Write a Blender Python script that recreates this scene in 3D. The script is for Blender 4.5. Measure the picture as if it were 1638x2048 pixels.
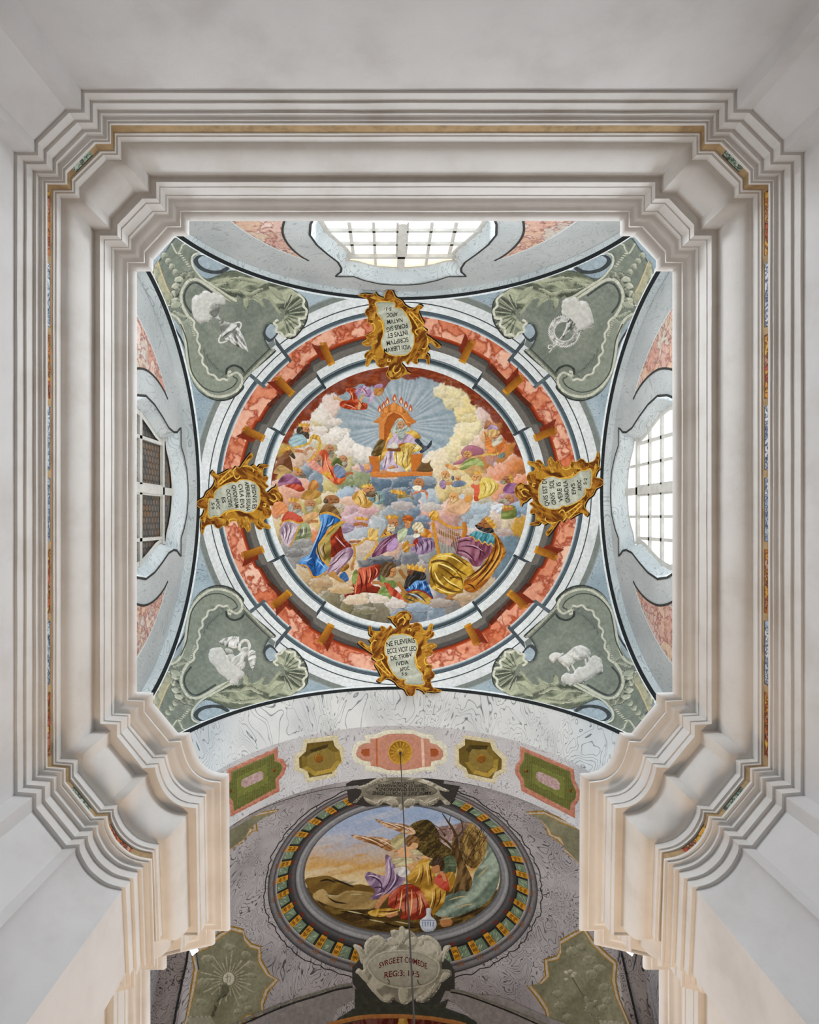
import bpy, math, random
import numpy as np
from mathutils import Vector, geometry

for o in list(bpy.data.objects): bpy.data.objects.remove(o)
scene = bpy.context.scene
COL = scene.collection
random.seed(4)

# ------------------------------------------------------------------ camera, world, light, exposure
F, X0, Y0 = 1150.0, 776.4, 1037.0           # focal length and zenith point, pixels of the 1638 x 2048 frame
cd = bpy.data.cameras.new('camera'); cam = bpy.data.objects.new('camera', cd); COL.objects.link(cam)
cd.sensor_fit = 'VERTICAL'; cd.sensor_height = 36.0; cd.sensor_width = 36.0
cd.lens = F*36/2048
cd.shift_x = (819-X0)/2048; cd.shift_y = (Y0-1024)/2048
cd.clip_start = .05; cd.clip_end = 200
cam.rotation_euler = (math.pi, 0, 0)         # looks straight up; +X right in the picture, +Y down
scene.camera = cam

w = bpy.data.worlds.new('daylight'); scene.world = w; w.use_nodes = True
bg = w.node_tree.nodes['Background']
bg.inputs[0].default_value = (.80, .89, 1.0, 1); bg.inputs[1].default_value = 0.09
vs = scene.view_settings
vs.view_transform = 'Standard'; vs.look = 'None'; vs.gamma = 1; vs.use_curve_mapping = False
vs.exposure = -0.5

def area(name, loc, tgt, size, power, col, sy=None):
    l = bpy.data.lights.new(name, 'AREA'); l.energy = power; l.color = col
    l.shape = 'RECTANGLE'; l.size = size; l.size_y = sy or size
    o = bpy.data.objects.new(name, l); COL.objects.link(o); o.location = loc
    o.rotation_euler = (Vector(tgt)-Vector(loc)).to_track_quat('-Z', 'Y').to_euler()
    return o
# daylight through the windows of the place, plus an added fill from the left
area('back_window_daylight', (0.3, -5.35, 12.0), (0.3, 2.5, 7.0), 2.4, 470, (.88, .94, 1.0), 1.8)
area('right_window_daylight', (5.25, -0.6, 12.0), (-3.5, -0.6, 7.6), 2.4, 370, (.86, .93, 1.0), 1.8)
area('left_fill_light', (-4.75, -0.6, 12.0), (4.0, -0.6, 7.6), 2.4, 230, (.86, .93, 1.0), 1.8)  # added fill for the right-hand mouldings; the dim left glass gives no such daylight
area('chancel_window_daylight', (0.3, 11.8, 10.2), (0.3, -4.5, 8.2), 2.6, 390, (.88, .94, 1.0), 1.6)
area('nave_daylight', (0.3, -12.0, 2.2), (0.3, 4, 8.0), 5.0, 420, (.74, .87, 1.0), 5.0)
area('chancel_lamplight', (0.3, 9.3, 0.4), (0.3, 6.0, 8.5), 2.0, 330, (1.0, .72, .48), 2.0).data.spread = math.radians(110)

# ------------------------------------------------------------------ geometry of the place (metres, camera at the origin)
Xc, Yc = .27, -.57            # axis of the crossing
Xd, Yd, Zd, S = .29, -.62, 9.65, 6.585   # sail vault: centre and radius
AX, AY = 4.945, 4.825           # planes of the four arches
WX, WY = 5.12, 5.00           # lunette wall planes
EC = np.array([.29, 8.8, 9.65]); ER = np.array([5.43, 5.0, 5.15])   # chancel vault
RX, RY = math.sqrt(S*S-AX*AX), math.sqrt(S*S-AY*AY)
FLOOR = -1.6

def g_dome(P): return ((P-np.array([Xd, Yd, Zd]))**2).sum(-1)-S*S
def g_chan(P): return (((P-EC)/ER)**2).sum(-1)-1
AR = [(Yd+AY, RY, Zd), (5.05, 4.0, 10.02), (6.30, 3.88, 10.12)]     # splayed arch then coffered arch: y, radius, springing
def arch_rz(y):
    ys = [a[0] for a in AR]
    return np.interp(y, ys, [a[1] for a in AR]), np.interp(y, ys, [a[2] for a in AR])
def g_arch(P):
    r, z = arch_rz(P[..., 1]); return (P[..., 0]-Xd)**2+(P[..., 2]-z)**2-r*r
SURF = {'dome': g_dome, 'chan': g_chan, 'arch': g_arch}

def hit(q, surf):
    """picture points -> points on the vault they lie on, and the normal into the room"""
    q = np.asarray(q, float); d = np.stack([(q[:, 0]-X0)/F, (q[:, 1]-Y0)/F, np.ones(len(q))], 1)
    g = SURF[surf]; lo = np.full(len(q), 10.4); hi = np.full(len(q), 17.5)
    for _ in range(40):
        m = (lo+hi)/2; ins = g(d*m[:, None]) < 0
        lo = np.where(ins, m, lo); hi = np.where(ins, hi, m)
    return d*lo[:, None]
def normal(P, surf):
    g = SURF[surf]; h = 1e-3; n = np.zeros_like(P)
    for k in range(3):
        e = np.zeros(3); e[k] = h; n[:, k] = g(P-e)-g(P+e)
    return n/np.linalg.norm(n, axis=1)[:, None]
def proj(P): return np.stack([X0+F*P[:, 0]/P[:, 2], Y0+F*P[:, 1]/P[:, 2]], 1)
def dome_at(xy):
    xy = np.asarray(xy, float); r2 = (xy**2).sum(1)
    return np.stack([xy[:, 0]+Xd, xy[:, 1]+Yd, Zd+np.sqrt(np.maximum(S*S-r2, 0))], 1)

# ------------------------------------------------------------------ colour and noise
def lin(h):
    if not isinstance(h, str): return np.array(h, float)
    v = np.array([int(h[i:i+2], 16) for i in (1, 3, 5)])/255.0
    return np.where(v <= .04045, v/12.92, ((v+.055)/1.055)**2.4)
_rng = np.random.RandomState(7); _T = _rng.rand(256, 256)
def vnoise(x, y):
    xi = np.floor(x).astype(int); yi = np.floor(y).astype(int); fx = x-xi; fy = y-yi
    fx = fx*fx*(3-2*fx); fy = fy*fy*(3-2*fy)
    a = _T[xi & 255, yi & 255]; b = _T[(xi+1) & 255, yi & 255]; c = _T[xi & 255, (yi+1) & 255]; e = _T[(xi+1) & 255, (yi+1) & 255]
    return (a*(1-fx)+b*fx)*(1-fy)+(c*(1-fx)+e*fx)*fy
def fbm(x, y, n=4):
    s = 0; a = .5
    for i in range(n): s = s+a*(vnoise(x*2**i+17*i, y*2**i-9*i)-.5); a *= .55
    return s*2

# ------------------------------------------------------------------ materials
MATS = {}
def newmat(name):
    m = bpy.data.materials.new(name); m.use_nodes = True; MATS[name] = m
    return m, m.node_tree.nodes, m.node_tree.links, m.node_tree.nodes['Principled BSDF']
def nd(N, t, **k):
    n = N.new(t)
    for a, v in k.items(): setattr(n, a, v)
    return n
def ramp(N, pts):
    r = N.new('ShaderNodeValToRGB'); e = r.color_ramp.elements
    while len(e) > 1: e.remove(e[-1])
    e[0].position = pts[0][0]; e[0].color = tuple(pts[0][1])+(1,)
    for p, c in pts[1:]:
        x = e.new(p); x.color = tuple(c)+(1,)
    return r
def mat_plaster(name, col, var=.06, bump=.25, scale=1.4):
    m, N, L, B = newmat(name); c = lin(col)
    tc = N.new('ShaderNodeTexCoord')
    n1 = nd(N, 'ShaderNodeTexNoise'); n1.inputs['Scale'].default_value = scale; n1.inputs['Detail'].default_value = 6; n1.inputs['Roughness'].default_value = .6
    n2 = nd(N, 'ShaderNodeTexNoise'); n2.inputs['Scale'].default_value = 9; n2.inputs['Detail'].default_value = 4
    L.new(tc.outputs['Object'], n1.inputs['Vector']); L.new(tc.outputs['Object'], n2.inputs['Vector'])
    r = ramp(N, [(.3, np.clip(c*(1-var*2)*np.array([1, .98, .955]), 0, 1)), (.5, c), (.7, np.clip(c*(1+var), 0, 1))])
    L.new(n1.outputs['Fac'], r.inputs[0]); L.new(r.outputs[0], B.inputs['Base Color'])
    b = N.new('ShaderNodeBump'); b.inputs['Strength'].default_value = bump; b.inputs['Distance'].default_value = .01
    L.new(n2.outputs['Fac'], b.inputs['Height']); L.new(b.outputs[0], B.inputs['Normal'])
    B.inputs['Roughness'].default_value = .82; B.inputs['Specular IOR Level'].default_value = .2
    return m
def mat_vein(name, col, line, scale=.9, count=9, width=.10, patch=None, stretch=(1, 1, 1), strength=1.0):
    """painted marble: thin wandering veins that follow the level lines of a noise field"""
    m, N, L, B = newmat(name); c = lin(col); l = lin(line); p = lin(patch) if patch else c*.9
    tc = N.new('ShaderNodeTexCoord'); mp = N.new('ShaderNodeMapping'); mp.inputs['Scale'].default_value = stretch
    L.new(tc.outputs['Object'], mp.inputs['Vector'])
    n = nd(N, 'ShaderNodeTexNoise'); n.inputs['Scale'].default_value = scale; n.inputs['Detail'].default_value = 3.2
    n.inputs['Roughness'].default_value = .55; n.inputs['Distortion'].default_value = .8
    L.new(mp.outputs[0], n.inputs['Vector'])
    mu = nd(N, 'ShaderNodeMath', operation='MULTIPLY'); mu.inputs[1].default_value = count
    L.new(n.outputs['Fac'], mu.inputs[0])
    fr = nd(N, 'ShaderNodeMath', operation='FRACT'); L.new(mu.outputs[0], fr.inputs[0])
    n3 = nd(N, 'ShaderNodeTexNoise'); n3.inputs['Scale'].default_value = scale*1.7; n3.inputs['Detail'].default_value = 3
    L.new(mp.outputs[0], n3.inputs['Vector'])
    r = ramp(N, [(0, (1, 1, 1)), (width*.5, (.75, .75, .75)), (width, (0, 0, 0)), (1-width*.3, (0, 0, 0)), (1, (1, 1, 1))])
    L.new(fr.outputs[0], r.inputs[0])
    r3 = ramp(N, [(.30, (0, 0, 0)), (.52, (strength,)*3)]); L.new(n3.outputs['Fac'], r3.inputs[0])
    ml = nd(N, 'ShaderNodeMath', operation='MULTIPLY'); L.new(r.outputs[0], ml.inputs[0]); L.new(r3.outputs[0], ml.inputs[1])
    n2 = nd(N, 'ShaderNodeTexNoise'); n2.inputs['Scale'].default_value = scale*.8; n2.inputs['Detail'].default_value = 4
    L.new(tc.outputs['Object'], n2.inputs['Vector'])
    rb = ramp(N, [(.36, p), (.62, c)]); L.new(n2.outputs['Fac'], rb.inputs[0])
    mx = nd(N, 'ShaderNodeMix', data_type='RGBA'); L.new(ml.outputs[0], mx.inputs[0])
    L.new(rb.outputs[0], mx.inputs[6]); mx.inputs[7].default_value = tuple(l)+(1,)
    L.new(mx.outputs[2], B.inputs['Base Color']); B.inputs['Roughness'].default_value = .75; B.inputs['Specular IOR Level'].default_value = .25
    return m
def mat_breccia(name, cells, vein, scale=3.0, edge=.06):
    """painted breccia marble: pale pebbles in darker veins"""
    m, N, L, B = newmat(name)
    tc = N.new('ShaderNodeTexCoord'); n = nd(N, 'ShaderNodeTexNoise'); n.inputs['Scale'].default_value = scale*.7; n.inputs['Detail'].default_value = 4
    L.new(tc.outputs['Object'], n.inputs['Vector'])
    mx0 = nd(N, 'ShaderNodeMix', data_type='RGBA'); mx0.inputs[0].default_value = .5
    L.new(tc.outputs['Object'], mx0.inputs[6]); L.new(n.outputs['Color'], mx0.inputs[7])
    v = nd(N, 'ShaderNodeTexVoronoi', feature='DISTANCE_TO_EDGE'); v.inputs['Scale'].default_value = scale
    v2 = nd(N, 'ShaderNodeTexVoronoi'); v2.inputs['Scale'].default_value = scale
    L.new(mx0.outputs[2], v.inputs['Vector']); L.new(mx0.outputs[2], v2.inputs['Vector'])
    k = len(cells); rc = ramp(N, [(i/max(1, k-1), lin(c)) for i, c in enumerate(cells)])
    sp = N.new('ShaderNodeSeparateColor'); L.new(v2.outputs['Color'], sp.inputs[0]); L.new(sp.outputs[0], rc.inputs[0])
    re = ramp(N, [(0, (1, 1, 1)), (edge, (.55, .55, .55)), (edge*3, (0, 0, 0))]); L.new(v.outputs['Distance'], re.inputs[0])
    mx = nd(N, 'ShaderNodeMix', data_type='RGBA'); L.new(re.outputs[0], mx.inputs[0]); L.new(rc.outputs[0], mx.inputs[6]); mx.inputs[7].default_value = tuple(lin(vein))+(1,)
    n4 = nd(N, 'ShaderNodeTexNoise'); n4.inputs['Scale'].default_value = scale*2.3; n4.inputs['Detail'].default_value = 5; L.new(tc.outputs['Object'], n4.inputs['Vector'])
    m4 = nd(N, 'ShaderNodeMix', data_type='RGBA', blend_type='OVERLAY'); m4.inputs[0].default_value = .55
    L.new(mx.outputs[2], m4.inputs[6]); L.new(n4.outputs['Fac'], m4.inputs[7])
    L.new(m4.outputs[2], B.inputs['Base Color']); B.inputs['Roughness'].default_value = .7; B.inputs['Specular IOR Level'].default_value = .25
    return m
def mat_plain(name, col, rough=.6, metal=0, emit=None, es=1):
    m, N, L, B = newmat(name); B.inputs['Base Color'].default_value = tuple(lin(col))+(1,)
    B.inputs['Roughness'].default_value = rough; B.inputs['Metallic'].default_value = metal
    if emit: B.inputs['Emission Color'].default_value = tuple(lin(emit))+(1,); B.inputs['Emission Strength'].default_value = es
    else:
        tc = N.new('ShaderNodeTexCoord'); n = nd(N, 'ShaderNodeTexNoise'); n.inputs['Scale'].default_value = 6; L.new(tc.outputs['Object'], n.inputs['Vector'])
        c = lin(col); r = ramp(N, [(.3, c*.88), (.7, np.clip(c*1.06, 0, 1))]); L.new(n.outputs['Fac'], r.inputs[0]); L.new(r.outputs[0], B.inputs['Base Color'])
    return m
def mat_paint(name):
    """lime paint: pigment laid on per stroke (attribute), broken up by a brushy grain"""
    m, N, L, B = newmat(name)
    a = N.new('ShaderNodeAttribute'); a.attribute_name = 'pigment'
    tc = N.new('ShaderNodeTexCoord'); n = nd(N, 'ShaderNodeTexNoise'); n.inputs['Scale'].default_value = 14; n.inputs['Detail'].default_value = 5
    L.new(tc.outputs['Object'], n.inputs['Vector'])
    r = ramp(N, [(.3, (.84, .84, .84)), (.7, (1.1, 1.1, 1.1))]); L.new(n.outputs['Fac'], r.inputs[0])
    mx = nd(N, 'ShaderNodeMix', data_type='RGBA', blend_type='MULTIPLY'); mx.inputs[0].default_value = 1
    L.new(a.outputs['Color'], mx.inputs[6]); L.new(r.outputs[0], mx.inputs[7]); L.new(mx.outputs[2], B.inputs['Base Color'])
    B.inputs['Roughness'].default_value = .85; B.inputs['Specular IOR Level'].default_value = .15
    return m

PLASTER = mat_plaster('white_plaster', '#e3e0dc', .05, .3)
WALLP = mat_plaster('wall_plaster', '#e0dedd', .06, .3, .9)
OCHRE = mat_plaster('ochre_frieze', '#b59a74', .16, .4, 5)
VEIN = mat_vein('blue_grey_marble', '#adbec6', '#62747f', 1.6, 24, .20, '#93a6b0', strength=.9)
SOFF = mat_vein('pale_vein_marble', '#d9e1e3', '#8b969c', 1.2, 22, .17, '#c6d0d3', (1, .6, 1), .75)
SPLAY = mat_vein('arch_marble', '#dadfe0', '#5f6a71', 1.15, 25, .14, '#c6cccf', (1, .45, .8), .95)
COFF = mat_vein('coffer_ground_marble', '#c3c5c9', '#686b73', 1.4, 22, .18, '#b7b8bb', strength=.8)
GREYM = mat_vein('lunette_grey_marble', '#bcc0bf', '#868e90', 1.2, 18, .16, '#aeb3b3', strength=.65)
CHAN = mat_vein('chancel_vein_marble', '#a9a6a8', '#2c292b', 1.15, 24, .20, '#918d90', strength=1)
REDL = mat_breccia('lunette_red_marble', ['#dcc6ba', '#cba394', '#d3b59a', '#c6bfb4', '#c8917f'], '#98625c', 5.0, .035)
REDR = mat_breccia('ring_red_marble', ['#efc6ae', '#d98663', '#e8b398', '#c96c45', '#e09c7a'], '#a23f1c', 3.8, .05)
FRIEZE_M = {k: mat_breccia('frieze_marble_'+k, c, v, 9, .07) for k, c, v in (
    ('green', ['#b9cbb8', '#93ab98', '#c8d2c0'], '#26332c'), ('blue', ['#9fb4cc', '#dfe4e6', '#8b9bb5'], '#24365a'),
    ('red', ['#c8663c', '#e0b04a', '#b8463a', '#cf9c80'], '#4a2418'))}
PAINT = mat_paint('fresco_paint')
WFRAME = mat_plain('window_grey_paint', '#cfcfc8', .6)
LEAD = mat_plain('lead', '#3f3f3e', .6)
BLACK = mat_plain('dark_line_paint', '#2b2c2a', .8)
STONEF = mat_plaster('floor_stone', '#5f5141', .12, .3, 2)

# ------------------------------------------------------------------ object helpers
def tag(o, label=None, cat=None, group=None, kind=None):
    for k, v in (('label', label), ('category', cat), ('group', group), ('kind', kind)):
        if v: o[k] = v
    return o
def empty(name, loc=(0, 0, 0), parent=None):
    o = bpy.data.objects.new(name, None); COL.objects.link(o); o.location = loc; o.empty_display_size = .2
    if parent: o.parent = parent
    return o
def mesh(name, V, Fc, mat, parent=None, smooth=False, sharp=None, origin=True):
    me = bpy.data.meshes.new(name); V = np.asarray(V, float)
    off = np.array(list(parent.get('_w', (0.0, 0.0, 0.0))), float) if parent is not None else np.zeros(3)
    me.from_pydata((V-off).tolist(), [], [list(map(int, f)) for f in Fc]); me.validate()
    if mat: me.materials.append(mat)
    if smooth:
        me.polygons.foreach_set('use_smooth', [True]*len(me.polygons))
        if sharp: me.set_sharp_from_angle(angle=math.radians(sharp))
    o = bpy.data.objects.new(name, me); COL.objects.link(o)
    if parent is not None: o.parent = parent
    o['_w'] = tuple(float(q_) for q_ in off)
    return o
def setloc(o, loc):
    o.location = loc; bpy.context.view_layer.update(); return o
def thing(name, loc, label, cat, group=None):
    o = empty(name, loc); bpy.context.view_layer.update(); o['_w'] = tuple(float(q_) for q_ in loc)
    return tag(o, label, cat, group)
def box_vf(a, b):
    x0, y0, z0 = a; x1, y1, z1 = b
    V = [(x0, y0, z0), (x1, y0, z0), (x1, y1, z0), (x0, y1, z0), (x0, y0, z1), (x1, y0, z1), (x1, y1, z1), (x0, y1, z1)]
    return V, [(0, 3, 2, 1), (4, 5, 6, 7), (0, 1, 5, 4), (1, 2, 6, 5), (2, 3, 7, 6), (3, 0, 4, 7)]

# ------------------------------------------------------------------ 2D polygon tools
FR = {'A': (520, 740, 5.85), 'B': (780, 740, 5.85), 'C': (520, 980, 5.85), 'D': (780, 980, 5.85),
      'E': (280, 440, 4.095), 'f': (920, 440, 3.7227), 'G': (260, 1120, 3.9), 'H': (920, 1120, 3.7227),
      'T': (680, 560, 6.825), 'b': (680, 1200, 6.825), 'O': (560, 1540, 3.15), 'K': (640, 1840, 5.119),
      'U': (700, 1420, 7.445), 'P': (370, 1400, 3.809), 'p': (780, 1400, 3.809), 'Q': (260, 1780, 3.033), 'q': (800, 1780, 2.978),
      'N': (640, 1900, 4.3105), 'X': (0, 0, 1)}
def pts(s, fr=None):
    """'A 10,20 30,40' -> picture points; the letter names the detail view the outline was measured in"""
    if not isinstance(s, str): return np.asarray(s, float)
    out = []; f = FR[fr or 'X']
    for t in s.split():
        if t in FR: f = FR[t]; continue
        x, y = t.split(','); out.append((f[0]+float(x)/f[2], f[1]+float(y)/f[2]))
    return np.array(out)
def dens(P, step, closed=True):
    out = []; n = len(P)
    for i in range(n if closed else n-1):
        a = P[i]; b = P[(i+1) % n]; k = max(1, int(math.ceil(np.hypot(*(b-a))/step)))
        for j in range(k): out.append(a+(b-a)*j/k)
    if not closed: out.append(P[-1])
    return np.array(out)
def smooth(P, closed=True, k=4):
    n = len(P); out = []
    for i in range(n if closed else n-1):
        if closed: p0, p1, p2, p3 = P[i-1], P[i], P[(i+1) % n], P[(i+2) % n]
        else: p0, p1, p2, p3 = P[max(i-1, 0)], P[i], P[i+1], P[min(i+2, n-1)]
        for j in range(k):
            t = j/k; out.append(.5*((2*p1)+(-p0+p2)*t+(2*p0-5*p1+4*p2-p3)*t*t+(-p0+3*p1-3*p2+p3)*t**3))
    if not closed: out.append(P[-1])
    return np.array(out)
def pip(Q, P):
    x, y = Q[:, 0], Q[:, 1]; ins = np.zeros(len(Q), bool); n = len(P)
    for i in range(n):
        x1, y1 = P[i]; x2, y2 = P[(i+1) % n]
        if y1 == y2: continue
        c = ((y1 > y) != (y2 > y)) & (x < (x2-x1)*(y-y1)/(y2-y1)+x1); ins ^= c
    return ins
def edge_dist(Q, P):
    best = np.full(len(Q), 1e9); nx = np.zeros(len(Q)); ny = np.zeros(len(Q)); n = len(P)
    for i in range(n):
        a = P[i]; d = P[(i+1) % n]-a; L2 = d@d
        if L2 < 1e-12: continue
        t = np.clip(((Q-a)@d)/L2, 0, 1); vx = Q[:, 0]-a[0]-t*d[0]; vy = Q[:, 1]-a[1]-t*d[1]
        ds = np.hypot(vx, vy); m = ds < best
        best = np.where(m, ds, best); nx = np.where(m, vx/np.maximum(ds, 1e-9), nx); ny = np.where(m, vy/np.maximum(ds, 1e-9), ny)
    return best, nx, ny
def fill(P, step, holes=()):
    """triangles of a polygon, with inner points every `step`"""
    loops = [dens(np.asarray(h, float), step) for h in [P]+list(holes)]
    V = []; E = []
    for l in loops:
        b = len(V); V += l.tolist(); E += [(b+i, b+(i+1) % len(l)) for i in range(len(l))]
    B = loops[0]; x0, y0 = B.min(0); x1, y1 = B.max(0)
    gx, gy = np.meshgrid(np.arange(x0+step*.5, x1, step), np.arange(y0+step*.5, y1, step*.866))
    gx = gx+(np.arange(gx.shape[0]) % 2)[:, None]*step*.5
    G = np.stack([gx.ravel(), gy.ravel()], 1)
    if len(G):
        m = pip(G, B)
        for h in loops[1:]: m &= ~pip(G, h)
        G = G[m]
        if len(G):
            d = np.min([edge_dist(G, l)[0] for l in loops], axis=0); V += G[d > step*.45].tolist()
    r = geometry.delaunay_2d_cdt([Vector(v) for v in V], E, [], 0, 1e-6)
    Q = np.array([tuple(v) for v in r[0]]); T = np.array([f for f in r[2] if len(f) == 3])
    cen = Q[T].mean(1); m = pip(cen, B)
    for h in loops[1:]: m &= ~pip(cen, h)
    T = T[m]; used = np.unique(T); re = -np.ones(len(Q), int); re[used] = np.arange(len(used))
    return Q[used], re[T]
def stroke(P, w, closed=False, w1=None):
    P = np.asarray(P, float); n = len(P); t = np.zeros_like(P)
    for i in range(n):
        a = P[i-1] if (i > 0 or closed) else P[i]; b = P[(i+1) % n] if (i < n-1 or closed) else P[i]
        d = b-a; t[i] = d/max(np.hypot(*d), 1e-9)
    nn = np.stack([-t[:, 1], t[:, 0]], 1)
    ww = np.full(n, w) if w1 is None else np.linspace(w, w1, n) if w1 >= 0 else w*(.12+.88*np.sin(np.pi*np.linspace(0, 1, n))**.8)
    l = P+nn*ww[:, None]/2; r = P-nn*ww[:, None]/2
    if closed: return l, r
    return np.vstack([l, r[::-1]])

# ------------------------------------------------------------------ painting on the vaults
GAIN = {'dome': .95, 'arch': .88, 'chan': .95}     # photographed tone -> pigment
EPS = .0004
_boxes = {'dome': [], 'chan': [], 'arch': []}
def layer_for(surf, q):
    x0, y0 = q.min(0); x1, y1 = q.max(0); L = 0
    for (a, b, c, d, l) in _boxes[surf]:
        if a < x1 and c > x0 and b < y1 and d > y0 and l > L: L = l
    _boxes[surf].append((x0, y0, x1, y1, L+1)); return L+1
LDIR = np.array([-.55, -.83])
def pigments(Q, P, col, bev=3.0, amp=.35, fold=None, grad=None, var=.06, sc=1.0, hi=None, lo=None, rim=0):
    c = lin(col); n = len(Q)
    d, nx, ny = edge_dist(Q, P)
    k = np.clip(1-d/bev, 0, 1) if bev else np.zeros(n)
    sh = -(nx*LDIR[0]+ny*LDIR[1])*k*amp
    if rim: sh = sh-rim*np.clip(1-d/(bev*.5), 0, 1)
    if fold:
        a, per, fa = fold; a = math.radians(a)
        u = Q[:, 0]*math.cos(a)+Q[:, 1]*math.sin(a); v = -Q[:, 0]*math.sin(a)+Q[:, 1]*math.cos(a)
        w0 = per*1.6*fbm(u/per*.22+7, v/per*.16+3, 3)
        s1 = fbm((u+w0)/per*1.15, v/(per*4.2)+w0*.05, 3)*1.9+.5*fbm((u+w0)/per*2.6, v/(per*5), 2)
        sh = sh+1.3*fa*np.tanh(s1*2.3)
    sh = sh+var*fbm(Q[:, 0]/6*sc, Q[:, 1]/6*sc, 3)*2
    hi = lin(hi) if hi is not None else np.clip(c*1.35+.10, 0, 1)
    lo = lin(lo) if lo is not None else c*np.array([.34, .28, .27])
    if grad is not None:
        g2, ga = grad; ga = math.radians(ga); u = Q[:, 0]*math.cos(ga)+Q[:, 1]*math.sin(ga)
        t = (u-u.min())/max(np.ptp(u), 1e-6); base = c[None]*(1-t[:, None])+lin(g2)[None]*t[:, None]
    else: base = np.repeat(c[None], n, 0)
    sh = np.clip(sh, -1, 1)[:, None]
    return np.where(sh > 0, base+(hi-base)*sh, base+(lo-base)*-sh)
def set_pig(o, C):
    me = o.data; at = me.color_attributes.new('pigment', 'FLOAT_COLOR', 'POINT')
    A = np.ones((len(me.vertices), 4)); A[:, :3] = np.clip(C, 0, 1)[:len(me.vertices)]
    at.data.foreach_set('color', A.ravel())
def paint(name, parent, surf, P, col, step=None, sm=False, clip=.07, holes=(), mat=None, relief=0, lay=None, fr=None, label=None, gain=None, **kw):
    P = pts(P, fr)
    if sm: P = smooth(P)
    ext = np.ptp(P, axis=0).max()
    if step is None: step = min(6.5, max(1.3, ext/14))
    holes = [pts(h, fr) for h in holes]
    Q, T = fill(P, step, holes)
    L = lay if lay is not None else layer_for(surf, Q)
    W = hit(Q, surf)
    if surf == 'dome':     # paint stops at the arch edges
        W = dome_at(np.stack([np.clip(W[:, 0]-Xd, -AX+clip, AX-clip), np.clip(W[:, 1]-Yd, -AY+clip, AY-clip)], 1))
    N = normal(W, surf); h = np.full(len(Q), L*EPS)
    if relief:
        d, _, _ = edge_dist(Q, P); h = h+relief*np.sqrt(np.clip(d/kw.get('bev', 4), 0, 1))
    W = W+N*h[:, None]
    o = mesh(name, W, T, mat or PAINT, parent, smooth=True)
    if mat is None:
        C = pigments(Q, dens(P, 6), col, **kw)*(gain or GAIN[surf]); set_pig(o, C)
    if label: o['label'] = label
    return o
def line(name, parent, surf, P, wdt, col, sm=True, w1=None, closed=False, fr=None, k=4, **kw):
    P = pts(P, fr)
    if sm: P = smooth(P, closed, k)
    P = dens(P, 4, closed)
    kw.setdefault('bev', wdt*.5); kw.setdefault('amp', .4); kw.setdefault('step', max(1.2, min(3, wdt*.6)))
    if closed:
        l, r = stroke(P, wdt, True)
        big, small = (l, r) if abs(np.ptp(l[:, 0])) > abs(np.ptp(r[:, 0])) else (r, l)
        return paint(name, parent, surf, big, col, holes=[small], **kw)
    return paint(name, parent, surf, stroke(P, wdt, False, w1), col, **kw)
def multi(name, parent, surf, polys, col, step=2.0, lay=None, **kw):
    """several separate little strokes of one painted detail, as one mesh"""
    VV = []; TT = []; CC = []; n = 0; QQ = []
    for P in polys:
        Q, T = fill(P, step); QQ.append(Q); TT.append(T+n); n += len(Q)
        CC.append(pigments(Q, P, col, **kw))
    Q = np.vstack(QQ); L = lay if lay is not None else layer_for(surf, Q)
    W = hit(Q, surf); W = W+normal(W, surf)*(L*EPS)
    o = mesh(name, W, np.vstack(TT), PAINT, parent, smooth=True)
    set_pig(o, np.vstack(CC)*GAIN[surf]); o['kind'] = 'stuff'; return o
def circ(cx, cy, r, n=20, ry=None, a0=0):
    t = np.linspace(0, 2*math.pi, n, endpoint=False)+a0
    return np.stack([cx+r*np.cos(t), cy+(ry or r)*np.sin(t)], 1)
def folds(name, parent, surf, dark, light, dc, lc, w_=2.6, fr=None):
    """fold lines of a robe: tapering dark strokes and light strokes"""
    for nm, L_, c in ((name+'_shadows', dark, dc), (name+'_lights', light, lc)):
        if L_: multi(nm, parent, surf, [stroke(dens(smooth(pts(q, fr), False), 2.5, False), w_, False, -1) for q in L_.split('|')], c, step=1.6, bev=w_*.5, amp=.2, var=.1)
def lettering(name, parent, surf, lines, col, lay=None):
    """lines: (text, centre point, height px, angle deg, width px, arc) in picture points"""
    VV = []; TT = []; n = 0
    for text, cpt, hgt, ang, wid, arc in lines:
        cu = bpy.data.curves.new('t', 'FONT'); cu.body = text; cu.align_x = 'CENTER'; cu.align_y = 'CENTER'; cu.size = 1; cu.resolution_u = 3
        cu.offset = .016
        ob = bpy.data.objects.new('t', cu); COL.objects.link(ob); bpy.context.view_layer.update()
        me = bpy.data.meshes.new_from_object(ob.evaluated_get(bpy.context.evaluated_depsgraph_get()))
        V = np.array([v.co[:2] for v in me.vertices]); T = []
        for p in me.polygons:
            v = list(p.vertices)
            for i in range(1, len(v)-1): T.append((v[0], v[i], v[i+1]))
        bpy.data.objects.remove(ob); bpy.data.curves.remove(cu); bpy.data.meshes.remove(me)
        V[:, 0] -= (V[:, 0].min()+V[:, 0].max())/2; V[:, 1] -= .0
        V[:, 0] *= wid/np.ptp(V[:, 0]); V[:, 1] *= hgt/.72
        y = -V[:, 1]+arc*((V[:, 0]/(wid/2))**2)
        a = math.radians(ang); X = V[:, 0]*math.cos(a)-y*math.sin(a)+cpt[0]; Y = V[:, 0]*math.sin(a)+y*math.cos(a)+cpt[1]
        VV.append(np.stack([X, Y], 1)); TT.append(np.array(T)+n); n += len(V)
    Q = np.vstack(VV); L = lay if lay is not None else layer_for(surf, Q)
    W = hit(Q, surf); W = W+normal(W, surf)*(L*EPS+.0012)
    o = mesh(name, W, np.vstack(TT), PAINT, parent); set_pig(o, np.repeat(lin(col)[None]*GAIN[surf], len(Q), 0)); o['kind'] = 'stuff'; return o

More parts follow.
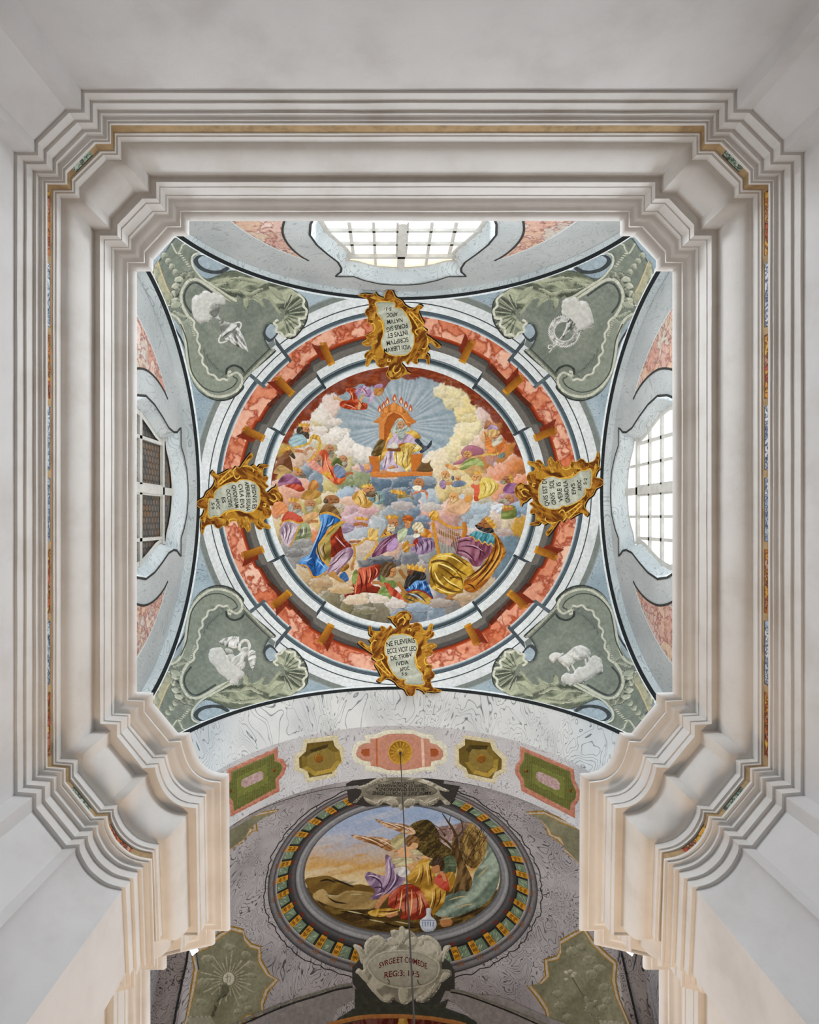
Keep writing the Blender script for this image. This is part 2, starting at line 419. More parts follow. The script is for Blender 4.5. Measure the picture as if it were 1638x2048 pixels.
# ================================================================== STRUCTURE
# plan of the entablature: wall line / lip line, left half, from the far chancel round to the back wall
PLAN = [(-4.93, 13.0, -4.19, 13.0), (-4.93, 7.25, -4.19, 7.96), (-4.65, 7.25, -3.92, 7.96), (-4.65, 6.95, -3.92, 7.74),
        (-3.95, 6.75, -3.12, 7.56), (-3.95, 6.46, -3.12, 7.33), (-3.67, 6.46, -2.87, 7.33), (-3.72, 5.39, -2.89, 4.77)]
_wc = smooth(np.array([(-3.72, 5.39), (-3.867, 5.361), (-4.022, 5.293), (-4.197, 5.137), (-4.309, 4.94), (-4.317, 4.84)]), False, 3)
_lc = smooth(np.array([(-2.89, 4.77), (-3.112, 4.744), (-3.273, 4.662), (-3.404, 4.502), (-3.482, 4.292), (-3.54, 4.09)]), False, 3)
ICURVE = len(PLAN)-1
PLAN += [(a[0], a[1], b[0], b[1]) for a, b in zip(_wc[1:], _lc[1:])]
IC2 = len(PLAN)-1
PLAN += [(-4.49, 4.85, -3.735, 4.10), (-4.88, 4.37, -4.14, 3.61), (-4.88, 4.18, -4.14, 3.44), (-5.12, 4.16, -4.41, 3.43),
         (-5.12, -4.178, -4.41, -3.50), (-4.852, -4.178, -4.14, -3.50), (-4.852, -4.33, -4.14, -3.68), (-4.45, -4.73, -3.77, -4.08),
         (-4.245, -4.73, -3.55, -4.08), (-4.245, -4.985, -3.55, -4.33)]
NH = len(PLAN)
FULL = np.array(PLAN+[(-a, b, -c, d) for a, b, c, d in PLAN[::-1]])
FULL += np.array([Xc, Yc, Xc, Yc])

ARCH = [(-.02, 7.46), (.04, 7.46), (.04, 7.60), (.075, 7.60), (.075, 7.74), (.115, 7.74), (.115, 7.785), (.124, 7.80), (.15, 7.803), (.165, 7.805),
        (.165, 7.838), (.193, 7.838), (.193, 7.876), (.03, 7.89)]
FRZ = [(.08, 7.87), (.08, 8.19)]
CORN = [(.06, 8.165), (.100, 8.165), (.100, 8.205), (.122, 8.21), (.122, 8.262), (.112, 8.275), (.118, 8.336), (.139, 8.336), (.17, 8.345), (.20, 8.362), (.23, 8.395), (.255, 8.44), (.277, 8.50), (.296, 8.58), (.311, 8.67),
        (.322, 8.77), (.328, 8.87), (.43, 8.868), (.434, 8.83), (.445, 8.83), (.445, 8.948), (.46, 8.948), (.46, 9.158), (.476, 9.158), (.476, 9.225),
        (.488, 9.238), (.512, 9.241), (.535, 9.248), (.556, 9.262), (.572, 9.283), (.594, 9.300), (.62, 9.307), (.65, 9.31), (.65, 9.355),
        (.662, 9.357), (.685, 9.362), (.708, 9.374), (.727, 9.396), (.738, 9.425), (.743, 9.45), (.743, 9.472), (.60, 9.49), (-.75, 9.52)]
DL = .743
def wob(P, seed):
    """hand-run plaster: edges wander a few millimetres"""
    s = np.cumsum(np.r_[0, np.hypot(*(np.diff(P[:, :2], axis=0).T))])
    return fbm(s*1.1+seed*13.7, np.full(len(s), seed*7.3), 3)
def sub_plan(P, step=.28):
    out = []
    for i in range(len(P)-1):
        k = max(1, int(np.hypot(*(P[i+1]-P[i])[:2])/step)); k = min(k, 40)
        for j in range(k): out.append(P[i]+(P[i+1]-P[i])*j/k)
    out.append(P[-1]); return np.array(out)
def sweep(name, plan, prof, mat, parent=None, wobble=.006, sharp=28):
    P = sub_plan(plan); n = len(P); m = len(prof); V = np.zeros((m, n, 3))
    for j, (d, z) in enumerate(prof):
        a = wob(P, j//2)*wobble if 0 < j < m-1 else 0
        V[j, :, :2] = P[:, :2]+(P[:, 2:]-P[:, :2])*((d+a)/DL)[..., None] if np.ndim(a) else P[:, :2]+(P[:, 2:]-P[:, :2])*(d/DL)
        V[j, :, 2] = z+(wob(P, j//2+50)*wobble if np.ndim(a) else 0)
    Fc = [(j*n+i, j*n+i+1, (j+1)*n+i+1, (j+1)*n+i) for j in range(m-1) for i in range(n-1)]
    return mesh(name, V.reshape(-1, 3), Fc, mat, parent, True, sharp)

tr = tag(empty('trim_1'), kind='structure'); tr['_w'] = (0.0, 0.0, 0.0)
tr['label'] = 'moulded white plaster entablature running around the crossing and into the chancel'
o = sweep('architrave', FULL, ARCH, PLASTER, tr)
fz = sweep('frieze', FULL, FRZ, OCHRE, tr, .002); fz['label'] = 'ochre painted frieze between the mouldings'
o = sweep('cornice', FULL, CORN, PLASTER, tr, .005)

# marbled panels painted on the frieze
def seg_panel(i0, i1, a, b, kind, z0=7.9, z1=8.10):
    P = FULL[i0:i1+1]; s = np.r_[0, np.cumsum(np.hypot(*(np.diff(P[:, :2], axis=0).T)))]; T = np.linspace(s[-1]*a, s[-1]*b, max(3, int(s[-1]*4)))
    w = np.stack([np.interp(T, s, P[:, k]) for k in range(4)], 1); q = w[:, :2]+(w[:, 2:]-w[:, :2])*(.086/DL)
    n = len(q); ins = .05
    V = [(x, y, z0) for x, y in q]+[(x, y, z1) for x, y in q]
    mesh('marble_panel', V, [(k, k+1, n+k+1, n+k) for k in range(n-1)], FRIEZE_M[kind], fz, True)
    q2 = w[:, :2]+(w[:, 2:]-w[:, :2])*(.084/DL)
    V = [(x, y, z0-.01) for x, y in q2]+[(x, y, z1+.018) for x, y in q2]
    mesh('panel_outline', V, [(k, k+1, n+k+1, n+k) for k in range(n-1)], BLACK, fz, True)
def both(i0, i1, a, b, k1, z1=8.10):
    seg_panel(i0, i1, a, b, k1, 7.9, z1); N = len(FULL)-1
    seg_panel(N-i1, N-i0, 1-b, 1-a, k1, 7.9, z1)
both(ICURVE, IC2, .3, .85, 'red', 8.13)
both(IC2+1, IC2+2, .18, .82, 'green', 8.13)
for k in range(8): both(IC2+4, IC2+5, .02+k*.123, .13+k*.123, ['red', 'blue', 'red', 'blue', 'blue', 'red', 'blue', 'red'][k])
both(IC2+7, IC2+8, .2, .8, 'green', 8.13)

# walls and piers below the entablature
def wall(name, i0, i1, zlow, label=None):
    P = sub_plan(FULL[i0:i1+1], .6); n = len(P); t = -.75
    V = [(p[0]+(p[2]-p[0])*t/DL, p[1]+(p[3]-p[1])*t/DL, zlow) for p in P]+[(p[0], p[1], zlow) for p in P]+[(p[0], p[1], 7.47) for p in P]
    V += [(p[0]+(p[2]-p[0])*t/DL, p[1]+(p[3]-p[1])*t/DL, 9.6) for p in P]
    Fc = [(j*n+i, j*n+i+1, (j+1)*n+i+1, (j+1)*n+i) for j in range(2) for i in range(n-1)]+[(i, i+1, 3*n+i+1, 3*n+i) for i in range(n-1)]
    return tag(mesh(name, V, Fc, WALLP, None, True, 20), label, kind='structure')
N1 = len(FULL)-1; ZA = 4.4
iL0, iL1 = IC2+4, IC2+5
wall('wall_back', NH-1, NH, ZA)
wall('wall_left', iL0, iL1, ZA); wall('wall_right', N1-iL1, N1-iL0, ZA)
wall('wall_back_left_pier', iL1, NH-1, FLOOR); wall('wall_back_right_pier', NH, N1-iL1, FLOOR)
wall('wall_chancel_left_pier', 1, iL0, FLOOR); wall('wall_chancel_right_pier', N1-iL0, N1-1, FLOOR)
wall('wall_chancel_left', 0, 1, ZA); wall('wall_chancel_right', N1-1, N1, ZA)
V, Fc = box_vf((-16, -18, FLOOR-.2), (16, 16, FLOOR)); tag(mesh('floor', V, Fc, STONEF), kind='structure')

# ---- sail vault over the crossing
def grid_xy(x0, x1, y0, y1, nx, ny, fz_, keep):
    gx = np.linspace(x0, x1, nx); gy = np.linspace(y0, y1, ny); X, Y = np.meshgrid(gx, gy); Z = fz_(X, Y)
    V = np.stack([X.ravel(), Y.ravel(), Z.ravel()], 1); K = keep(X, Y).ravel(); Fc = []
    for j in range(ny-1):
        for i in range(nx-1):
            f = (j*nx+i, (j+1)*nx+i, (j+1)*nx+i+1, j*nx+i+1)
            if all(K[list(f)]): Fc.append(f)
    used = np.unique(np.array(Fc)); re = -np.ones(len(V), int); re[used] = np.arange(len(used))
    return V[used], [tuple(re[list(f)]) for f in Fc]
V, Fc = grid_xy(Xd-AX, Xd+AX, Yd-AY, Yd+AY, 150, 150, lambda X, Y: Zd+np.sqrt(np.maximum(S*S-(X-Xd)**2-(Y-Yd)**2, 0)),
                lambda X, Y: (X-Xd)**2+(Y-Yd)**2 <= S*S)
dome = tag(mesh('ceiling_crossing', V, Fc, VEIN, None, True), 'sail vault of the crossing painted as blue grey marble', kind='structure')

# ---- arch soffits on three sides
def soffit(name, side):
    n = 96; V = []; R = RY if side == 'back' else RX
    for k in range(n+1):
        a = math.pi*k/n; u = R*math.cos(a); z = Zd+R*math.sin(a)
        if side == 'left': V += [(Xd-AX, Yd+u, z), (Xc-WX-.02, Yd+u, z)]
        if side == 'right': V += [(Xd+AX, Yd+u, z), (Xc+WX+.02, Yd+u, z)]
        if side == 'back': V += [(Xd+u, Yd-AY, z), (Xd+u, Yc-WY-.02, z)]
    return tag(mesh(name, V, [(2*k, 2*k+1, 2*k+3, 2*k+2) for k in range(n)], SOFF, None, True), kind='structure')
for s in ('left', 'right', 'back'): soffit('ceiling_arch_'+s, s)

# ---- splayed chancel arch, coffered arch
n = 120; ys = [AR[0][0], 4.4, 4.6, 4.8, 5.05]; V = []
def arch_strip(name, ys, mat):
    V = []
    for y in ys:
        r, z = arch_rz(np.array(y))
        for k in range(n+1):
            a = math.pi*k/n; V.append((Xd+r*math.cos(a), y, z+r*math.sin(a)))
    m = n+1
    return tag(mesh(name, V, [(j*m+i, j*m+i+1, (j+1)*m+i+1, (j+1)*m+i) for j in range(len(ys)-1) for i in range(n)], mat, None, True), kind='structure')
arch_strip('ceiling_chancel_arch_splay', np.linspace(AR[0][0], 5.05, 9), SPLAY)
arch_strip('ceiling_chancel_arch_soffit', np.linspace(5.05, 6.30, 13), COFF)
# ---- chancel vault, its side arches and lunettes
XS = 4.62
def zc(X, Y): return EC[2]+ER[2]*np.sqrt(np.maximum(1-((X-EC[0])/ER[0])**2-((Y-EC[1])/ER[1])**2, 0))
V, Fc = grid_xy(EC[0]-XS, EC[0]+XS, 6.25, 13.4, 130, 110, zc, lambda X, Y: ((X-EC[0])/ER[0])**2+((Y-EC[1])/ER[1])**2 <= .999)
chv = tag(mesh('ceiling_chancel', V, Fc, CHAN, None, True), kind='structure')
for sx, nm in ((-1, 'left'), (1, 'right')):
    yy = np.linspace(6.3, 13.0, 60); zz = zc(EC[0]+sx*XS, yy); x1 = EC[0]+sx*(XS+.55)
    V = [(EC[0]+sx*XS, y, z) for y, z in zip(yy, zz)]+[(x1, y, z-.0) for y, z in zip(yy, zz)]
    tag(mesh('ceiling_chancel_arch_'+nm, V, [(i, i+1, 61+i, 60+i) for i in range(59)], CHAN, None, True), kind='structure')
    V = [(x1, y, z) for y, z in zip(yy, zz)]+[(x1, y, 9.4) for y in yy]
    tag(mesh('wall_chancel_lunette_'+nm, V, [(i, i+1, 61+i, 60+i) for i in range(59)], CHAN, None, True), kind='structure')
V = [(EC[0]-5.4, 13.3, 4), (EC[0]+5.4, 13.3, 4), (EC[0]+5.4, 13.3, 14), (EC[0]-5.4, 13.3, 14)]
tag(mesh('wall_chancel_end', V, [(0, 1, 2, 3)], CHAN), kind='structure')

# ================================================================== LUNETTES AND WINDOWS
INNER = [(0, 13.93), (.2, 13.92), (.52, 13.85), (.85, 13.66), (1.08, 13.45), (1.5, 13.45), (1.44, 13.32), (1.36, 13.2), (1.33, 13.0), (1.38, 12.7), (1.57, 12.32), (1.74, 11.92),
         (1.83, 11.5), (1.76, 11.1), (1.62, 10.75), (1.52, 10.4), (1.5, 10.0)]
GLASS = [(0, 13.62), (.2, 13.61), (.5, 13.55), (.8, 13.42), (1.02, 13.27), (1.24, 13.22), (1.2, 13.1), (1.18, 13.0), (1.18, 12.85), (1.25, 12.62), (1.42, 12.27), (1.58, 11.9),
         (1.66, 11.5), (1.6, 11.12), (1.46, 10.8), (1.36, 10.45), (1.34, 10.1)]
OUTER = [(2.0, 12.64), (2.12, 12.47), (2.24, 12.2), (2.33, 11.85), (2.35, 11.45), (2.26, 11.05), (2.08, 10.6), (1.98, 10.1), (1.98, 9.5)]
def sym(P): P = np.array(P, float); return np.vstack([P, (P*[-1, 1])[::-1]]) if P[0, 0] > 0 else np.vstack([P, (P[1:]*[-1, 1])[::-1]])
GL_MAT = {}
def glass_mat(name, c, s):
    m = mat_plain(name, '#d8dcdc', .3, 0, c, s); return m
GB = [glass_mat('daylit_pane_white', '#f4f8ff', 1.5), glass_mat('daylit_pane_warm', '#ffe0c0', 1.15), glass_mat('daylit_pane_pale', '#fff1e4', 1.35)]
GD = None
m_, N_, L_, B_ = newmat('old_dark_glass')
tc_ = N_.new('ShaderNodeTexCoord'); n_ = nd(N_, 'ShaderNodeTexNoise'); n_.inputs['Scale'].default_value = 2.2; n_.inputs['Detail'].default_value = 6
L_.new(tc_.outputs['Object'], n_.inputs['Vector'])
r_ = ramp(N_, [(.35, lin('#4a4c4a')), (.5, lin('#6a6660')), (.62, lin('#7a5c3c')), (.7, lin('#63666a'))]); L_.new(n_.outputs['Fac'], r_.inputs[0]); L_.new(r_.outputs[0], B_.inputs['Base Color'])
B_.inputs['Roughness'].default_value = .35; GD = m_

def lunette(side, num, dz):
    W = WX if side != 'back' else WY; R = RX if side != 'back' else RY
    cy = Yd if side != 'back' else Xd
    def mp(sz, dep=0.0):
        sz = np.asarray(sz, float); s = sz[:, 0]+cy; z = sz[:, 1]; dep = np.broadcast_to(dep, s.shape)
        if side == 'left': return np.stack([Xc-W-dep, s, z], 1)
        if side == 'right': return np.stack([Xc+W+dep, s, z], 1)
        return np.stack([s, Yc-W-dep, z], 1)
    sh = lambda P: [(a, b+dz) for a, b in P]
    a = np.linspace(0, math.pi, 60); out = np.stack([(R+.02)*np.cos(a), Zd+(R+.02)*np.sin(a)], 1)
    out = np.vstack([[(R+.02, 9.45)], out, [(-R-.02, 9.45)]])
    inn = sym(sh(INNER)); gl = sym(sh(GLASS))
    Q, T = fill(out, .25, [inn])
    wl = tag(mesh('wall_lunette_'+side, mp(Q), T, GREYM, None), kind='structure')
    # reveal
    n = len(inn); V = np.vstack([mp(inn), mp(gl, .28)])
    mesh('window_reveal', V, [(i, (i+1) % n, n+(i+1) % n, n+i) for i in range(n)], SOFF, wl, True, 40)
    # red marble fields either side of the frame
    for sg in (1, -1):
        o_ = np.array(sh(OUTER))*[sg, 1]; r0 = 3.58; a0 = math.atan2(o_[0, 1]-Zd, abs(o_[0, 0])); aa = np.linspace(a0, .02, 24)
        rr = np.hypot(o_[0, 0], o_[0, 1]-Zd)
        ar = np.stack([sg*rr*np.cos(aa), Zd+rr*np.sin(aa)], 1)
        poly = np.vstack([ar, [(sg*rr, 9.5)], o_[::-1]])
        Q, T = fill(poly, .25); mesh('marble_panel', mp(Q, -.006), T, REDL, wl)
        l = stroke(dens(smooth(o_, False), .1, False), .045); Q, T = fill(l, .05); mesh('dark_line', mp(Q, -.009), T, BLACK, wl)
        l = stroke(ar, .03); Q, T = fill(l, .05); mesh('pale_line', mp(Q, -.008), T, SOFF, wl)
    l, r = stroke(np.vstack([dens(inn, .1)]), .05, True); Q, T = fill(l if np.ptp(l[:, 0]) > np.ptp(r[:, 0]) else r, .06, [r if np.ptp(l[:, 0]) > np.ptp(r[:, 0]) else l])
    mesh('dark_line', mp(Q, -.009), T, BLACK, wl)
    # the window: frame following the opening, casement bars, panes
    win = empty('window_%d' % num, (0, 0, 0)); win['_w'] = (0.0, 0.0, 0.0); win['kind'] = 'structure'
    win['label'] = {'left': 'dim leaded window with hexagonal panes on the left', 'right': 'bright multi pane window on the right', 'back': 'bright multi pane window above the back cornice'}[side]
    ins = np.array([(x*.93, 11.8+dz+(z-11.8-dz)*.965) for x, z in gl])
    Q, T = fill(gl, .2, [ins]); q2 = mp(Q, .25); q3 = mp(Q, .31); n = len(Q)
    mesh('window_frame', np.vstack([q2, q3]), list(map(tuple, T))+[tuple(t+n) for t in T], WFRAME, win)
    def bar(p, q, wd, dep=.24, th=.07, nm='glazing_bar', mt=WFRAME):
        p = np.array(p, float); q = np.array(q, float); d = (q-p)/np.hypot(*(q-p)); nn = np.array([-d[1], d[0]])*wd/2
        c = [p+nn, q+nn, q-nn, p-nn]; V = np.vstack([mp(c, dep), mp(c, dep+th)])
        mesh(nm, V, [(0, 1, 2, 3), (4, 5, 6, 7), (0, 1, 5, 4), (1, 2, 6, 5), (2, 3, 7, 6), (3, 0, 4, 7)], mt, win)
    gy = lambda x: np.interp(abs(x), [0, .5, 1.02, 1.24], [13.62, 13.55, 13.27, 13.22])+dz
    top = 13.0+dz; hw = 1.06
    bar((0, 10.0+dz), (0, gy(0)), .17, .22, .09, 'mullion')
    for sg in (1, -1): bar((sg*hw, 10.1+dz), (sg*hw, top), .07); bar((sg*.10, 10.1+dz), (sg*.10, top), .05)
    bar((-1.2, top), (1.2, top), .09, .22)
    step = .56 if side != 'left' else 1.15
    zs = [top-step*k for k in range(0, 6 if side != 'left' else 3)]
    for z in zs[1:]: bar((-1.75, z), (1.75, z), .065 if side != 'left' else .12)
    xs = [-hw, -.58, 0, .58, hw] if side != 'left' else [-hw, 0, hw]
    for x in xs:
        if abs(x) in (.58,): bar((x, 10.0+dz), (x, gy(x)), .06)
    # panes
    cols = xs if side != 'left' else [-hw, 0, hw]
    ext = [-1.8]+list(cols)+[1.8]; rows = [13.7+dz]+zs+[10.0+dz]
    for i in range(len(ext)-1):
        for j in range(len(rows)-1):
            x0, x1 = ext[i], ext[i+1]; z1, z0 = rows[j], rows[j+1]
            if z1-z0 < .1: continue
            cx, cz = (x0+x1)/2, (z0+z1)/2
            c = [(x0, z0), (x1, z0), (x1, z1), (x0, z1)]
            m = GD if side == 'left' else (GB[0] if side == 'right' else (GB[1] if j == 0 else GB[2] if j == 1 else GB[0]))
            mesh('pane', mp(c, .30), [(0, 1, 2, 3)], m, win)
    if side == 'left':   # lead cames, hexagonal
        P = []; V = []; Fc = []; r = .088; h = r*math.sqrt(3)
        for i in range(-13, 14):
            for j in range(0, 21):
                x = i*r*1.5; z = 10.2+j*h+(h/2 if i % 2 else 0)+dz
                for k in range(3):
                    a1 = math.pi/3*k; a2 = math.pi/3*(k+1); p = np.array([x+r*math.cos(a1), z+r*math.sin(a1)]); q = np.array([x+r*math.cos(a2), z+r*math.sin(a2)])
                    d = (q-p)/r; nn = np.array([-d[1], d[0]])*.007; b = len(V)
                    if not (abs(p[0]) < 1.75 and p[1] < 13.6+dz): continue
                    V += mp([p+nn, q+nn, q-nn, p-nn], .29).tolist(); Fc.append((b, b+1, b+2, b+3))
        lc = mesh('lead_cames', V, Fc, LEAD, win)
    # a wall round the window so daylight only comes in through the panes
    Q, T = fill(np.array([(-2.4, 9.4), (2.4, 9.4), (2.4, 14.3), (-2.4, 14.3)]), 1.2, [gl]); mesh('outer_wall', mp(Q, .285), T, SOFF, wl)
lunette('left', 1, 0); lunette('right', 2, 0); lunette('back', 3, -.22)

# ================================================================== PAINTED RING ON THE VAULT
AXIS = (Xd, Yd, 14.0)
ring = thing('painted_ring', AXIS, 'circular painted marble entablature framing the round vault fresco', 'painted border')
def deg(a): return math.radians(a)
def sect(a, c=44.5, hw=6.5):
    """inside a diagonal break of the ring?  a in degrees"""
    t = abs(((a+180) % 360)-180); t = t if t <= 90 else 180-t
    return abs(t-c) < hw
RL = [0]
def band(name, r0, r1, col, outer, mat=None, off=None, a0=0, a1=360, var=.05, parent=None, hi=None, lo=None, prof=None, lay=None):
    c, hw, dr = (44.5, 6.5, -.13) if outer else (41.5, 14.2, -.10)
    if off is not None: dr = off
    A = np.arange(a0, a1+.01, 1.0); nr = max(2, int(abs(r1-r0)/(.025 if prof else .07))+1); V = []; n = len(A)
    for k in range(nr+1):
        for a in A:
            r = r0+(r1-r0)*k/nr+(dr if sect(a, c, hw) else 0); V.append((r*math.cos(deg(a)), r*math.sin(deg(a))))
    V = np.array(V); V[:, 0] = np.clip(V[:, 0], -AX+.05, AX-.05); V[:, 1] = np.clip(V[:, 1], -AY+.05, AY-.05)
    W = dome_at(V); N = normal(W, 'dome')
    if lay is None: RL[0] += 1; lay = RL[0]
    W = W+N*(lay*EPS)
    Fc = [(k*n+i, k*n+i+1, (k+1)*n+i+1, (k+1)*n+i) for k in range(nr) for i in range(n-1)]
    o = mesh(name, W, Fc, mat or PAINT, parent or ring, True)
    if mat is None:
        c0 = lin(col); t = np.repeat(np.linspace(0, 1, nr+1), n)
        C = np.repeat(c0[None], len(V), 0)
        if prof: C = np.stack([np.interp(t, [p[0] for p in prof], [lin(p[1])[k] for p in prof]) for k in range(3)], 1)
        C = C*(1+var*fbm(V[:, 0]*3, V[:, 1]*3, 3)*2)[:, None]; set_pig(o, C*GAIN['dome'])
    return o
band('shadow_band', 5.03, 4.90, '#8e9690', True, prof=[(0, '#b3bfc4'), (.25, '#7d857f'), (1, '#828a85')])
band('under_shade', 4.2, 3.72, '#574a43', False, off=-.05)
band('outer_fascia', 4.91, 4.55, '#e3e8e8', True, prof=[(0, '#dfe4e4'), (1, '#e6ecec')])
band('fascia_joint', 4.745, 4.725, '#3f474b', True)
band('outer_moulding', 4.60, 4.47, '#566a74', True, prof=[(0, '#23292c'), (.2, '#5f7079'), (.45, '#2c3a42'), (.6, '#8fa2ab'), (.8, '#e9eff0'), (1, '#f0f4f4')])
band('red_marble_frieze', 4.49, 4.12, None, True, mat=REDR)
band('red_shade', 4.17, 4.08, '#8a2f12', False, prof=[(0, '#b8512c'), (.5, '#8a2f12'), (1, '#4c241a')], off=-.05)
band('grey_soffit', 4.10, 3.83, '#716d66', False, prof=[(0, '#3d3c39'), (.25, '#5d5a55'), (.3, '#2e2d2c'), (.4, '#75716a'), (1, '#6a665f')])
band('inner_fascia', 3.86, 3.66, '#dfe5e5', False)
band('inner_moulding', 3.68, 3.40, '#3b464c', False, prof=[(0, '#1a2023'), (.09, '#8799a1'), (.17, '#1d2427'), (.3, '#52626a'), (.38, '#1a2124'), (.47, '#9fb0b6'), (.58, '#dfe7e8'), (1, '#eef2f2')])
_base_r = RL[0]
def polar(P): P = np.asarray(P, float); return np.stack([P[:, 0]*np.cos(np.radians(P[:, 1])), P[:, 0]*np.sin(np.radians(P[:, 1]))], 1)
def dpaint(name, parent, XY, col, lay, step=.06, mat=None, sm=False, **kw):
    """paint an outline given in metres round the vault axis"""
    P = np.asarray(XY, float)
    if sm: P = smooth(P)
    Q, T = fill(P, step); W = dome_at(Q); W = W+normal(W, 'dome')*(lay*EPS)
    o = mesh(name, W, T, mat or PAINT, parent, True)
    if mat is None: set_pig(o, pigments(Q*80, dens(P, .08)*80, col, **kw)*GAIN['dome'])
    return o
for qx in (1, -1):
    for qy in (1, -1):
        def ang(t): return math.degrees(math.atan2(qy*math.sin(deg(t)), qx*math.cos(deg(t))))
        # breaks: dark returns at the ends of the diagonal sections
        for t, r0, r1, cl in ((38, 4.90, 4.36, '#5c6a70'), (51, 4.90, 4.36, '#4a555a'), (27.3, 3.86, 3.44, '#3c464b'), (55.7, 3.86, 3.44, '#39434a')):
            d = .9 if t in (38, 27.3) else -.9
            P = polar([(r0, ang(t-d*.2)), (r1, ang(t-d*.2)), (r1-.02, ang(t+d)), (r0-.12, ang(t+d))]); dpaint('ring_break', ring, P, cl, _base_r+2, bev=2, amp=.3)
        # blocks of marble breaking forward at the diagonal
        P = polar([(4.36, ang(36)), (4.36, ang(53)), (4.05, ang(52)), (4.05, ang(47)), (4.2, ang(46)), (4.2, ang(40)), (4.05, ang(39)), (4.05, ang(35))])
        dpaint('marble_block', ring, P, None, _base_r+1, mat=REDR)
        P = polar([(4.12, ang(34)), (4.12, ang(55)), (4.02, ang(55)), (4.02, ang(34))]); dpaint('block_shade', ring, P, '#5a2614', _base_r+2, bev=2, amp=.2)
CONS = [(651, 703), (572, 776), (507, 868), (505, 1106), (573, 1190), (655, 1263), (942, 1263), (1024, 1190), (1092, 1106), (1090, 868), (1020, 776), (934, 703)]
for (px, py) in CONS:
    p = hit([(px, py)], 'dome')[0]-np.array([Xd, Yd, 0]); a = math.degrees(math.atan2(p[1], p[0])); w = 1.35
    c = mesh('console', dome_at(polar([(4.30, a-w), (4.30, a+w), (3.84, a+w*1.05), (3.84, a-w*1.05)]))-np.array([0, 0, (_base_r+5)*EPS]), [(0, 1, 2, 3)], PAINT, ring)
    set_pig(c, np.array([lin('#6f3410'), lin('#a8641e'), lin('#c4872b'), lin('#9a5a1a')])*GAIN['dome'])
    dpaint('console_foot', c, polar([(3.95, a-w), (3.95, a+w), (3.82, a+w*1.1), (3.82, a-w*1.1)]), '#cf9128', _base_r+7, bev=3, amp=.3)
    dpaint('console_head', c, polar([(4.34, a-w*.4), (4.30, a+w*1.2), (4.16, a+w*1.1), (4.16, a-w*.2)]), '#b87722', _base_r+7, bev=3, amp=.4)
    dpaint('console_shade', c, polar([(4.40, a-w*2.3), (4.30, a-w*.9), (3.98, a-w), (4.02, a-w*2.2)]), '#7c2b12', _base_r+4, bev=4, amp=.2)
# pale edge and dark line along the four arches
edge = dome
for k in range(4):
    a_, r_ = (AX, RX) if k % 2 == 0 else (AY, RY)
    for o0, o1, cl, nm in ((.05, .085, '#cfd6d8', 'pale_line'), (.0, .055, '#25292a', 'dark_line')):
        t = np.linspace(-.985, .985, 120)*r_; V = []
        for d in (o0, o1):
            for y in t:
                v = (a_-d, y); V.append([v, (-v[1], v[0]), (-v[0], -v[1]), (v[1], -v[0])][k])
        V = np.array(V); V = V[(np.arange(len(V)))]; W = dome_at(V); W = W+normal(W, 'dome')*(EPS*(14 if nm[0] == 'd' else 13)); n = 120
        if k % 2 == 0: pass
        o = mesh(nm, W, [(i, i+1, n+i+1, n+i) for i in range(n-1)], PAINT, edge, True); set_pig(o, np.repeat(lin(cl)[None]*(1.25 if nm[0] == 'p' else 1), len(V), 0))
for b in (400, 600, 1200, 1400): pass
_boxes['dome'].append((360, 560, 1250, 1420, 16))

# ================================================================== GILT CARTOUCHES ON THE RING
GOLD_OUT = 'b 870,155 930,165 980,230 955,280 960,340 1040,310 1110,340 1130,400 1180,420 1230,330 1270,340 1255,420 1285,450 1270,500 1190,550 1200,600 1260,590 1325,630 1255,680 1270,730 1190,770 1180,830 1210,880 1260,900 1250,960 1290,1010 1280,1060 1240,1090 1250,1170 1290,1210 1390,1240 1300,1260 1200,1250 1160,1275 1130,1240 1040,1210 1020,1280 970,1325 920,1290 880,1220 800,1180 740,1110 640,1070 560,1120 505,1090 560,1040 520,950 480,880 500,830 440,790 450,740 380,690 250,590 290,565 360,620 420,640 430,590 400,540 440,500 400,460 400,350 430,380 440,420 530,430 560,420 555,360 610,370 640,400 690,350 730,400 780,370 720,300 700,260 650,230 700,230 760,210 800,170'
CREAM = 'b 660,520 720,475 800,470 860,465 960,490 1040,560 1060,650 1040,720 1025,800 1040,900 1090,970 1130,1020 1130,1090 1160,1140 1100,1165 1000,1165 890,1150 880,1090 800,1080 740,1020 690,950 650,850 650,780 615,740 610,640 630,570'
LEAVES = ['b 960,430 1000,380 1060,350 1090,380 1110,440 1060,430', 'b 1110,470 1180,440 1240,400 1240,470 1170,500', 'b 1110,640 1180,610 1290,630 1200,670 1240,720 1140,730', 'b 1160,900 1200,930 1240,930 1210,1000 1250,1040 1180,1060 1200,1130 1150,1090',
          'b 1080,1180 1160,1190 1230,1220 1150,1240', 'b 920,1180 1000,1180 980,1270 930,1250', 'b 790,1100 850,1130 860,1190 770,1130', 'b 560,900 640,960 720,1060 620,1040 560,980', 'b 470,780 560,830 620,900 520,890',
          'b 300,590 380,640 450,710 400,700', 'b 440,440 520,470 560,540 480,520', 'b 570,390 620,420 640,460 590,450', 'b 700,390 760,420 700,450', 'b 760,230 840,180 880,220 800,260', 'b 880,190 930,190 960,250 920,270']
GSTR = ['b 1030,750 1040,820 1060,900 1110,930', 'b 1170,780 1150,830 1170,880 1210,880', 'b 430,700 420,620 460,560 500,560', 'b 450,790 500,830 590,800 590,760 560,740', 'b 790,310 800,270 860,240 890,290 860,340', 'b 930,420 930,390 970,400 960,430', 'b 480,860 560,940 660,1030', 'b 560,830 600,900 690,1010']
Bc = hit([(797, 1290)], 'dome')[0]
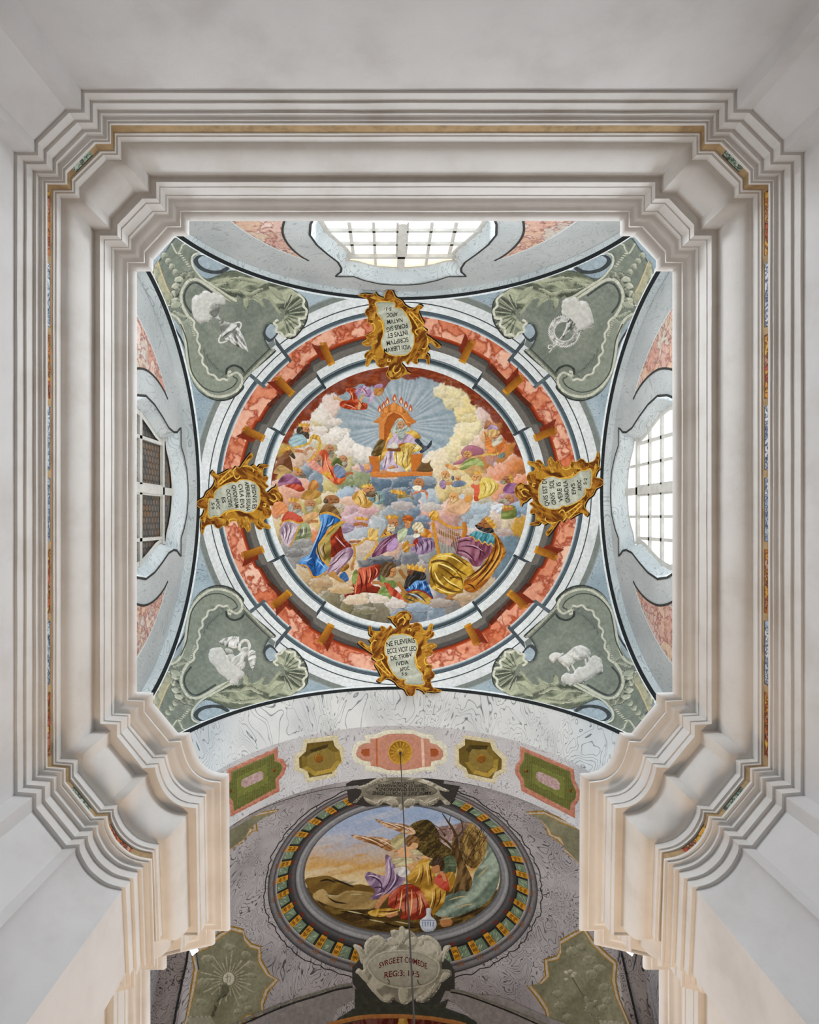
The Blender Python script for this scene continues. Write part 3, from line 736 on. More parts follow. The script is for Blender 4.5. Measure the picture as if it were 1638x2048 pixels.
def gilt(k, label, lines):
    """k quarter turns of the cartouche measured at the chancel side"""
    th = thing('gilt_cartouche', (Xd, Yd, 13.9), label, 'cartouche', 'gilt cartouches on the painted ring')
    sv = list(_boxes['dome'])
    _boxes['dome'].append((300, 300, 1300, 1500, 17))
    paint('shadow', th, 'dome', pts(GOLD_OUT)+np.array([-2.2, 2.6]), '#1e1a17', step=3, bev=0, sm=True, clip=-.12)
    fr_ = paint('frame', th, 'dome', GOLD_OUT, '#94561a', gain=.8, step=1.8, sm=True, clip=-.12, bev=4, amp=.75, fold=(35, 7, .55), hi='#dfa636', lo='#3a1706', var=.16, sc=2)
    for l in LEAVES:
        paint('leaf', fr_, 'dome', l, '#b37222', gain=.85, step=1.3, sm=True, clip=-.12, bev=2.5, amp=1.0, hi='#f3cf58', lo='#55240a', fold=(60, 4, .35))
    sc = paint('scroll', th, 'dome', CREAM, '#c3c6b4', step=2, sm=True, clip=-.12, bev=7, amp=.25, rim=.45, lo='#6f786a', hi='#eeeede', fold=(80, 16, .22))
    line('scroll_edge', sc, 'dome', CREAM, 1.7, '#e8b43c', closed=True, hi='#f6da78', clip=-.12)
    line('gilt_edge', fr_, 'dome', GOLD_OUT, 1.2, '#d39a34', closed=True, hi='#f3cf6a', clip=-.12)
    for l in GSTR: line('gilt_scroll', fr_, 'dome', l, 2.2, '#f0c048', hi='#fbe08a', amp=.6)
    _b = lettering('inscription', sc, 'dome', [(t, pts('b %g,%g' % c)[0], h/6.825, a, w/6.825, arc/6.825) for t, c, h, a, w, arc in lines], '#23231f')
    _boxes['dome'][:] = sv
    th.rotation_euler = (0, 0, k*math.pi/2)
    return th
gilt(0, 'gilt rocaille cartouche nearest the chancel arch, its scroll reading NE FLEVERIS', [('NE FLEVERIS', (828, 578), 66, -9, 395, 8), ('ECCE VICIT LEO', (845, 682), 66, -6, 400, 6), ('DE TRIBV', (838, 778), 60, -12, 300, -4), ('IVDA', (852, 866), 56, -8, 170, 0), ('APOC', (882, 945), 52, -12, 130, 6), ('5·5·', (885, 1015), 44, 0, 90, 0)])
gilt(1, 'gilt rocaille cartouche at the left of the ring, its scroll reading DIGNVS ES APERIRE', [('DIGNVS ES', (838, 545), 56, -3, 330, 14), ('APERIRE SIGNA', (835, 630), 56, -3, 400, 14), ('CVLA EIVS', (835, 715), 56, -5, 330, 10), ('QVONIAM', (842, 800), 56, -8, 310, 4), ('OCCISVS', (870, 885), 54, -9, 250, 2), ('ES', (900, 960), 50, -8, 80, 0), ('APOC', (955, 1040), 48, -6, 150, 0), ('5·9', (985, 1105), 44, 0, 90, 0)])
gilt(2, 'gilt rocaille cartouche under the back window, its scroll reading VIDI LIBRVM', [('VIDI LIBRVM', (838, 570), 60, -8, 370, -10), ('SCRIPTVM', (838, 660), 60, -10, 300, -4), ('INTVS ET', (842, 750), 60, -10, 280, 0), ('FORIS SIG', (850, 838), 60, -12, 290, -4), ('NATVM', (880, 920), 56, -8, 210, 0), ('APOC', (920, 1000), 52, -6, 150, 0), ('5·1·', (980, 1075), 46, 4, 100, 0)])
gilt(3, 'gilt rocaille cartouche at the right of the ring, its scroll reading QVIS EST DIGNVS', [('QVIS EST DI', (838, 560), 60, -6, 370, 8), ('GNVS   SOL', (840, 655), 60, -6, 340, 6), ('VERE IS', (845, 750), 60, -8, 270, 0), ('GNACVLA', (850, 840), 58, -8, 300, 0), ('EIVS', (885, 930), 54, -6, 150, 0), ('APOC', (930, 1010), 50, -4, 150, 0), ('5·2', (985, 1085), 44, 4, 90, 0)])

# ================================================================== GRISAILLE CARTOUCHES ON THE PENDENTIVES
PF = 'E 90,440 250,190 300,140 390,180 490,245 430,290 425,370 540,480 700,425 830,415 1000,480 1150,515 1280,585 1360,655 1365,790 1320,885 1235,965 1130,920 1080,850 1030,870 1010,950 1060,1050 1095,1075 850,1290 840,1370 740,1455 610,1470 480,1400 410,1270 375,1120 350,930 300,810 215,785 235,700 185,705 120,590 90,520'
BODY = '#838b7f'; PALE = '#d0d3c0'; DARK = '#3c433e'
def pend(sx, sy, label, emblem):
    th = thing('grisaille_cartouche', (Xd, Yd, 12.5), label, 'cartouche', 'grisaille cartouches in the four pendentives')
    sv = list(_boxes['dome']); _boxes['dome'].append((200, 300, 1400, 1500, 3))
    q = lambda n, P, c, parent=th, **k: paint(n, parent, 'dome', 'E '+P, c, **k)
    ln = lambda n, P, w_, c=PALE, parent=th, **k: line(n, parent, 'dome', 'E '+P, w_/4.095, c, **k)
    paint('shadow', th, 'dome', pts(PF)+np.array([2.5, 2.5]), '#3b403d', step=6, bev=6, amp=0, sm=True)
    fld = paint('field', th, 'dome', PF, BODY, step=3.0, sm=True, bev=9, amp=.3, rim=.6, var=.12, lo='#353b37', hi='#b4b9a8', fold=(20, 60, .10))
    # marble glimpsed through the scrolls
    for P, nm in (('440,320 510,285 640,345 735,390 650,440 530,425 455,375', 'opening'), ('225,790 290,830 340,930 370,1060 330,980 270,880', 'opening'), ('1040,860 1085,860 1130,930 1080,960 1050,930', 'opening'), ('1005,940 1040,860 1090,900 1120,940 1060,1000', 'opening')):
        op = q(nm, P, '#454b4c', parent=fld, sm=True, bev=3, amp=.2)
        PP = pts('E '+P); PP = PP+(PP.mean(0)-PP)*.22+np.array([2, -3]); paint('marble', op, 'dome', PP, '#a9bac3', sm=True, bev=3, amp=.3, var=.2)
    # long left scroll
    q('scroll', '215,770 300,775 350,830 400,800 445,860 470,960 490,1080 520,1190 590,1285 720,1290 790,1245 840,1310 805,1395 700,1450 580,1450 470,1380 400,1250 372,1100 345,930 290,830', '#929a8b', parent=fld, sm=True, bev=6, amp=.5, lo='#474e48', hi='#c9cdb9')
    ln('scroll_rim', '225,765 300,795 350,890 378,1050 400,1210 470,1345 580,1435 700,1440 800,1390 838,1310 795,1250 725,1275 715,1255 745,1235', 20, parent=fld)
    ln('scroll_groove', '330,850 380,980 400,1130 430,1260 520,1370 640,1410 750,1370 795,1310 760,1280', 10, '#4f564f', parent=fld)
    ln('shell_edge', '395,790 440,830 440,880 470,930 465,985 490,1030 480,1080 510,1120 510,1170 545,1210 560,1255 610,1275 640,1310 680,1300 720,1315', 17, '#d9dbc9', parent=fld, k=5)
    multi('shell_rays', fld, 'dome', [stroke(smooth(pts('E %g,%g %g,%g %g,%g' % (520+i*24, 1060+i*38, 535+i*26, 1130+i*22, 555+i*28, 1185+i*14+10)), False), 3.2, False, .6) for i in range(7)], '#6a7269', step=1.5, bev=2)
    ln('inner_rim', '400,800 345,700 336,600 385,505 450,483 530,520 640,600 730,650 800,672', 24, parent=fld)
    ln('inner_shade', '420,760 372,690 362,610 400,535 455,512 520,545 620,620', 16, '#4b524d', parent=fld)
    # straight ledge against the ring
    ln('ledge', '1095,1060 960,1190 850,1300', 22, '#a9ae9c', sm=False, parent=fld)
    ln('ledge_line', '1065,1050 940,1170 845,1265', 9, '#414843', sm=False, parent=fld)
    ln('scroll_eye', '705,1265 715,1215 770,1190 830,1215 850,1250', 18, '#3f4641', parent=fld)
    # acanthus and shell wing along the arch
    wing = q('leaf_wing', '430,300 440,390 520,480 640,545 740,650 800,680 790,620 830,640 870,720 890,660 930,650 1010,700 1000,640 1060,660 1130,760 1150,720 1190,760 1150,830 1100,840 1130,915 1230,960 1300,890 1320,810 1360,770 1355,660 1280,590 1150,520 1000,490 830,420 700,430 560,490 470,430 430,360', '#868e78', parent=th, sm=True, step=2.2, bev=5, amp=.5, fold=(70, 14, .55), lo='#2a302b', hi='#cdd1b2')
    for P in ('500,480 620,520 720,500 780,460 700,520 620,560', '560,510 700,560 800,560 820,590 740,590', '620,560 740,620 800,640 790,680 720,650', '820,570 900,590 960,560 1010,560 930,620 860,620', '850,640 890,650 890,700 870,725 845,690', '930,620 990,640 1020,700 1000,710 960,660', '1020,610 1070,640 1130,720 1160,760 1140,780 1080,690', '1050,540 1130,570 1180,650 1180,670 1100,620', '720,480 830,460 930,490 960,520 850,500'):
        q('acanthus_leaf', P, '#a4aa90', parent=wing, sm=True, step=1.4, bev=3.5, amp=1.0, rim=.2, lo='#2b312c', hi='#e0e2cb')
    ln('wing_rim', '500,260 430,290 428,370 500,470 600,540 690,600 790,665', 17, parent=wing)
    cx, cy = 1165, 770
    multi('fan_ribs', wing, 'dome', [stroke(pts('E %g,%g %g,%g' % (cx+60*math.cos(a), cy+60*math.sin(a), cx+200*math.cos(a), cy+190*math.sin(a))), 1.2, False, 3.6) for a in np.radians(np.arange(-75, 82, 17))], '#adb29b', step=1.5, bev=2)
    multi('fan_grooves', wing, 'dome', [stroke(pts('E %g,%g %g,%g' % (cx+50*math.cos(a), cy+50*math.sin(a), cx+185*math.cos(a), cy+175*math.sin(a))), 1.0, False, 2.6) for a in np.radians(np.arange(-66, 76, 17))], '#565d52', step=1.5, bev=2)
    ln('fan_rim', '1290,600 1340,650 1335,700 1365,740 1345,800 1300,810 1310,860 1270,890 1265,940 1215,935 1180,955 1150,920 1115,910 1120,870 1095,840 1130,815', 19, '#dcdecb', parent=wing, k=5)
    # foot of the cartouche: leaf, pearls and rosettes
    q('foot_leaf', '110,420 140,340 180,440 230,560 270,640 225,690 185,700 130,590', '#9aa08b', parent=fld, sm=True, bev=5, amp=.6, fold=(30, 14, .35), hi='#d8cda6')
    ln('foot_rim', '112,440 120,520 150,570 160,630 195,660 200,705 240,695', 14, '#dcdecb', parent=fld, k=5)
    ln('foot_vein', '140,330 180,450 220,560 275,640', 12, '#cdbf98', parent=fld)
    ln('foot_curl', '255,190 300,270 330,240 350,200 395,190', 14, '#c6cab4', parent=fld)
    multi('foot_notches', fld, 'dome', [stroke(pts('E %g,%g %g,%g' % (310+i*13, 275+i*17, 335+i*13, 270+i*17)), 2.2) for i in range(7)], '#d0d3be', step=1.2, bev=1)
    for cx_, cy_ in ((195, 290), (228, 335), (258, 380), (288, 425)): paint('pearl', fld, 'dome', circ(280+cx_/4.095, 440+cy_/4.095, 6.2, ry=6.8), '#a5ab97', step=1.5, bev=6, amp=.9, lo='#3a403a', hi='#dfe0cf')
    for i, (cx_, cy_) in enumerate(((425, 445), (365, 455), (315, 490), (290, 545), (280, 605), (285, 665))):
        paint('rosette', fld, 'dome', circ(280+cx_/4.095, 440+cy_/4.095, 9.5, 9, ry=8), '#9ba18d', step=1.6, bev=6, amp=1.0, sm=True, fold=(40*i, 5, .4), lo='#2f3530', hi='#d9dbc8')
    multi('notches', fld, 'dome', [stroke(pts('E %g,%g %g,%g' % (395+i*5, 810+i*17, 415+i*5, 804+i*17)), 2.0) for i in range(9)], '#c6cab3', step=1.2, bev=1)
    for P in ('245,695 300,660 340,690 320,720 270,725', '215,770 280,740 350,770 390,800 340,800 280,765'):
        q('curl', P, '#a8ae9b', parent=fld, sm=True, bev=4, amp=.9, lo='#353b36', hi='#d9dcc9')
    th.scale = (sx, sy, 1)
    _boxes['dome'][:] = sv
    return th
p1 = pend(1, 1, 'grey scrolled cartouche in the pendentive with a smoking censer', None)
pend(-1, 1, 'grey scrolled cartouche in the pendentive with a laurel wreath', None)
pend(1, -1, 'grey scrolled cartouche in the pendentive with a pelican', None)
pend(-1, -1, 'grey scrolled cartouche in the pendentive with a lamb', None)
_boxes['dome'] += [(200, 300, 700, 900, 14), (900, 300, 1400, 900, 14), (200, 1100, 700, 1500, 14), (900, 1100, 1400, 1500, 14)]

# ---- emblems in white relief
EMB = dict(lo='#4f534d', hi='#ffffff')
def emblem(name, c, label, cat): 
    w = hit([c], 'dome')[0]; return thing(name, tuple(w), label, cat, 'white relief emblems in the pendentives')
def cloud(th, fr, body, lobes, r=6):
    b = paint('cloud', th, 'dome', body, '#d3d3cb', fr=fr, sm=True, step=1.8, bev=8, amp=.5, relief=.03, **EMB)
    for x, y, rr in lobes:
        f = FR[fr]; paint('cloud_lobe', b, 'dome', circ(f[0]+x/f[2], f[1]+y/f[2], rr/f[2], 14), '#dcdcd4', step=1.8, bev=rr/f[2]*.9, amp=.9, rim=.22, relief=.02, **EMB)
e = emblem('censer_emblem', (445, 640), 'white relief of a smoking censer with cloud in the upper left pendentive', 'relief')
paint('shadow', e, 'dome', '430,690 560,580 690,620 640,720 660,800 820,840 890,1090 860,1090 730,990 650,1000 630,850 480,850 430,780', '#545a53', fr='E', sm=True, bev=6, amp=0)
cloud(e, 'E', '420,700 440,640 520,590 600,600 690,640 690,690 620,690 580,730 590,800 500,840 440,800', [(470, 660, 50), (540, 630, 55), (600, 640, 50), (655, 645, 40), (480, 740, 50), (540, 720, 55), (500, 805, 40), (555, 800, 32)])
lid = paint('censer_lid', e, 'dome', '550,760 570,720 620,690 650,700 650,760 640,790 700,830 790,850 800,870 670,970 660,900 640,810 590,790', '#b9bab2', fr='E', step=1.5, bev=4, amp=.7, fold=(40, 6, .6), relief=.03, **EMB)
line('censer_rim', e, 'dome', np.array([(280+(735+s*math.cos(t)*88-c2*math.sin(t)*28)/4.095, 440+(920+s*0+math.cos(t)*-78-math.sin(t)*30)/4.095) for t in np.linspace(0, 6.2, 24) for s, c2 in ((1, 1),)]), 3.2, '#e6e6de', closed=True, **EMB)
paint('censer_bowl', e, 'dome', '690,975 800,870 840,940 870,1020 885,1080 850,1060 790,1030', '#a9aaa2', fr='E', step=1.4, bev=4, amp=.7, fold=(-35, 4, .7), relief=.04, **EMB)
e = emblem('wreath_emblem', (1135, 660), 'white relief of a laurel wreath and wheat sheaf with cloud in the upper right pendentive', 'relief')
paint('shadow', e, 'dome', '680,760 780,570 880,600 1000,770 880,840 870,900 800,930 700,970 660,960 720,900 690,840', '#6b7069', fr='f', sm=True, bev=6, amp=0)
cloud(e, 'f', '755,640 790,590 850,575 900,610 960,640 985,700 995,770 960,800 880,830 860,790 790,720', [(800, 620, 42), (850, 610, 42), (910, 650, 55), (800, 680, 45), (870, 700, 60), (940, 720, 50), (965, 770, 32), (890, 790, 42)])
wc = np.array([(920+(778+95*math.cos(t))/3.7227, 440+(828+95*math.sin(t))/3.7227) for t in np.linspace(0, 2*math.pi, 28, endpoint=False)])
wr = line('wreath', e, 'dome', wc, 7, '#c9cac2', closed=True, fold=(45, 3, .5), relief=.02, **EMB)
multi('wreath_leaves', wr, 'dome', [np.array([c+np.array([math.cos(a), math.sin(a)])*6.5, c+np.array([-math.sin(a), math.cos(a)])*1.6, c-np.array([math.cos(a), math.sin(a)])*2, c-np.array([-math.sin(a), math.cos(a)])*1.6]) for i, t in enumerate(np.linspace(0, 2*math.pi, 44)) for s in (-1, 1)
      for c, a in [(np.array([920+(778+(95+s*14)*math.cos(t))/3.7227, 440+(828+(95+s*14)*math.sin(t))/3.7227]), t+.9*s+(0 if s > 0 else math.pi))]], '#efefe8', step=2.5, bev=2)
paint('sheaf', e, 'dome', '760,860 790,790 800,730 830,700 880,740 870,790 800,840 770,880', '#c4c5bb', fr='f', step=1.3, bev=3, amp=.5, fold=(35, 3.2, .8), relief=.02, **EMB)
line('sheaf_stem', e, 'dome', 'f 790,830 750,880 700,940', 2.6, '#e3e3da', **EMB)
line('ribbon', e, 'dome', 'f 700,935 665,930 660,955 690,950 720,925 725,905 700,910 690,950 665,985', 2, '#ecece4', **EMB)
e = emblem('pelican_emblem', (470, 1315), 'white relief of a pelican with raised wings on a cloud in the lower left pendentive', 'relief')
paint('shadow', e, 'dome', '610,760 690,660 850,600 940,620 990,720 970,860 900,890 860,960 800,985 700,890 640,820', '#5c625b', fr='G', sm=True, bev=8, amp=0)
cloud(e, 'G', '612,730 640,690 700,685 740,720 760,770 830,830 890,880 885,920 850,935 840,970 800,980 770,940 720,900 690,880 660,830 620,790', [(655, 725, 42), (700, 715, 34), (680, 780, 48), (740, 790, 50), (730, 850, 48), (790, 850, 50), (790, 910, 42), (850, 890, 36), (805, 950, 32)])
bd = paint('body', e, 'dome', '840,740 870,690 900,680 925,690 925,730 890,770 880,830 850,850 800,820 780,770', '#dadad2', fr='G', sm=True, step=1.4, bev=7, amp=.6, relief=.06, fold=(50, 4, .35), **EMB)
paint('wing', e, 'dome', '680,645 730,610 800,595 850,600 850,640 830,670 850,690 800,690 740,670', '#e2e2da', fr='G', step=1.4, bev=4, amp=.5, fold=(15, 3.4, .55), relief=.04, **EMB)
paint('wing', e, 'dome', '915,720 950,700 980,715 985,770 970,830 955,865 935,830 920,790', '#dcdcd4', fr='G', step=1.3, bev=4, amp=.5, fold=(80, 3.2, .55), relief=.04, **EMB)
line('neck', e, 'dome', 'G 915,720 930,670 915,635 885,630 860,650 850,690 862,705', 6.2, '#e6e6de', relief=.04, **EMB)
for P in ('740,690 790,700 800,730 750,720', '760,740 810,740 820,790 770,780', '830,820 860,830 860,880 830,860', '870,800 900,800 890,850 860,860'): paint('chick', e, 'dome', P, '#cfcfc7', fr='G', sm=True, bev=4, amp=.7, relief=.03, **EMB)
e = emblem('lamb_emblem', (1155, 1330), 'white relief of a lamb standing on a cloud in the lower right pendentive', 'relief')
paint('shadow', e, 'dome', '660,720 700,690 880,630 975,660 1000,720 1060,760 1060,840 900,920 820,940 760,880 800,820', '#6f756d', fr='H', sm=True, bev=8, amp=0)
cloud(e, 'H', '755,880 790,840 840,850 880,800 930,790 980,720 1020,715 1055,760 1065,810 1020,850 960,890 890,915 830,935 780,915', [(790, 885, 38), (840, 890, 45), (890, 850, 45), (940, 840, 50), (900, 890, 36), (990, 800, 50), (1020, 760, 40), (1030, 820, 36), (830, 920, 24)])
paint('body', e, 'dome', '730,740 790,700 850,650 900,635 950,655 975,690 970,720 920,740 860,760 840,780 790,800 750,770', '#e4e4dc', fr='H', sm=True, step=1.4, bev=8, amp=.5, relief=.06, fold=(120, 3.5, .18), var=.2, sc=3, **EMB)
paint('head', e, 'dome', '660,730 680,700 720,688 760,705 755,740 720,745 705,765 685,765', '#e4e4dc', fr='H', sm=True, step=1.3, bev=4, amp=.6, relief=.05, **EMB)
for P in ('H 795,790 815,830', 'H 830,775 855,825', 'H 935,735 940,790', 'H 960,720 972,770'): line('leg', e, 'dome', P, 4.2, '#dcdcd4', sm=False, relief=.03, **EMB)
paint('ear', e, 'dome', '735,700 770,690 775,705 745,715', '#cacac2', fr='H', bev=2, amp=.5, **EMB)

# ================================================================== ROUND FRESCO OF THE VAULT
fres = thing('round_fresco', (Xd, Yd, 15.4), 'round ceiling fresco of a bearded figure enthroned above kings kneeling on clouds', 'fresco')
fc = hit([(799, 990)], 'dome')[0]
RF = 3.42; a = np.linspace(0, 2*math.pi, 140, endpoint=False)
disc = proj(dome_at(np.stack([RF*np.cos(a), RF*np.sin(a)], 1)))
def blobpaint(name, parent, surf, P, blobs, step, wob_=14, gain=None, rimw=2.2, rima=.55, lay=None, extra=None, flat=None):
    """ground of a painting: soft lumps of cloud colour, each with a lit rim"""
    Q, T = fill(P, step); n = len(Q)
    x = Q[:, 0]+wob_*fbm(Q[:, 0]/22, Q[:, 1]/22, 4)+3*fbm(Q[:, 0]/6+9, Q[:, 1]/6, 3); y = Q[:, 1]+wob_*fbm(Q[:, 0]/22+31, Q[:, 1]/22+7, 4)+3*fbm(Q[:, 0]/6-4, Q[:, 1]/6+8, 3)
    D = np.stack([np.hypot(x-b[0], (y-b[1])*(b[4] if len(b) > 4 else 1))-b[2] for b in blobs], 1)
    i1 = D.argmin(1); d1 = D[np.arange(n), i1]; D2 = D.copy(); D2[np.arange(n), i1] = 1e9; d2 = D2.min(1)
    cols = np.array([lin(b[3]) for b in blobs]); C = cols[i1]
    C2 = cols[D2.argmin(1)]; mixw = np.clip(1-(d2-d1)/9, 0, 1)[:, None]*.25; C = C*(1-mixw)+C2*mixw
    bx = np.array([b[0] for b in blobs])[i1]; by = np.array([b[1] for b in blobs])[i1]
    up = ((x-bx)*LDIR[0]+(y-by)*LDIR[1])/(np.hypot(x-bx, y-by)+8)
    e = np.clip(1-(d2-d1)/(2*rimw+3), 0, 1)
    s = up*.36+e*rima*1.1*np.clip(up+.15, 0, 1)-.35*np.clip(1-(d2-d1)/14, 0, 1)*np.clip(-up, 0, 1)+.28*fbm(Q[:, 0]/9, Q[:, 1]/9, 4)
    if flat is not None:      # open sky and dark rim: no lumps
        m = np.isin(i1, flat); s = np.where(m, .16*fbm(Q[:, 0]/14, Q[:, 1]/14, 4), s); sky = m & (C[:, 2] > C[:, 0]); C[sky] = C[sky]*.25+lin('#8fa3ad')*.75
    s = s[:, None]; C = np.where(s > 0, C+(1-C)*s*.6, C*(1+s*.9))
    if extra: C = extra(Q, C)
    L = lay or layer_for(surf, Q); W = hit(Q, surf); W = W+normal(W, surf)*(L*EPS)
    o = mesh(name, W, T, PAINT, parent, True); set_pig(o, C*(gain or GAIN[surf])); return o
BL = [(800, 850, 60, '#8fa3ac'), (740, 850, 30, '#93a6ae'), (862, 830, 42, '#8399a2'), (720, 815, 22, '#9aabb2'), (690, 830, 16, '#a4b2b6'), (880, 870, 26, '#8da1a9'), (846, 880, 18, '#9aabaf'), (810, 790, 26, '#94a7b0'), (856, 790, 22, '#8da1aa'),
      (650, 840, 18, '#e8dfd2'), (632, 868, 14, '#ece6da'), (668, 868, 16, '#eee8dd'), (690, 890, 14, '#efe9dd'), (708, 910, 12, '#f0eadf'), (640, 850, 14, '#cfc08e'), (655, 890, 18, '#cdbf8d'), (690, 925, 16, '#d3c594'), (665, 815, 14, '#e6cfc2'), (612, 860, 12, '#e3cfc4'),
      (900, 800, 16, '#efe2b0'), (925, 825, 16, '#eedd9f'), (880, 785, 12, '#efe2b4'), (945, 850, 16, '#f0e3b5'), (925, 875, 18, '#efe0b0'), (905, 900, 16, '#eee0b2'), (965, 840, 12, '#e3c6bb'), (950, 890, 18, '#e6c3ad'), (970, 870, 14, '#dcb48c'), (985, 850, 10, '#c98c52'),
      (880, 930, 18, '#e9d9b6'), (900, 950, 16, '#e3cf9c'), (940, 920, 16, '#dfb779'), (985, 905, 12, '#d48a4a'), (1010, 905, 10, '#cf8a44'), (1030, 930, 12, '#d8894f'), (1005, 950, 14, '#e2966f'), (1020, 990, 14, '#b98a90'), (1000, 975, 12, '#e5a884'), (1035, 965, 12, '#e69a72'),
      (560, 900, 12, '#c9a85c'), (575, 950, 14, '#cdb568'), (590, 920, 12, '#d8b9a0'), (608, 945, 14, '#8799a6'), (628, 965, 14, '#7d8f9c'), (642, 930, 12, '#dc7c56'), (600, 975, 12, '#e5ad94'), (570, 985, 14, '#e6b096'), (560, 1010, 12, '#e4a07c'),
      (660, 965, 14, '#d1c07e'), (625, 1000, 16, '#c7b46e'), (690, 960, 16, '#8f9a72'), (720, 955, 18, '#97a07a'), (660, 1000, 16, '#d8c79a'), (690, 985, 12, '#a9bccb'), (705, 1005, 14, '#d7b3b6'), (740, 1010, 14, '#d6cdb5'), (720, 1040, 14, '#c9a3ad'),
      (770, 960, 16, '#64788a'), (800, 968, 16, '#5f7484'), (840, 960, 14, '#6e8090'), (770, 990, 12, '#6d7f8e'), (790, 945, 12, '#cfc4bd'), (820, 1000, 14, '#8598a8'), (830, 1030, 16, '#6c7f90'), (790, 1030, 14, '#8f9aa0'), (860, 1000, 14, '#aebcc4'), (850, 1020, 14, '#e3b3a0'),
      (890, 985, 14, '#d8c082'), (920, 970, 12, '#e3cd93'), (905, 1010, 14, '#dfb6a2'), (880, 1035, 14, '#d9aaa0'), (935, 1010, 14, '#b4c3cc'), (960, 1025, 14, '#b3c2ca'), (955, 1000, 12, '#d6cbb0'), (990, 1040, 14, '#d8c5b2'), (1015, 1035, 12, '#e3d2b4'), (1035, 1055, 12, '#c69a3c'), (1035, 1020, 10, '#9db3c6'), (970, 1060, 12, '#c9b8b0'), (1010, 1075, 12, '#7d94a2'),
      (555, 1060, 12, '#d9bf86'), (590, 1090, 14, '#8c8f8e'), (605, 1110, 14, '#9a9996'), (585, 1075, 10, '#b6b6b0'), (640, 1050, 12, '#dcbf80'), (635, 1070, 12, '#dc8a5c'), (650, 1130, 12, '#c9b089'), (680, 1165, 14, '#d3b78a'), (650, 1165, 14, '#bda277'), (620, 1150, 12, '#c4a97f'), (700, 1175, 14, '#cdae7e'), (665, 1190, 14, '#8e8669'),
      (740, 1085, 12, '#d3bdae'), (725, 1060, 12, '#b7c0c6'), (760, 1065, 12, '#9fa9ae'), (775, 1105, 14, '#d6b29c'), (760, 1120, 14, '#5d5f64'), (790, 1120, 12, '#6e6f74'), (820, 1115, 14, '#7c8087'), (850, 1120, 12, '#8b8d8e'), (800, 1140, 12, '#b7a27c'), (845, 1135, 12, '#9c9087'),
      (700, 1205, 14, '#8c8260'), (730, 1215, 16, '#7f7a60'), (760, 1215, 14, '#88806a'), (720, 1195, 10, '#e4d3b8'), (750, 1192, 10, '#e8dccb'), (785, 1205, 12, '#e0d6cb'), (800, 1215, 14, '#98a6b2'), (840, 1215, 14, '#8fa0ae'), (870, 1205, 14, '#a99d93'), (890, 1190, 14, '#98939a'), (920, 1190, 12, '#c4aa8c'), (870, 1225, 12, '#8797a4'), (815, 1232, 12, '#7f7a80'), (905, 1205, 10, '#8d8883')]
BL += [(799+270*math.cos(t), 985+258*math.sin(t), 16+6*math.sin(t*7), '#7c3219') for t in np.radians(np.arange(190, 345, 5.5))]
def rays(Q, C):
    dx = Q[:, 0]-798; dy = Q[:, 1]-850; r = np.hypot(dx, dy); th = np.arctan2(dy, dx)
    m = np.clip(1-(r-60)/75, 0, 1)*np.clip((r-20)/15, 0, 1)*(dy < 60)
    bl = np.clip((C[:, 2]-C[:, 0])*6, 0, 1)
    s = (np.sin(th*46+3*np.sin(th*9))*.5+.5)*.6*m*bl
    C = C+(1-C)*s[:, None]*.6
    red = np.clip((C[:, 0]-C[:, 2]*1.9)*3, 0, 1)*(Q[:, 1] < 880)*(np.hypot(Q[:, 0]-799, Q[:, 1]-988) > 205)
    st = np.clip(fbm(Q[:, 0]/16, Q[:, 1]/5, 4)*2.2, 0, 1)*red
    return C*(1-.5*st[:, None])+lin('#c4703a')*.6*st[:, None]
_boxes['dome'] = [b for b in _boxes['dome'] if b[4] != 16]+[(360, 560, 1250, 1420, 16)]
blobpaint('painted_sky', fres, 'dome', disc, BL, 2.0, extra=rays, lay=12, flat=list(range(9))+[i for i, b in enumerate(BL) if b[3] == '#7c3219'])
_boxes['dome'] = [b for b in _boxes['dome']]
_boxes['dome'].append((500, 700, 1100, 1260, 17))
def lump(x, y, rx, ry, col, k=7):
    a_ = np.linspace(0, 2*math.pi, 64, endpoint=False); ph = (x*.37+y*.11) % 6.28
    r = .86+.16*np.abs(np.sin(k*.5*a_+ph))+.05*np.sin(3*a_+ph*2)
    P = np.stack([x+rx*r*np.cos(a_), y+ry*r*np.sin(a_)*np.where(np.sin(a_) > 0, .75, 1.1)], 1); c = lin(col)
    return paint('cloud', fres, 'dome', P, col, step=1.6, bev=ry*.95, amp=.6, hi=np.clip(c*.5+.5, 0, 1), lo=c*np.array([.58, .54, .55]), var=.12)
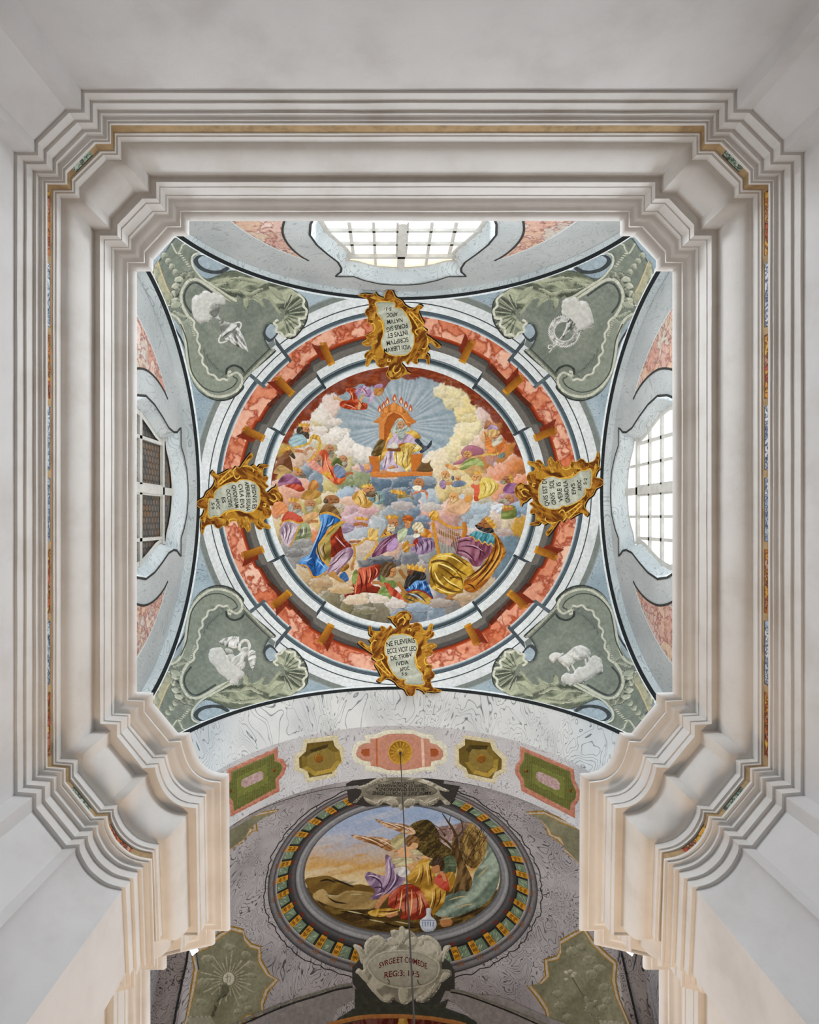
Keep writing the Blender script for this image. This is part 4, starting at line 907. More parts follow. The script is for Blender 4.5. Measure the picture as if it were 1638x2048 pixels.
for q in ((690, 905, 20, 11, '#e6ddd0'), (660, 882, 18, 11, '#e6ddd0'), (640, 862, 16, 10, '#e5dccf'), (905, 808, 17, 11, '#e6d9a8'), (938, 838, 17, 11, '#e6d69c'), (930, 902, 19, 10, '#e5d3a2'), (890, 950, 20, 10, '#e0cca2'), (720, 937, 17, 8, '#dcb8a6'), (965, 957, 21, 10, '#d9a676'), (612, 860, 14, 9, '#dccabc'), (670, 845, 15, 9, '#e4dacd'), (883, 790, 13, 9, '#e8dcae'),
          (778, 950, 27, 12, '#cfc3ba'), (816, 952, 24, 11, '#73889a'), (852, 963, 22, 11, '#8796a0'), (700, 1003, 23, 11, '#dcb8a0'), (735, 1022, 22, 11, '#d0a6a6'), (805, 1013, 25, 11, '#b3aaa6'), (862, 1016, 23, 11, '#c2b9b0'), (905, 1024, 21, 11, '#dba98c'), (955, 1020, 25, 13, '#aebfc9'), (985, 1044, 19, 10, '#cdb8a2'), (605, 1088, 21, 12, '#94948f'), (590, 1108, 19, 11, '#7e7e7d'),
          (600, 987, 21, 10, '#dda48a'), (655, 1014, 21, 10, '#d0be8e'), (575, 1037, 17, 10, '#d3b782'), (745, 1107, 23, 10, '#cbab97'), (765, 1122, 28, 11, '#53565d'), (1010, 1066, 17, 10, '#bba69b'), (845, 1040, 18, 9, '#73869a'), (800, 985, 24, 10, '#64798c'), (690, 965, 22, 10, '#8a9468'), (940, 985, 18, 9, '#d8bd8e')): lump(*q)
SKIN = '#c58a5c'; SKD = '#8f5b37'; SKP = '#d9ac7e'
GD_ = dict(hi='#f7dc83', lo='#7a4412')
def fig(name, label=None):
    e = empty(name, fres.location, None); e.parent = fres; e.location = (0, 0, 0); e['_w'] = tuple(fres.location)
    if label: e['label'] = label
    return e
def f(p, name, P, col, fold=None, **k):
    k.setdefault('bev', 3); k.setdefault('amp', .45); k.setdefault('sm', True); k.setdefault('step', 1.5); k.setdefault('rim', .16)
    return paint(name, p, 'dome', P, col, fold=fold, **k)
def l(p, name, P, w_, col, **k): return line(name, p, 'dome', P, w_, col, **k)
def strings(p, a0, a1, b0, b1, n, fr, col='#d9d2b8'):
    F0 = FR[fr]; g = lambda x: np.array([F0[0]+x[0]/F0[2], F0[1]+x[1]/F0[2]]); a0, a1, b0, b1 = map(g, (a0, a1, b0, b1))
    multi('harp_strings', p, 'dome', [stroke(np.array([a0+(a1-a0)*i/(n-1), b0+(b1-b0)*i/(n-1)]), .7) for i in range(n)], col, step=3, bev=0)
def crown(p, c, w_, h_, ang=0, fr=None):
    F0 = FR[fr]; x, y = F0[0]+c[0]/F0[2], F0[1]+c[1]/F0[2]; w_ /= F0[2]; h_ /= F0[2]; t = math.radians(ang)
    P = [(-.5, .5), (-.6, -.3), (-.38, .02), (-.3, -.5), (-.13, -.02), (0, -.6), (.13, -.02), (.3, -.5), (.38, .02), (.6, -.3), (.5, .5)]
    Q = np.array([(x+a_*w_*math.cos(t)-b_*h_*math.sin(t), y+a_*w_*math.sin(t)+b_*h_*math.cos(t)) for a_, b_ in P])
    return paint('crown', p, 'dome', Q, '#d9a23c', step=1.1, bev=1.6, amp=.6, fold=(ang, 3, .3), **GD_)
def face(p, P, col=SKIN, beard=None, bc='#b9b09c', hair=None, hc='#6a4a30', eye=None):
    h = f(p, 'head', P, col, bev=4, amp=.6, step=1.1, lo='#5a3018')
    if hair: f(h, 'hair', hair, hc, fold=(30, 3, .4), step=1.1)
    if beard: f(h, 'beard', beard, bc, fold=(60, 3, .45), step=1.1, bev=2.5, amp=.6)
    Hq = pts(P); hc_ = Hq.mean(0); w_ = np.ptp(Hq[:, 0])/2; h2 = np.ptp(Hq[:, 1])/2; dx = (.18*w_ if hc_[0] < 800 else -.18*w_)
    ft = [stroke(np.array([hc_+[dx-w_*.5, -h2*.18], hc_+[dx-w_*.16, -h2*.12]]), 1.3), stroke(np.array([hc_+[dx+w_*.18, -h2*.12], hc_+[dx+w_*.5, -h2*.18]]), 1.3),
          stroke(np.array([hc_+[dx+w_*.04, -h2*.1], hc_+[dx+w_*.12, h2*.28]]), 1.0), stroke(np.array([hc_+[dx-w_*.2, h2*.52], hc_+[dx+w_*.28, h2*.5]]), 1.0)]
    multi('features', h, 'dome', ft, '#4a2815', step=2, bev=0)
    if False:
        q = pts(eye); multi('features', h, 'dome', [circ(x, y, 1.0, 8, .7) for x, y in q], '#3a2415', step=1, bev=0)
    return h

# --- throne and the enthroned figure
t = fig('throne', 'orange stone throne with shell crest')
f(t, 'throne_back', 'A 1320,612 1400,545 1425,465 1480,425 1560,385 B 50,372 120,420 200,480 240,548 312,605 238,645 236,900 A 1400,990 1390,625', '#cd7a34', sm=False, bev=3, amp=.4, hi='#eeb070', lo='#7a3712', fold=(0, 12, .15))
f(t, 'throne_niche', 'A 1450,960 1455,640 1500,540 1570,495 B 50,490 120,520 175,590 190,700 190,900', '#b05f24', sm=False, bev=5, amp=-.4, lo='#6a2d0e')
l(t, 'throne_arch', 'A 1440,600 1500,520 1580,485 B 40,488 130,525 190,600 250,620', 2.6, '#e79a52', hi='#f8c890')
f(t, 'shell_crest', 'A 1425,470 1450,440 1480,440 1500,405 1535,415 1560,375 1590,370 B 50,375 80,390 110,420 150,430 160,465 200,480 150,500 60,470 A 1560,470 1480,500', '#d98a3c', fold=(0, 4, .4), lo='#7a3712')
f(t, 'throne_seat', 'A 1270,1010 1400,1000 1400,1190 1300,1190 1290,1120', '#c2702c', sm=False, bev=3, amp=.5, lo='#71330f')
f(t, 'throne_seat', 'B 230,985 390,975 360,1100 340,1190 250,1190', '#c2702c', sm=False, bev=3, amp=.5, lo='#71330f')
f(t, 'step', 'A 1290,1195 1440,1180 1600,1200 B 100,1190 270,1185 500,1190 490,1240 280,1240 A 1450,1260 1300,1250', '#cf7f3a', sm=False, bev=3, amp=.5, lo='#7a3712')
for i, q in enumerate(('A 1400,455', 'A 1447,410', 'A 1490,362', 'A 1572,328', 'B 55,325', 'B 130,358', 'B 185,405', 'B 240,448')):
    x, y = pts(q)[0]; fl = f(t, 'flame', np.array([(x, y+7), (x-4, y+3), (x-3, y-2), (x+.5, y-8), (x+3, y-2), (x+4, y+3)]), '#c9562c', step=1.1, bev=2)
    f(fl, 'flame_core', np.array([(x, y+6), (x-2, y+3), (x, y-2), (x+2, y+3)]), '#f3dfae', step=1, bev=1)
g_ = fig('enthroned_figure', 'white bearded figure in purple and yellow robes on the throne')
f(g_, 'cloak', 'A 1395,1075 1390,970 1450,900 1480,820 1530,720 1600,670 B 40,660 170,690 260,700 330,740 365,790 330,810 250,790 150,800 60,830 A 1580,860 1500,920 1460,1020', '#dcae48', fold=(60, 9, .4), hi='#f6e08d', lo='#8b5a18')
f(g_, 'tunic', 'A 1480,920 1500,830 1560,770 B 0,750 80,740 180,745 250,760 300,830 280,880 180,850 100,870 0,890 A 1560,870', '#b79bb5', fold=(30, 6, .4), hi='#e6d8e4', lo='#6a5374')
f(g_, 'skirt', 'A 1430,1180 1440,1080 1470,980 1530,930 1638,940 B 60,1040 100,1140 30,1150 A 1600,1140 1520,1110 1470,1190', '#b9a0bd', fold=(20, 6, .45), hi='#e8dcea', lo='#6a5374')
f(g_, 'lap_drape', 'B 110,900 200,850 300,870 390,900 390,930 300,960 250,990 240,1060 250,1130 200,1190 150,1140 70,1090 40,1020 60,960', '#e2c35f', fold=(40, 8, .5), hi='#fbf0b4', lo='#94691d')
f(g_, 'book', 'A 1490,920 1638,905 B 130,930 120,955 0,950 A 1500,945', '#7a4a26', sm=False)
f(g_, 'lamb', 'B -30,905 10,870 40,845 80,860 100,900 60,920', '#d9dccb', step=1.2)
face(g_, 'B 85,610 120,585 155,605 160,660 140,695 100,695 83,650', '#c99a74', beard='B 80,670 105,690 140,690 170,660 180,740 150,820 120,830 90,780', bc='#a9b5ab', hair='B 10,720 40,640 70,590 110,562 150,575 180,630 240,690 200,730 170,690 165,620 120,590 85,610 85,680 60,740', hc='#b2beb4', eye='B 108,632 140,632')
f(g_, 'foot', 'A 1395,1200 1430,1170 1490,1180 1480,1210 1410,1215', SKIN); f(g_, 'foot', 'A 1500,1140 1560,1115 1590,1140 1520,1160', SKIN)
z = fig('beasts', 'lion, eagle and ox beside the throne')
f(z, 'lion', 'A 1300,1000 1330,920 1380,830 1430,808 1465,850 1440,930 1400,1000', '#6a5325', fold=(50, 4, .5), step=1.2, var=.2)
f(z, 'eagle', 'B 285,825 330,800 365,840 400,885 440,880 485,820 485,880 430,935 370,972 345,950 375,915 330,870', '#3e4550', fold=(30, 4, .4), step=1.2)
f(z, 'ox', 'B 318,1185 340,1120 365,1090 350,1050 385,1085 440,1085 482,1050 465,1100 500,1185', '#6b5130', step=1.2, bev=4, amp=.6)
z = fig('cherub_head', 'winged cherub head beside the throne')
f(z, 'wing', 'A 1160,1110 1210,1130 1230,1180 1200,1195', '#9d8db0', step=1.2); f(z, 'wing', 'A 1290,1100 1320,1130 1300,1190 1230,1205 1260,1170', '#8f80a6', step=1.2)
f(z, 'head', 'A 1210,1120 1250,1090 1290,1110 1295,1155 1255,1180 1220,1165', '#d7a270', step=1.1, bev=4, amp=.6)

# --- flying angel in red
z = fig('flying_angel', 'flying angel in red and lilac at the upper left of the fresco')
f(z, 'leg', 'A 865,310 930,325 1060,395 1110,435 1085,465 1000,440 920,352 865,350', SKP)
f(z, 'red_drapery', 'A 1000,225 1110,212 1150,260 1140,330 1210,380 1252,390 1252,450 1190,468 1060,462 960,440 928,400 960,360 1040,350 1060,290', '#c24a22', fold=(60, 7, .5), hi='#f0936a', lo='#6a1d0c')
f(z, 'lilac_bodice', 'A 1120,235 1180,182 1240,190 1310,240 1345,300 1290,385 1260,350 1290,320 1230,310 1200,262 1150,300 1118,285', '#b391b6', fold=(30, 5, .45), hi='#e8d6ea', lo='#634a70')
l(z, 'arm', 'A 1210,285 1180,350 1155,460', 5.5, SKP, bev=2.5)
f(z, 'head', 'A 1330,260 1360,205 1410,205 1445,240 1430,285 1390,305 1350,300', '#c9945f', step=1.1, bev=4, amp=.5)
f(z, 'hair', 'A 1330,250 1345,205 1395,190 1445,215 1440,260 1400,245 1360,290 1340,290', '#b77b34', step=1.1, fold=(20, 3, .4))
f(z, 'wing', 'A 1335,185 1375,165 1425,160 1435,200 1345,212', '#b28bb0', step=1.2)

# --- left group
z = fig('harping_king', 'king in pale blue playing a golden harp')
f(z, 'robe', 'A 335,860 350,800 440,730 520,760 545,800 545,870 490,905 400,905', '#86abb4', fold=(60, 7, .45), hi='#cfe3e6', lo='#3c626e')
face(z, 'A 490,680 540,645 575,680 578,715 560,740 510,745', SKIN, beard='A 480,690 510,720 560,730 575,770 570,805 540,800 510,765 470,740', bc='#54483a', hair='A 425,720 440,670 480,650 500,680 485,740 450,750', hc='#4b4132')
crown(z, (515, 635), 120, 55, 0, 'A')
for P in ('A 410,945 500,955 550,995', 'A 530,945 580,915 625,930'): l(z, 'arm', P, 6, '#c27a48', bev=3)
hp = l(z, 'harp', 'A 405,905 470,893 540,870 590,840 600,790 640,762 682,795 702,850 690,920 640,1000 560,1065', 4.5, '#d7a944', **GD_)
strings(hp, (480, 895), (660, 860), (540, 1040), (600, 1010), 10, 'A'); f(hp, 'harp_scroll', 'A 590,800 620,755 670,760 700,790 690,830 640,810', '#d9ad4c', fold=(20, 4, .4), **GD_)
z = fig('brown_cloaked_king', 'crowned king in a brown cloak at the left edge')
f(z, 'cloak', 'A 175,1165 210,1050 280,985 345,1010 372,1085 382,1185 340,1160 250,1110', '#7d4f2e', fold=(40, 8, .4)); f(z, 'robe', 'A 168,1215 180,1150 250,1110 340,1160 378,1200', '#b2915a', fold=(80, 6, .35))
face(z, 'A 270,985 290,930 340,920 375,955 370,990 320,1005', SKD, beard='A 330,985 375,965 412,1015 400,1042 350,1005', bc='#5d4a33'); crown(z, (300, 925), 110, 50, -25, 'A')
z = fig('purple_cloaked_king', 'crowned king in a purple cloak looking right')
f(z, 'cloak', 'A 195,1360 260,1240 345,1212 420,1258 480,1310 492,1385 440,1335 300,1340', '#8b5272', fold=(70, 8, .45), hi='#c99ab2', lo='#45203c'); f(z, 'robe', 'A 290,1352 440,1332 525,1400 460,1425 380,1390', '#b8452a', fold=(60, 6, .4))
face(z, 'A 390,1200 440,1150 490,1170 505,1215 470,1245 415,1240', SKIN, beard='A 450,1235 500,1205 540,1245 528,1268 470,1255', bc='#6b5b45'); crown(z, (432, 1155), 90, 45, 15, 'A')
z = fig('red_robed_elder', 'bald elder in a red robe')
f(z, 'robe', 'A 690,965 760,930 805,990 805,1060 860,1150 915,1290 900,1345 830,1300 740,1220 690,1200 675,1100', '#d9623c', fold=(50, 9, .4), hi='#f2a987', lo='#8c2c14')
face(z, 'A 755,930 770,885 820,868 860,900 862,940 830,960 790,955', '#c08a62', beard='A 810,950 855,940 860,985 850,1025 820,1020 795,975', bc='#7f7766'); f(z, 'crown', 'A 725,1175 760,1200 770,1170 800,1200 830,1200 845,1275 790,1250 740,1225', '#e2a03a', **GD_)
z = fig('pink_robed_elder', 'grey bearded elder in a pink robe')
f(z, 'robe', 'A 580,1120 620,1060 680,1090 710,1140 690,1180 620,1170', '#dd9a88', fold=(60, 6, .3)); face(z, 'A 635,1040 670,992 715,1000 735,1045 720,1075 670,1070', '#bb8460', beard='A 670,1065 725,1055 747,1100 722,1132 685,1100', bc='#7d7564')
z = fig('praying_elder', 'praying elder in green and blue')
f(z, 'orange_robe', 'A 915,1262 1005,1240 990,1295 930,1345 905,1310', '#cf6a34', fold=(40, 6, .35)); f(z, 'blue_robe', 'A 858,1150 900,1105 970,1145 1012,1210 992,1252 910,1265 862,1195', '#6d7c98', fold=(50, 7, .4)); f(z, 'green_cloak', 'A 828,1105 880,1030 940,1040 985,1100 1005,1135 960,1125 900,1092 858,1125', '#67763f', fold=(50, 6, .45))
face(z, 'A 925,1020 975,995 1022,1030 1018,1075 975,1085', '#c08c66', beard='A 960,1075 1018,1070 1020,1115 990,1152 968,1120', bc='#9b927f'); l(z, 'hands', 'A 1000,1235 1045,1205 1090,1215', 6, '#b06c40', bev=3)
z = fig('seated_crowned_king', 'crowned elder in teal and ochre near the centre')
f(z, 'cloak', 'C 1075,90 1110,30 1180,0 1230,-20 1290,20 1330,120 1290,205 1200,205 1110,150', '#d2a24e', fold=(40, 7, .45), hi='#efd08a', lo='#85561c'); f(z, 'robe', 'C 1230,40 1310,20 1400,10 1450,60 1450,140 1380,170 1290,130', '#86a4a3', fold=(70, 6, .4))
face(z, 'A 1200,1400 1250,1350 1310,1350 1345,1395 1320,1440 1240,1440', SKIN, beard='A 1250,1430 1330,1420 1375,1455 1310,1490 1240,1475', bc='#6e5c43'); crown(z, (1248, 1350), 120, 50, -10, 'A')
z = fig('shell_helmeted_head', 'small golden turbaned head among the clouds'); f(z, 'turban', 'A 558,1392 580,1322 630,1280 672,1312 692,1362 660,1402 590,1402', '#c78a44', fold=(40, 4, .4))
f(z, 'robe', 'A 480,1500 520,1420 600,1400 680,1410 720,1450 660,1500 560,1521', '#b7893f', fold=(60, 6, .3))

# --- right group
z = fig('turbaned_harper', 'turbaned elder with a harp at the right')
f(z, 'robe', 'B 1260,830 1330,800 1372,880 1350,950 1300,990 1250,950', '#d17a3c', fold=(60, 6, .35)); f(z, 'cloak', 'B 1100,720 1140,760 1185,830 1235,960 1180,985 1110,900 1120,820', '#d9863f', fold=(70, 6, .35)); f(z, 'sleeve', 'B 1265,1005 1330,958 1345,1012 1285,1035', '#7d9490', fold=(40, 4, .3))
face(z, 'B 1180,780 1230,760 1270,780 1265,830 1210,840', '#c98a58', beard='B 1195,820 1250,800 1300,770 1315,830 1250,880 1205,895', bc='#c3bda8'); f(z, 'turban', 'B 1125,750 1170,690 1240,692 1285,735 1210,780 1140,778', '#d6b072', fold=(20, 4, .35)); f(z, 'head', 'B 1100,660 1125,590 1180,605 1180,655 1110,695', '#a6714c', fold=(40, 4, .3)); f(z, 'veil', 'B 1140,700 1180,640 1250,660 1270,700 1200,690', '#b7a0c2', fold=(30, 4, .3))
hp = l(z, 'harp', 'B 1000,1005 1035,965 1080,1002 1150,985 1220,992 1275,968', 4, '#d9b24e', **GD_); l(hp, 'harp_column', 'B 1025,1012 1120,1075 1220,1142', 4, '#c28d5c'); strings(hp, (1100, 1000), (1260, 990), (1150, 1085), (1230, 1130), 9, 'B', '#b9b2cf')
z = fig('green_robed_elder', 'elder in a green robe leaning on a cloud'); f(z, 'cloud_shade', 'B 740,1110 770,1075 850,1030 830,965 880,900 960,878 1080,920 1085,985 980,1005 900,1045 850,1092', '#a8697a', bev=6, amp=.4, fold=(30, 18, .15)); f(z, 'robe', 'B 815,1165 860,1080 930,1035 1040,1038 1105,1100 1080,1132 980,1110 900,1155', '#8fa058', fold=(70, 8, .45), hi='#cfd79a', lo='#4a5a28'); face(z, 'B 855,985 905,948 962,980 945,1025 880,1025', '#d29b66', hair='B 850,980 900,940 960,965 900,975', hc='#c89a5c'); f(z, 'arm', 'B 640,1110 690,1095 760,1130 820,1160 760,1172 680,1150', '#d9a063', fold=(20, 6, .3))
z = fig('ochre_elders', 'two pale elders behind the clouds at the right'); face(z, 'B 595,1215 640,1172 690,1200 695,1260 640,1275', '#d29a63', beard='B 610,1250 690,1250 680,1310 640,1320', bc='#d0b47e'); f(z, 'robe', 'B 575,1330 620,1280 660,1330 640,1395 600,1380', '#9a7fa0', fold=(60, 5, .35)); f(z, 'blue_robe', 'B 720,1335 800,1285 895,1320 840,1362 750,1372', '#7f93ab', fold=(40, 6, .35)); f(z, 'head', 'B 720,1250 745,1240 750,1280 725,1285', '#5f6478'); face(z, 'B 760,1270 800,1240 830,1270 810,1300', '#d79b62'); f(z, 'hands', 'B 640,1330 700,1310 740,1330 680,1350', SKIN)
z = fig('yellow_cloaked_king', 'crowned elder in a wide yellow cloak'); f(z, 'red_robe', 'B 945,1350 1040,1310 1055,1400 1045,1521 985,1521 985,1400', '#c8512e', fold=(80, 8, .35)); f(z, 'yellow_cloak', 'B 1048,1335 1090,1255 1180,1268 1240,1310 1275,1370 1210,1450 1130,1490 1035,1510 1050,1420', '#dcc056', fold=(65, 10, .3), hi='#f3e49a', lo='#9a7a28'); face(z, 'B 955,1260 1005,1200 1070,1225 1060,1290 1000,1315', '#d5a064', beard='B 980,1300 1050,1280 1040,1340 990,1340', bc='#d0b27c'); crown(z, (1030, 1195), 90, 40, 0, 'B')
z = fig('profile_king', 'crowned king in profile at the right edge'); f(z, 'robe', 'B 1325,1425 1355,1350 1440,1320 1525,1350 1500,1425 1420,1445', '#8e5a8a', fold=(60, 6, .4)); face(z, 'B 1310,1290 1345,1245 1400,1245 1435,1290 1400,1325 1330,1320', '#a06c44', beard='B 1285,1305 1330,1290 1360,1320 1320,1340', bc='#8e8a72'); crown(z, (1425, 1265), 95, 50, 70, 'B')
z = fig('bald_elder_lifting_crown', 'bald elder in a red vest lifting a golden crown'); f(z, 'robe', 'B 250,1490 300,1415 390,1400 445,1440 430,1521 D 400,20 280,50 250,10', '#d98a6a', fold=(70, 7, .35)); f(z, 'sleeve', 'B 425,1440 480,1475 D 500,60 470,70 420,20', '#a58a45', fold=(60, 5, .4)); f(z, 'arm', 'B 90,1500 180,1495 265,1480 275,1521 D 180,30 100,20', '#8f7a3e', fold=(10, 5, .35)); face(z, 'B 275,1320 310,1268 365,1268 402,1315 385,1370 320,1370', '#b57c50', beard='B 262,1370 310,1350 370,1365 350,1415 290,1410', bc='#dcd5c0', eye='B 300,1318'); crown(z, (90, 1420), 150, 65, 8, 'B')
z = fig('pale_elder', 'faint ochre elder with folded hands'); f(z, 'robe', 'D 660,220 690,120 760,90 860,110 950,130 930,230 850,285 740,270', '#d9ae86', fold=(60, 9, .25)); face(z, 'D 690,60 750,20 800,60 790,130 720,140', '#d8a566', beard='D 710,110 790,110 780,160 720,150', bc='#d2b27e'); f(z, 'vessel', 'D 860,110 900,60 960,60 970,110 920,150', '#d79a52')

# --- foreground left
z = fig('lavender_robed_elder', 'kneeling elder in lavender robe with red jewelled collar'); f(z, 'green_robe', 'C 395,590 455,420 545,378 585,440 600,562 500,565', '#8c9a6c', fold=(75, 8, .45)); f(z, 'robe', 'C 225,470 285,375 385,388 435,430 405,520 355,630 330,668 258,585', '#c3abb8', fold=(50, 10, .45), hi='#f0e4ea', lo='#70586e'); f(z, 'collar', 'C 255,375 275,295 335,248 425,268 485,320 505,372 440,385 350,350', '#bf4a30', fold=(30, 4, .3)); l(z, 'collar_trim', 'C 235,420 260,380 350,352 440,388 510,375', 2.6, '#d79a30', **GD_); l(z, 'robe_trim', 'C 470,410 440,470 405,560 345,670', 2.4, '#d79a30', **GD_)
face(z, 'C 355,205 375,160 430,148 478,185 480,235 420,245', '#b98056', beard='C 380,235 470,225 520,285 505,315 420,280', bc='#b7b2a4', hair='C 325,200 350,160 385,165 380,240 345,255', hc='#a8a69a'); l(z, 'hand', 'C 560,385 620,365 680,370', 6, '#b57b48', bev=3)
z = fig('orange_robed_king', 'king in an orange robe behind the kneeling elder'); f(z, 'robe', 'C 158,160 250,135 312,195 322,245 250,285 195,292 165,280', '#dd8f5c', fold=(60, 8, .3)); crown(z, (395, 110), 110, 60, 0, 'C')
z = fig('grey_bearded_elder', 'grey bearded elder looking up'); f(z, 'robe', 'C 495,305 560,280 650,250 685,300 620,345 535,385', '#cda06c', fold=(50, 7, .35)); face(z, 'C 520,160 560,108 630,120 645,175 600,205 540,200', '#bb875e', beard='C 525,195 600,190 640,200 615,240 570,268 530,232', bc='#a49f8a', eye='C 570,155 605,150')
z = fig('blue_cloaked_king', 'large kneeling king in a bright blue cloak lined with gold')
f(z, 'cloak', 'C 690,288 780,285 870,310 942,350 880,400 800,440 740,560 680,640 650,720 690,800 760,860 795,900 770,950 690,1005 610,1005 570,920 455,872 490,800 570,760 640,620 700,500 722,430', '#2f6fb8', fold=(30, 11, .55), hi='#86bdf0', lo='#0f2a58', step=1.8)
f(z, 'lining', 'C 870,390 992,362 940,440 870,500 820,580 835,680 835,780 800,865 720,790 668,690 720,590 790,500', '#8a7636', fold=(40, 9, .5), hi='#c9b56a', lo='#3d3112')
f(z, 'red_tunic', 'C 828,545 900,480 940,420 962,500 992,580 1075,660 985,702 900,762 830,785 832,660', '#9c3219', fold=(50, 9, .5), hi='#d46a42', lo='#4a1408')
f(z, 'leg_drapery', 'C 775,975 800,900 840,820 930,720 1040,668 1095,720 1062,800 1000,872 930,965 895,995', '#a98aa0', fold=(35, 10, .5), hi='#dcc8d6', lo='#5a4258')
f(z, 'mantle', 'C 685,295 720,220 762,168 850,180 905,232 952,335 850,292 780,272', '#7c5a30', fold=(50, 8, .4)); l(z, 'mantle_trim', 'C 700,285 780,262 860,285 945,342', 3, '#d89b2c', **GD_)
l(z, 'gold_trim', 'C 992,365 880,420 790,500 720,590 665,690 700,780 760,850 810,900', 3.2, '#dc9c28', **GD_); l(z, 'gold_hem', 'C 460,880 540,890 590,960 620,1015 690,1010 760,970 790,950', 3.0, '#cf8e25', **GD_)
f(z, 'sleeve', 'C 958,425 1000,390 1080,408 1105,450 1050,492 968,505', '#a695ac', fold=(80, 5, .4)); f(z, 'blue_hem', 'C 925,1012 990,958 1038,1040 990,1075', '#26588f', fold=(40, 5, .4)); f(z, 'skirt_hem', 'C 930,930 1020,860 1040,910 960,960', '#9a6a20', fold=(40, 4, .4))
l(z, 'arm', 'C 1095,410 1180,392 1258,420', 6.5, '#a66b3c', bev=3); l(z, 'arm', 'C 1040,610 1100,605 1180,602', 5, '#a2683c', bev=3)
face(z, 'C 742,130 775,72 850,58 912,82 928,130 890,170 800,165', '#9d6a42', beard='C 850,165 920,155 990,205 960,225 890,205', bc='#b9b0a0', hair='C 740,140 755,100 790,110 800,150 770,160', hc='#5e4a34', eye='C 885,112')
f(z, 'foot', 'C 795,995 845,950 895,970 905,1005 985,1068 940,1078 860,1032', '#b98a4c'); crown(z, (1190, 330), 150, 45, 5, 'C')
hp = l(z, 'harp', 'C 1080,640 1130,642 1200,605 1235,572 1300,582 1345,582', 4.4, '#d2a140', **GD_); l(hp, 'harp_column', 'C 1092,650 1112,720 1102,800 1085,850', 4.6, '#c18c3c', **GD_); l(hp, 'harp_back', 'C 1352,572 1362,640 1322,700 1218,822', 4.6, '#d6a745', **GD_); strings(hp, (1120, 650), (1330, 600), (1130, 830), (1215, 815), 11, 'C'); f(hp, 'harp_cherub', 'C 1260,560 1268,470 1310,440 1348,470 1392,435 1378,495 1388,562 1330,585', '#d9b36a', fold=(40, 5, .5), **GD_)
z = fig('purple_cloaked_bearded_king', 'crowned bearded king in ochre and purple offering incense')
f(z, 'cloak', 'C 1308,785 1400,620 1500,552 1625,500 1610,560 1560,640 1500,690 1478,725', '#7c4460', fold=(40, 9, .5), hi='#b98ca4', lo='#3a1830'); f(z, 'ochre_mantle', 'C 1410,560 1450,480 1500,420 1545,470 1600,465 D 30,480 0,500 C 1560,520 1480,545', '#c08430', fold=(40, 6, .45), hi='#e8bd62', lo='#6b3f0e'); f(z, 'sleeve', 'D 88,495 150,448 195,440 205,485 172,570 100,615', '#b3bf9c', fold=(50, 5, .4)); f(z, 'robe', 'D -10,600 60,560 100,610 80,680 10,720 -40,700', '#a784ac', fold=(50, 6, .4))
face(z, 'C 1500,345 1600,330 1618,400 1590,440 1530,430', '#b87d52', beard='C 1500,400 1545,430 1600,420 D -10,430 30,400 60,440 30,490 -30,490', bc='#cfc4a4', eye='C 1530,368 1575,362'); crown(z, (1545, 310), 140, 60, 0, 'C'); f(z, 'hand', 'D 170,392 240,380 235,432 190,452', SKIN); f(z, 'incense_pot', 'D 148,322 200,290 272,320 265,370 205,392 160,372', '#b8561f', fold=(80, 6, .5), **GD_)
z = fig('white_haired_elder', 'white haired elder in a purple robe'); f(z, 'robe', 'D 250,705 270,640 320,570 400,530 480,560 525,620 512,702 420,745 320,755', '#8d6f90', fold=(60, 9, .45), hi='#c4afc6', lo='#46304e'); f(z, 'collar', 'D 345,515 400,448 470,490 505,545 420,560', '#cf8028', fold=(30, 5, .35), **GD_); f(z, 'red_robe', 'D 270,600 320,565 330,640 290,650', '#9c2f20'); f(z, 'gold_vessel', 'D 148,642 200,590 232,640 212,725 160,722', '#c9902e', fold=(60, 5, .5), **GD_); l(z, 'arm', 'D 200,650 250,645 290,650', 5, SKIN, bev=2.5)
face(z, 'D 285,475 320,460 345,480 320,525 290,510', '#c08d66', beard='D 268,540 290,510 340,510 350,540 300,565', bc='#e6dfcc', hair='D 258,435 300,378 365,382 395,435 392,495 335,505 320,460 285,475', hc='#d8cba6')
z = fig('red_cloaked_youth', 'young man with brown hair in a red cloak and green tunic'); f(z, 'cloak', 'C 985,1245 1040,1140 1110,1070 1150,930 1260,900 1370,868 1412,890 1405,960 1370,1020 1300,1080 1330,1120 1405,1140 1390,1205 1300,1205 1180,1205 1100,1285', '#a83a22', fold=(65, 13, .5), hi='#e07a5a', lo='#4c130a', step=1.7)
f(z, 'tunic', 'C 1405,1000 1452,1008 1480,1060 1560,1058 1592,1120 1545,1165 1440,1140', '#6f8a45', fold=(40, 7, .4)); f(z, 'sleeve', 'C 1365,1235 1420,1140 1480,1170 1545,1232 1500,1295 1400,1265', '#7c9550', fold=(50, 6, .45)); f(z, 'cloak_tail', 'C 1450,1088 1540,1110 D 0,1120 80,1180 165,1270 205,1355 150,1315 90,1270 0,1232 C 1540,1255', '#b8452c', fold=(30, 8, .45), hi='#e88a6a', lo='#5a170c'); f(z, 'green_sleeve', 'C 1078,1015 1108,938 1142,950 1132,1060 1090,1125', '#7d8f45', fold=(70, 5, .4)); l(z, 'hand', 'C 1082,940 1075,890 1095,850', 6, '#b07a48', bev=3); l(z, 'arm', 'C 1440,1125 1390,1085 1310,1085', 7, '#b07a48', bev=3)
face(z, 'C 1520,915 1580,905 1598,955 1575,1010 1525,1022 1500,985', '#c38c58', hair='C 1400,960 1412,895 1445,858 1505,838 1575,858 1595,900 1535,925 1515,1000 1450,1025', hc='#5e4526', eye='C 1562,940')
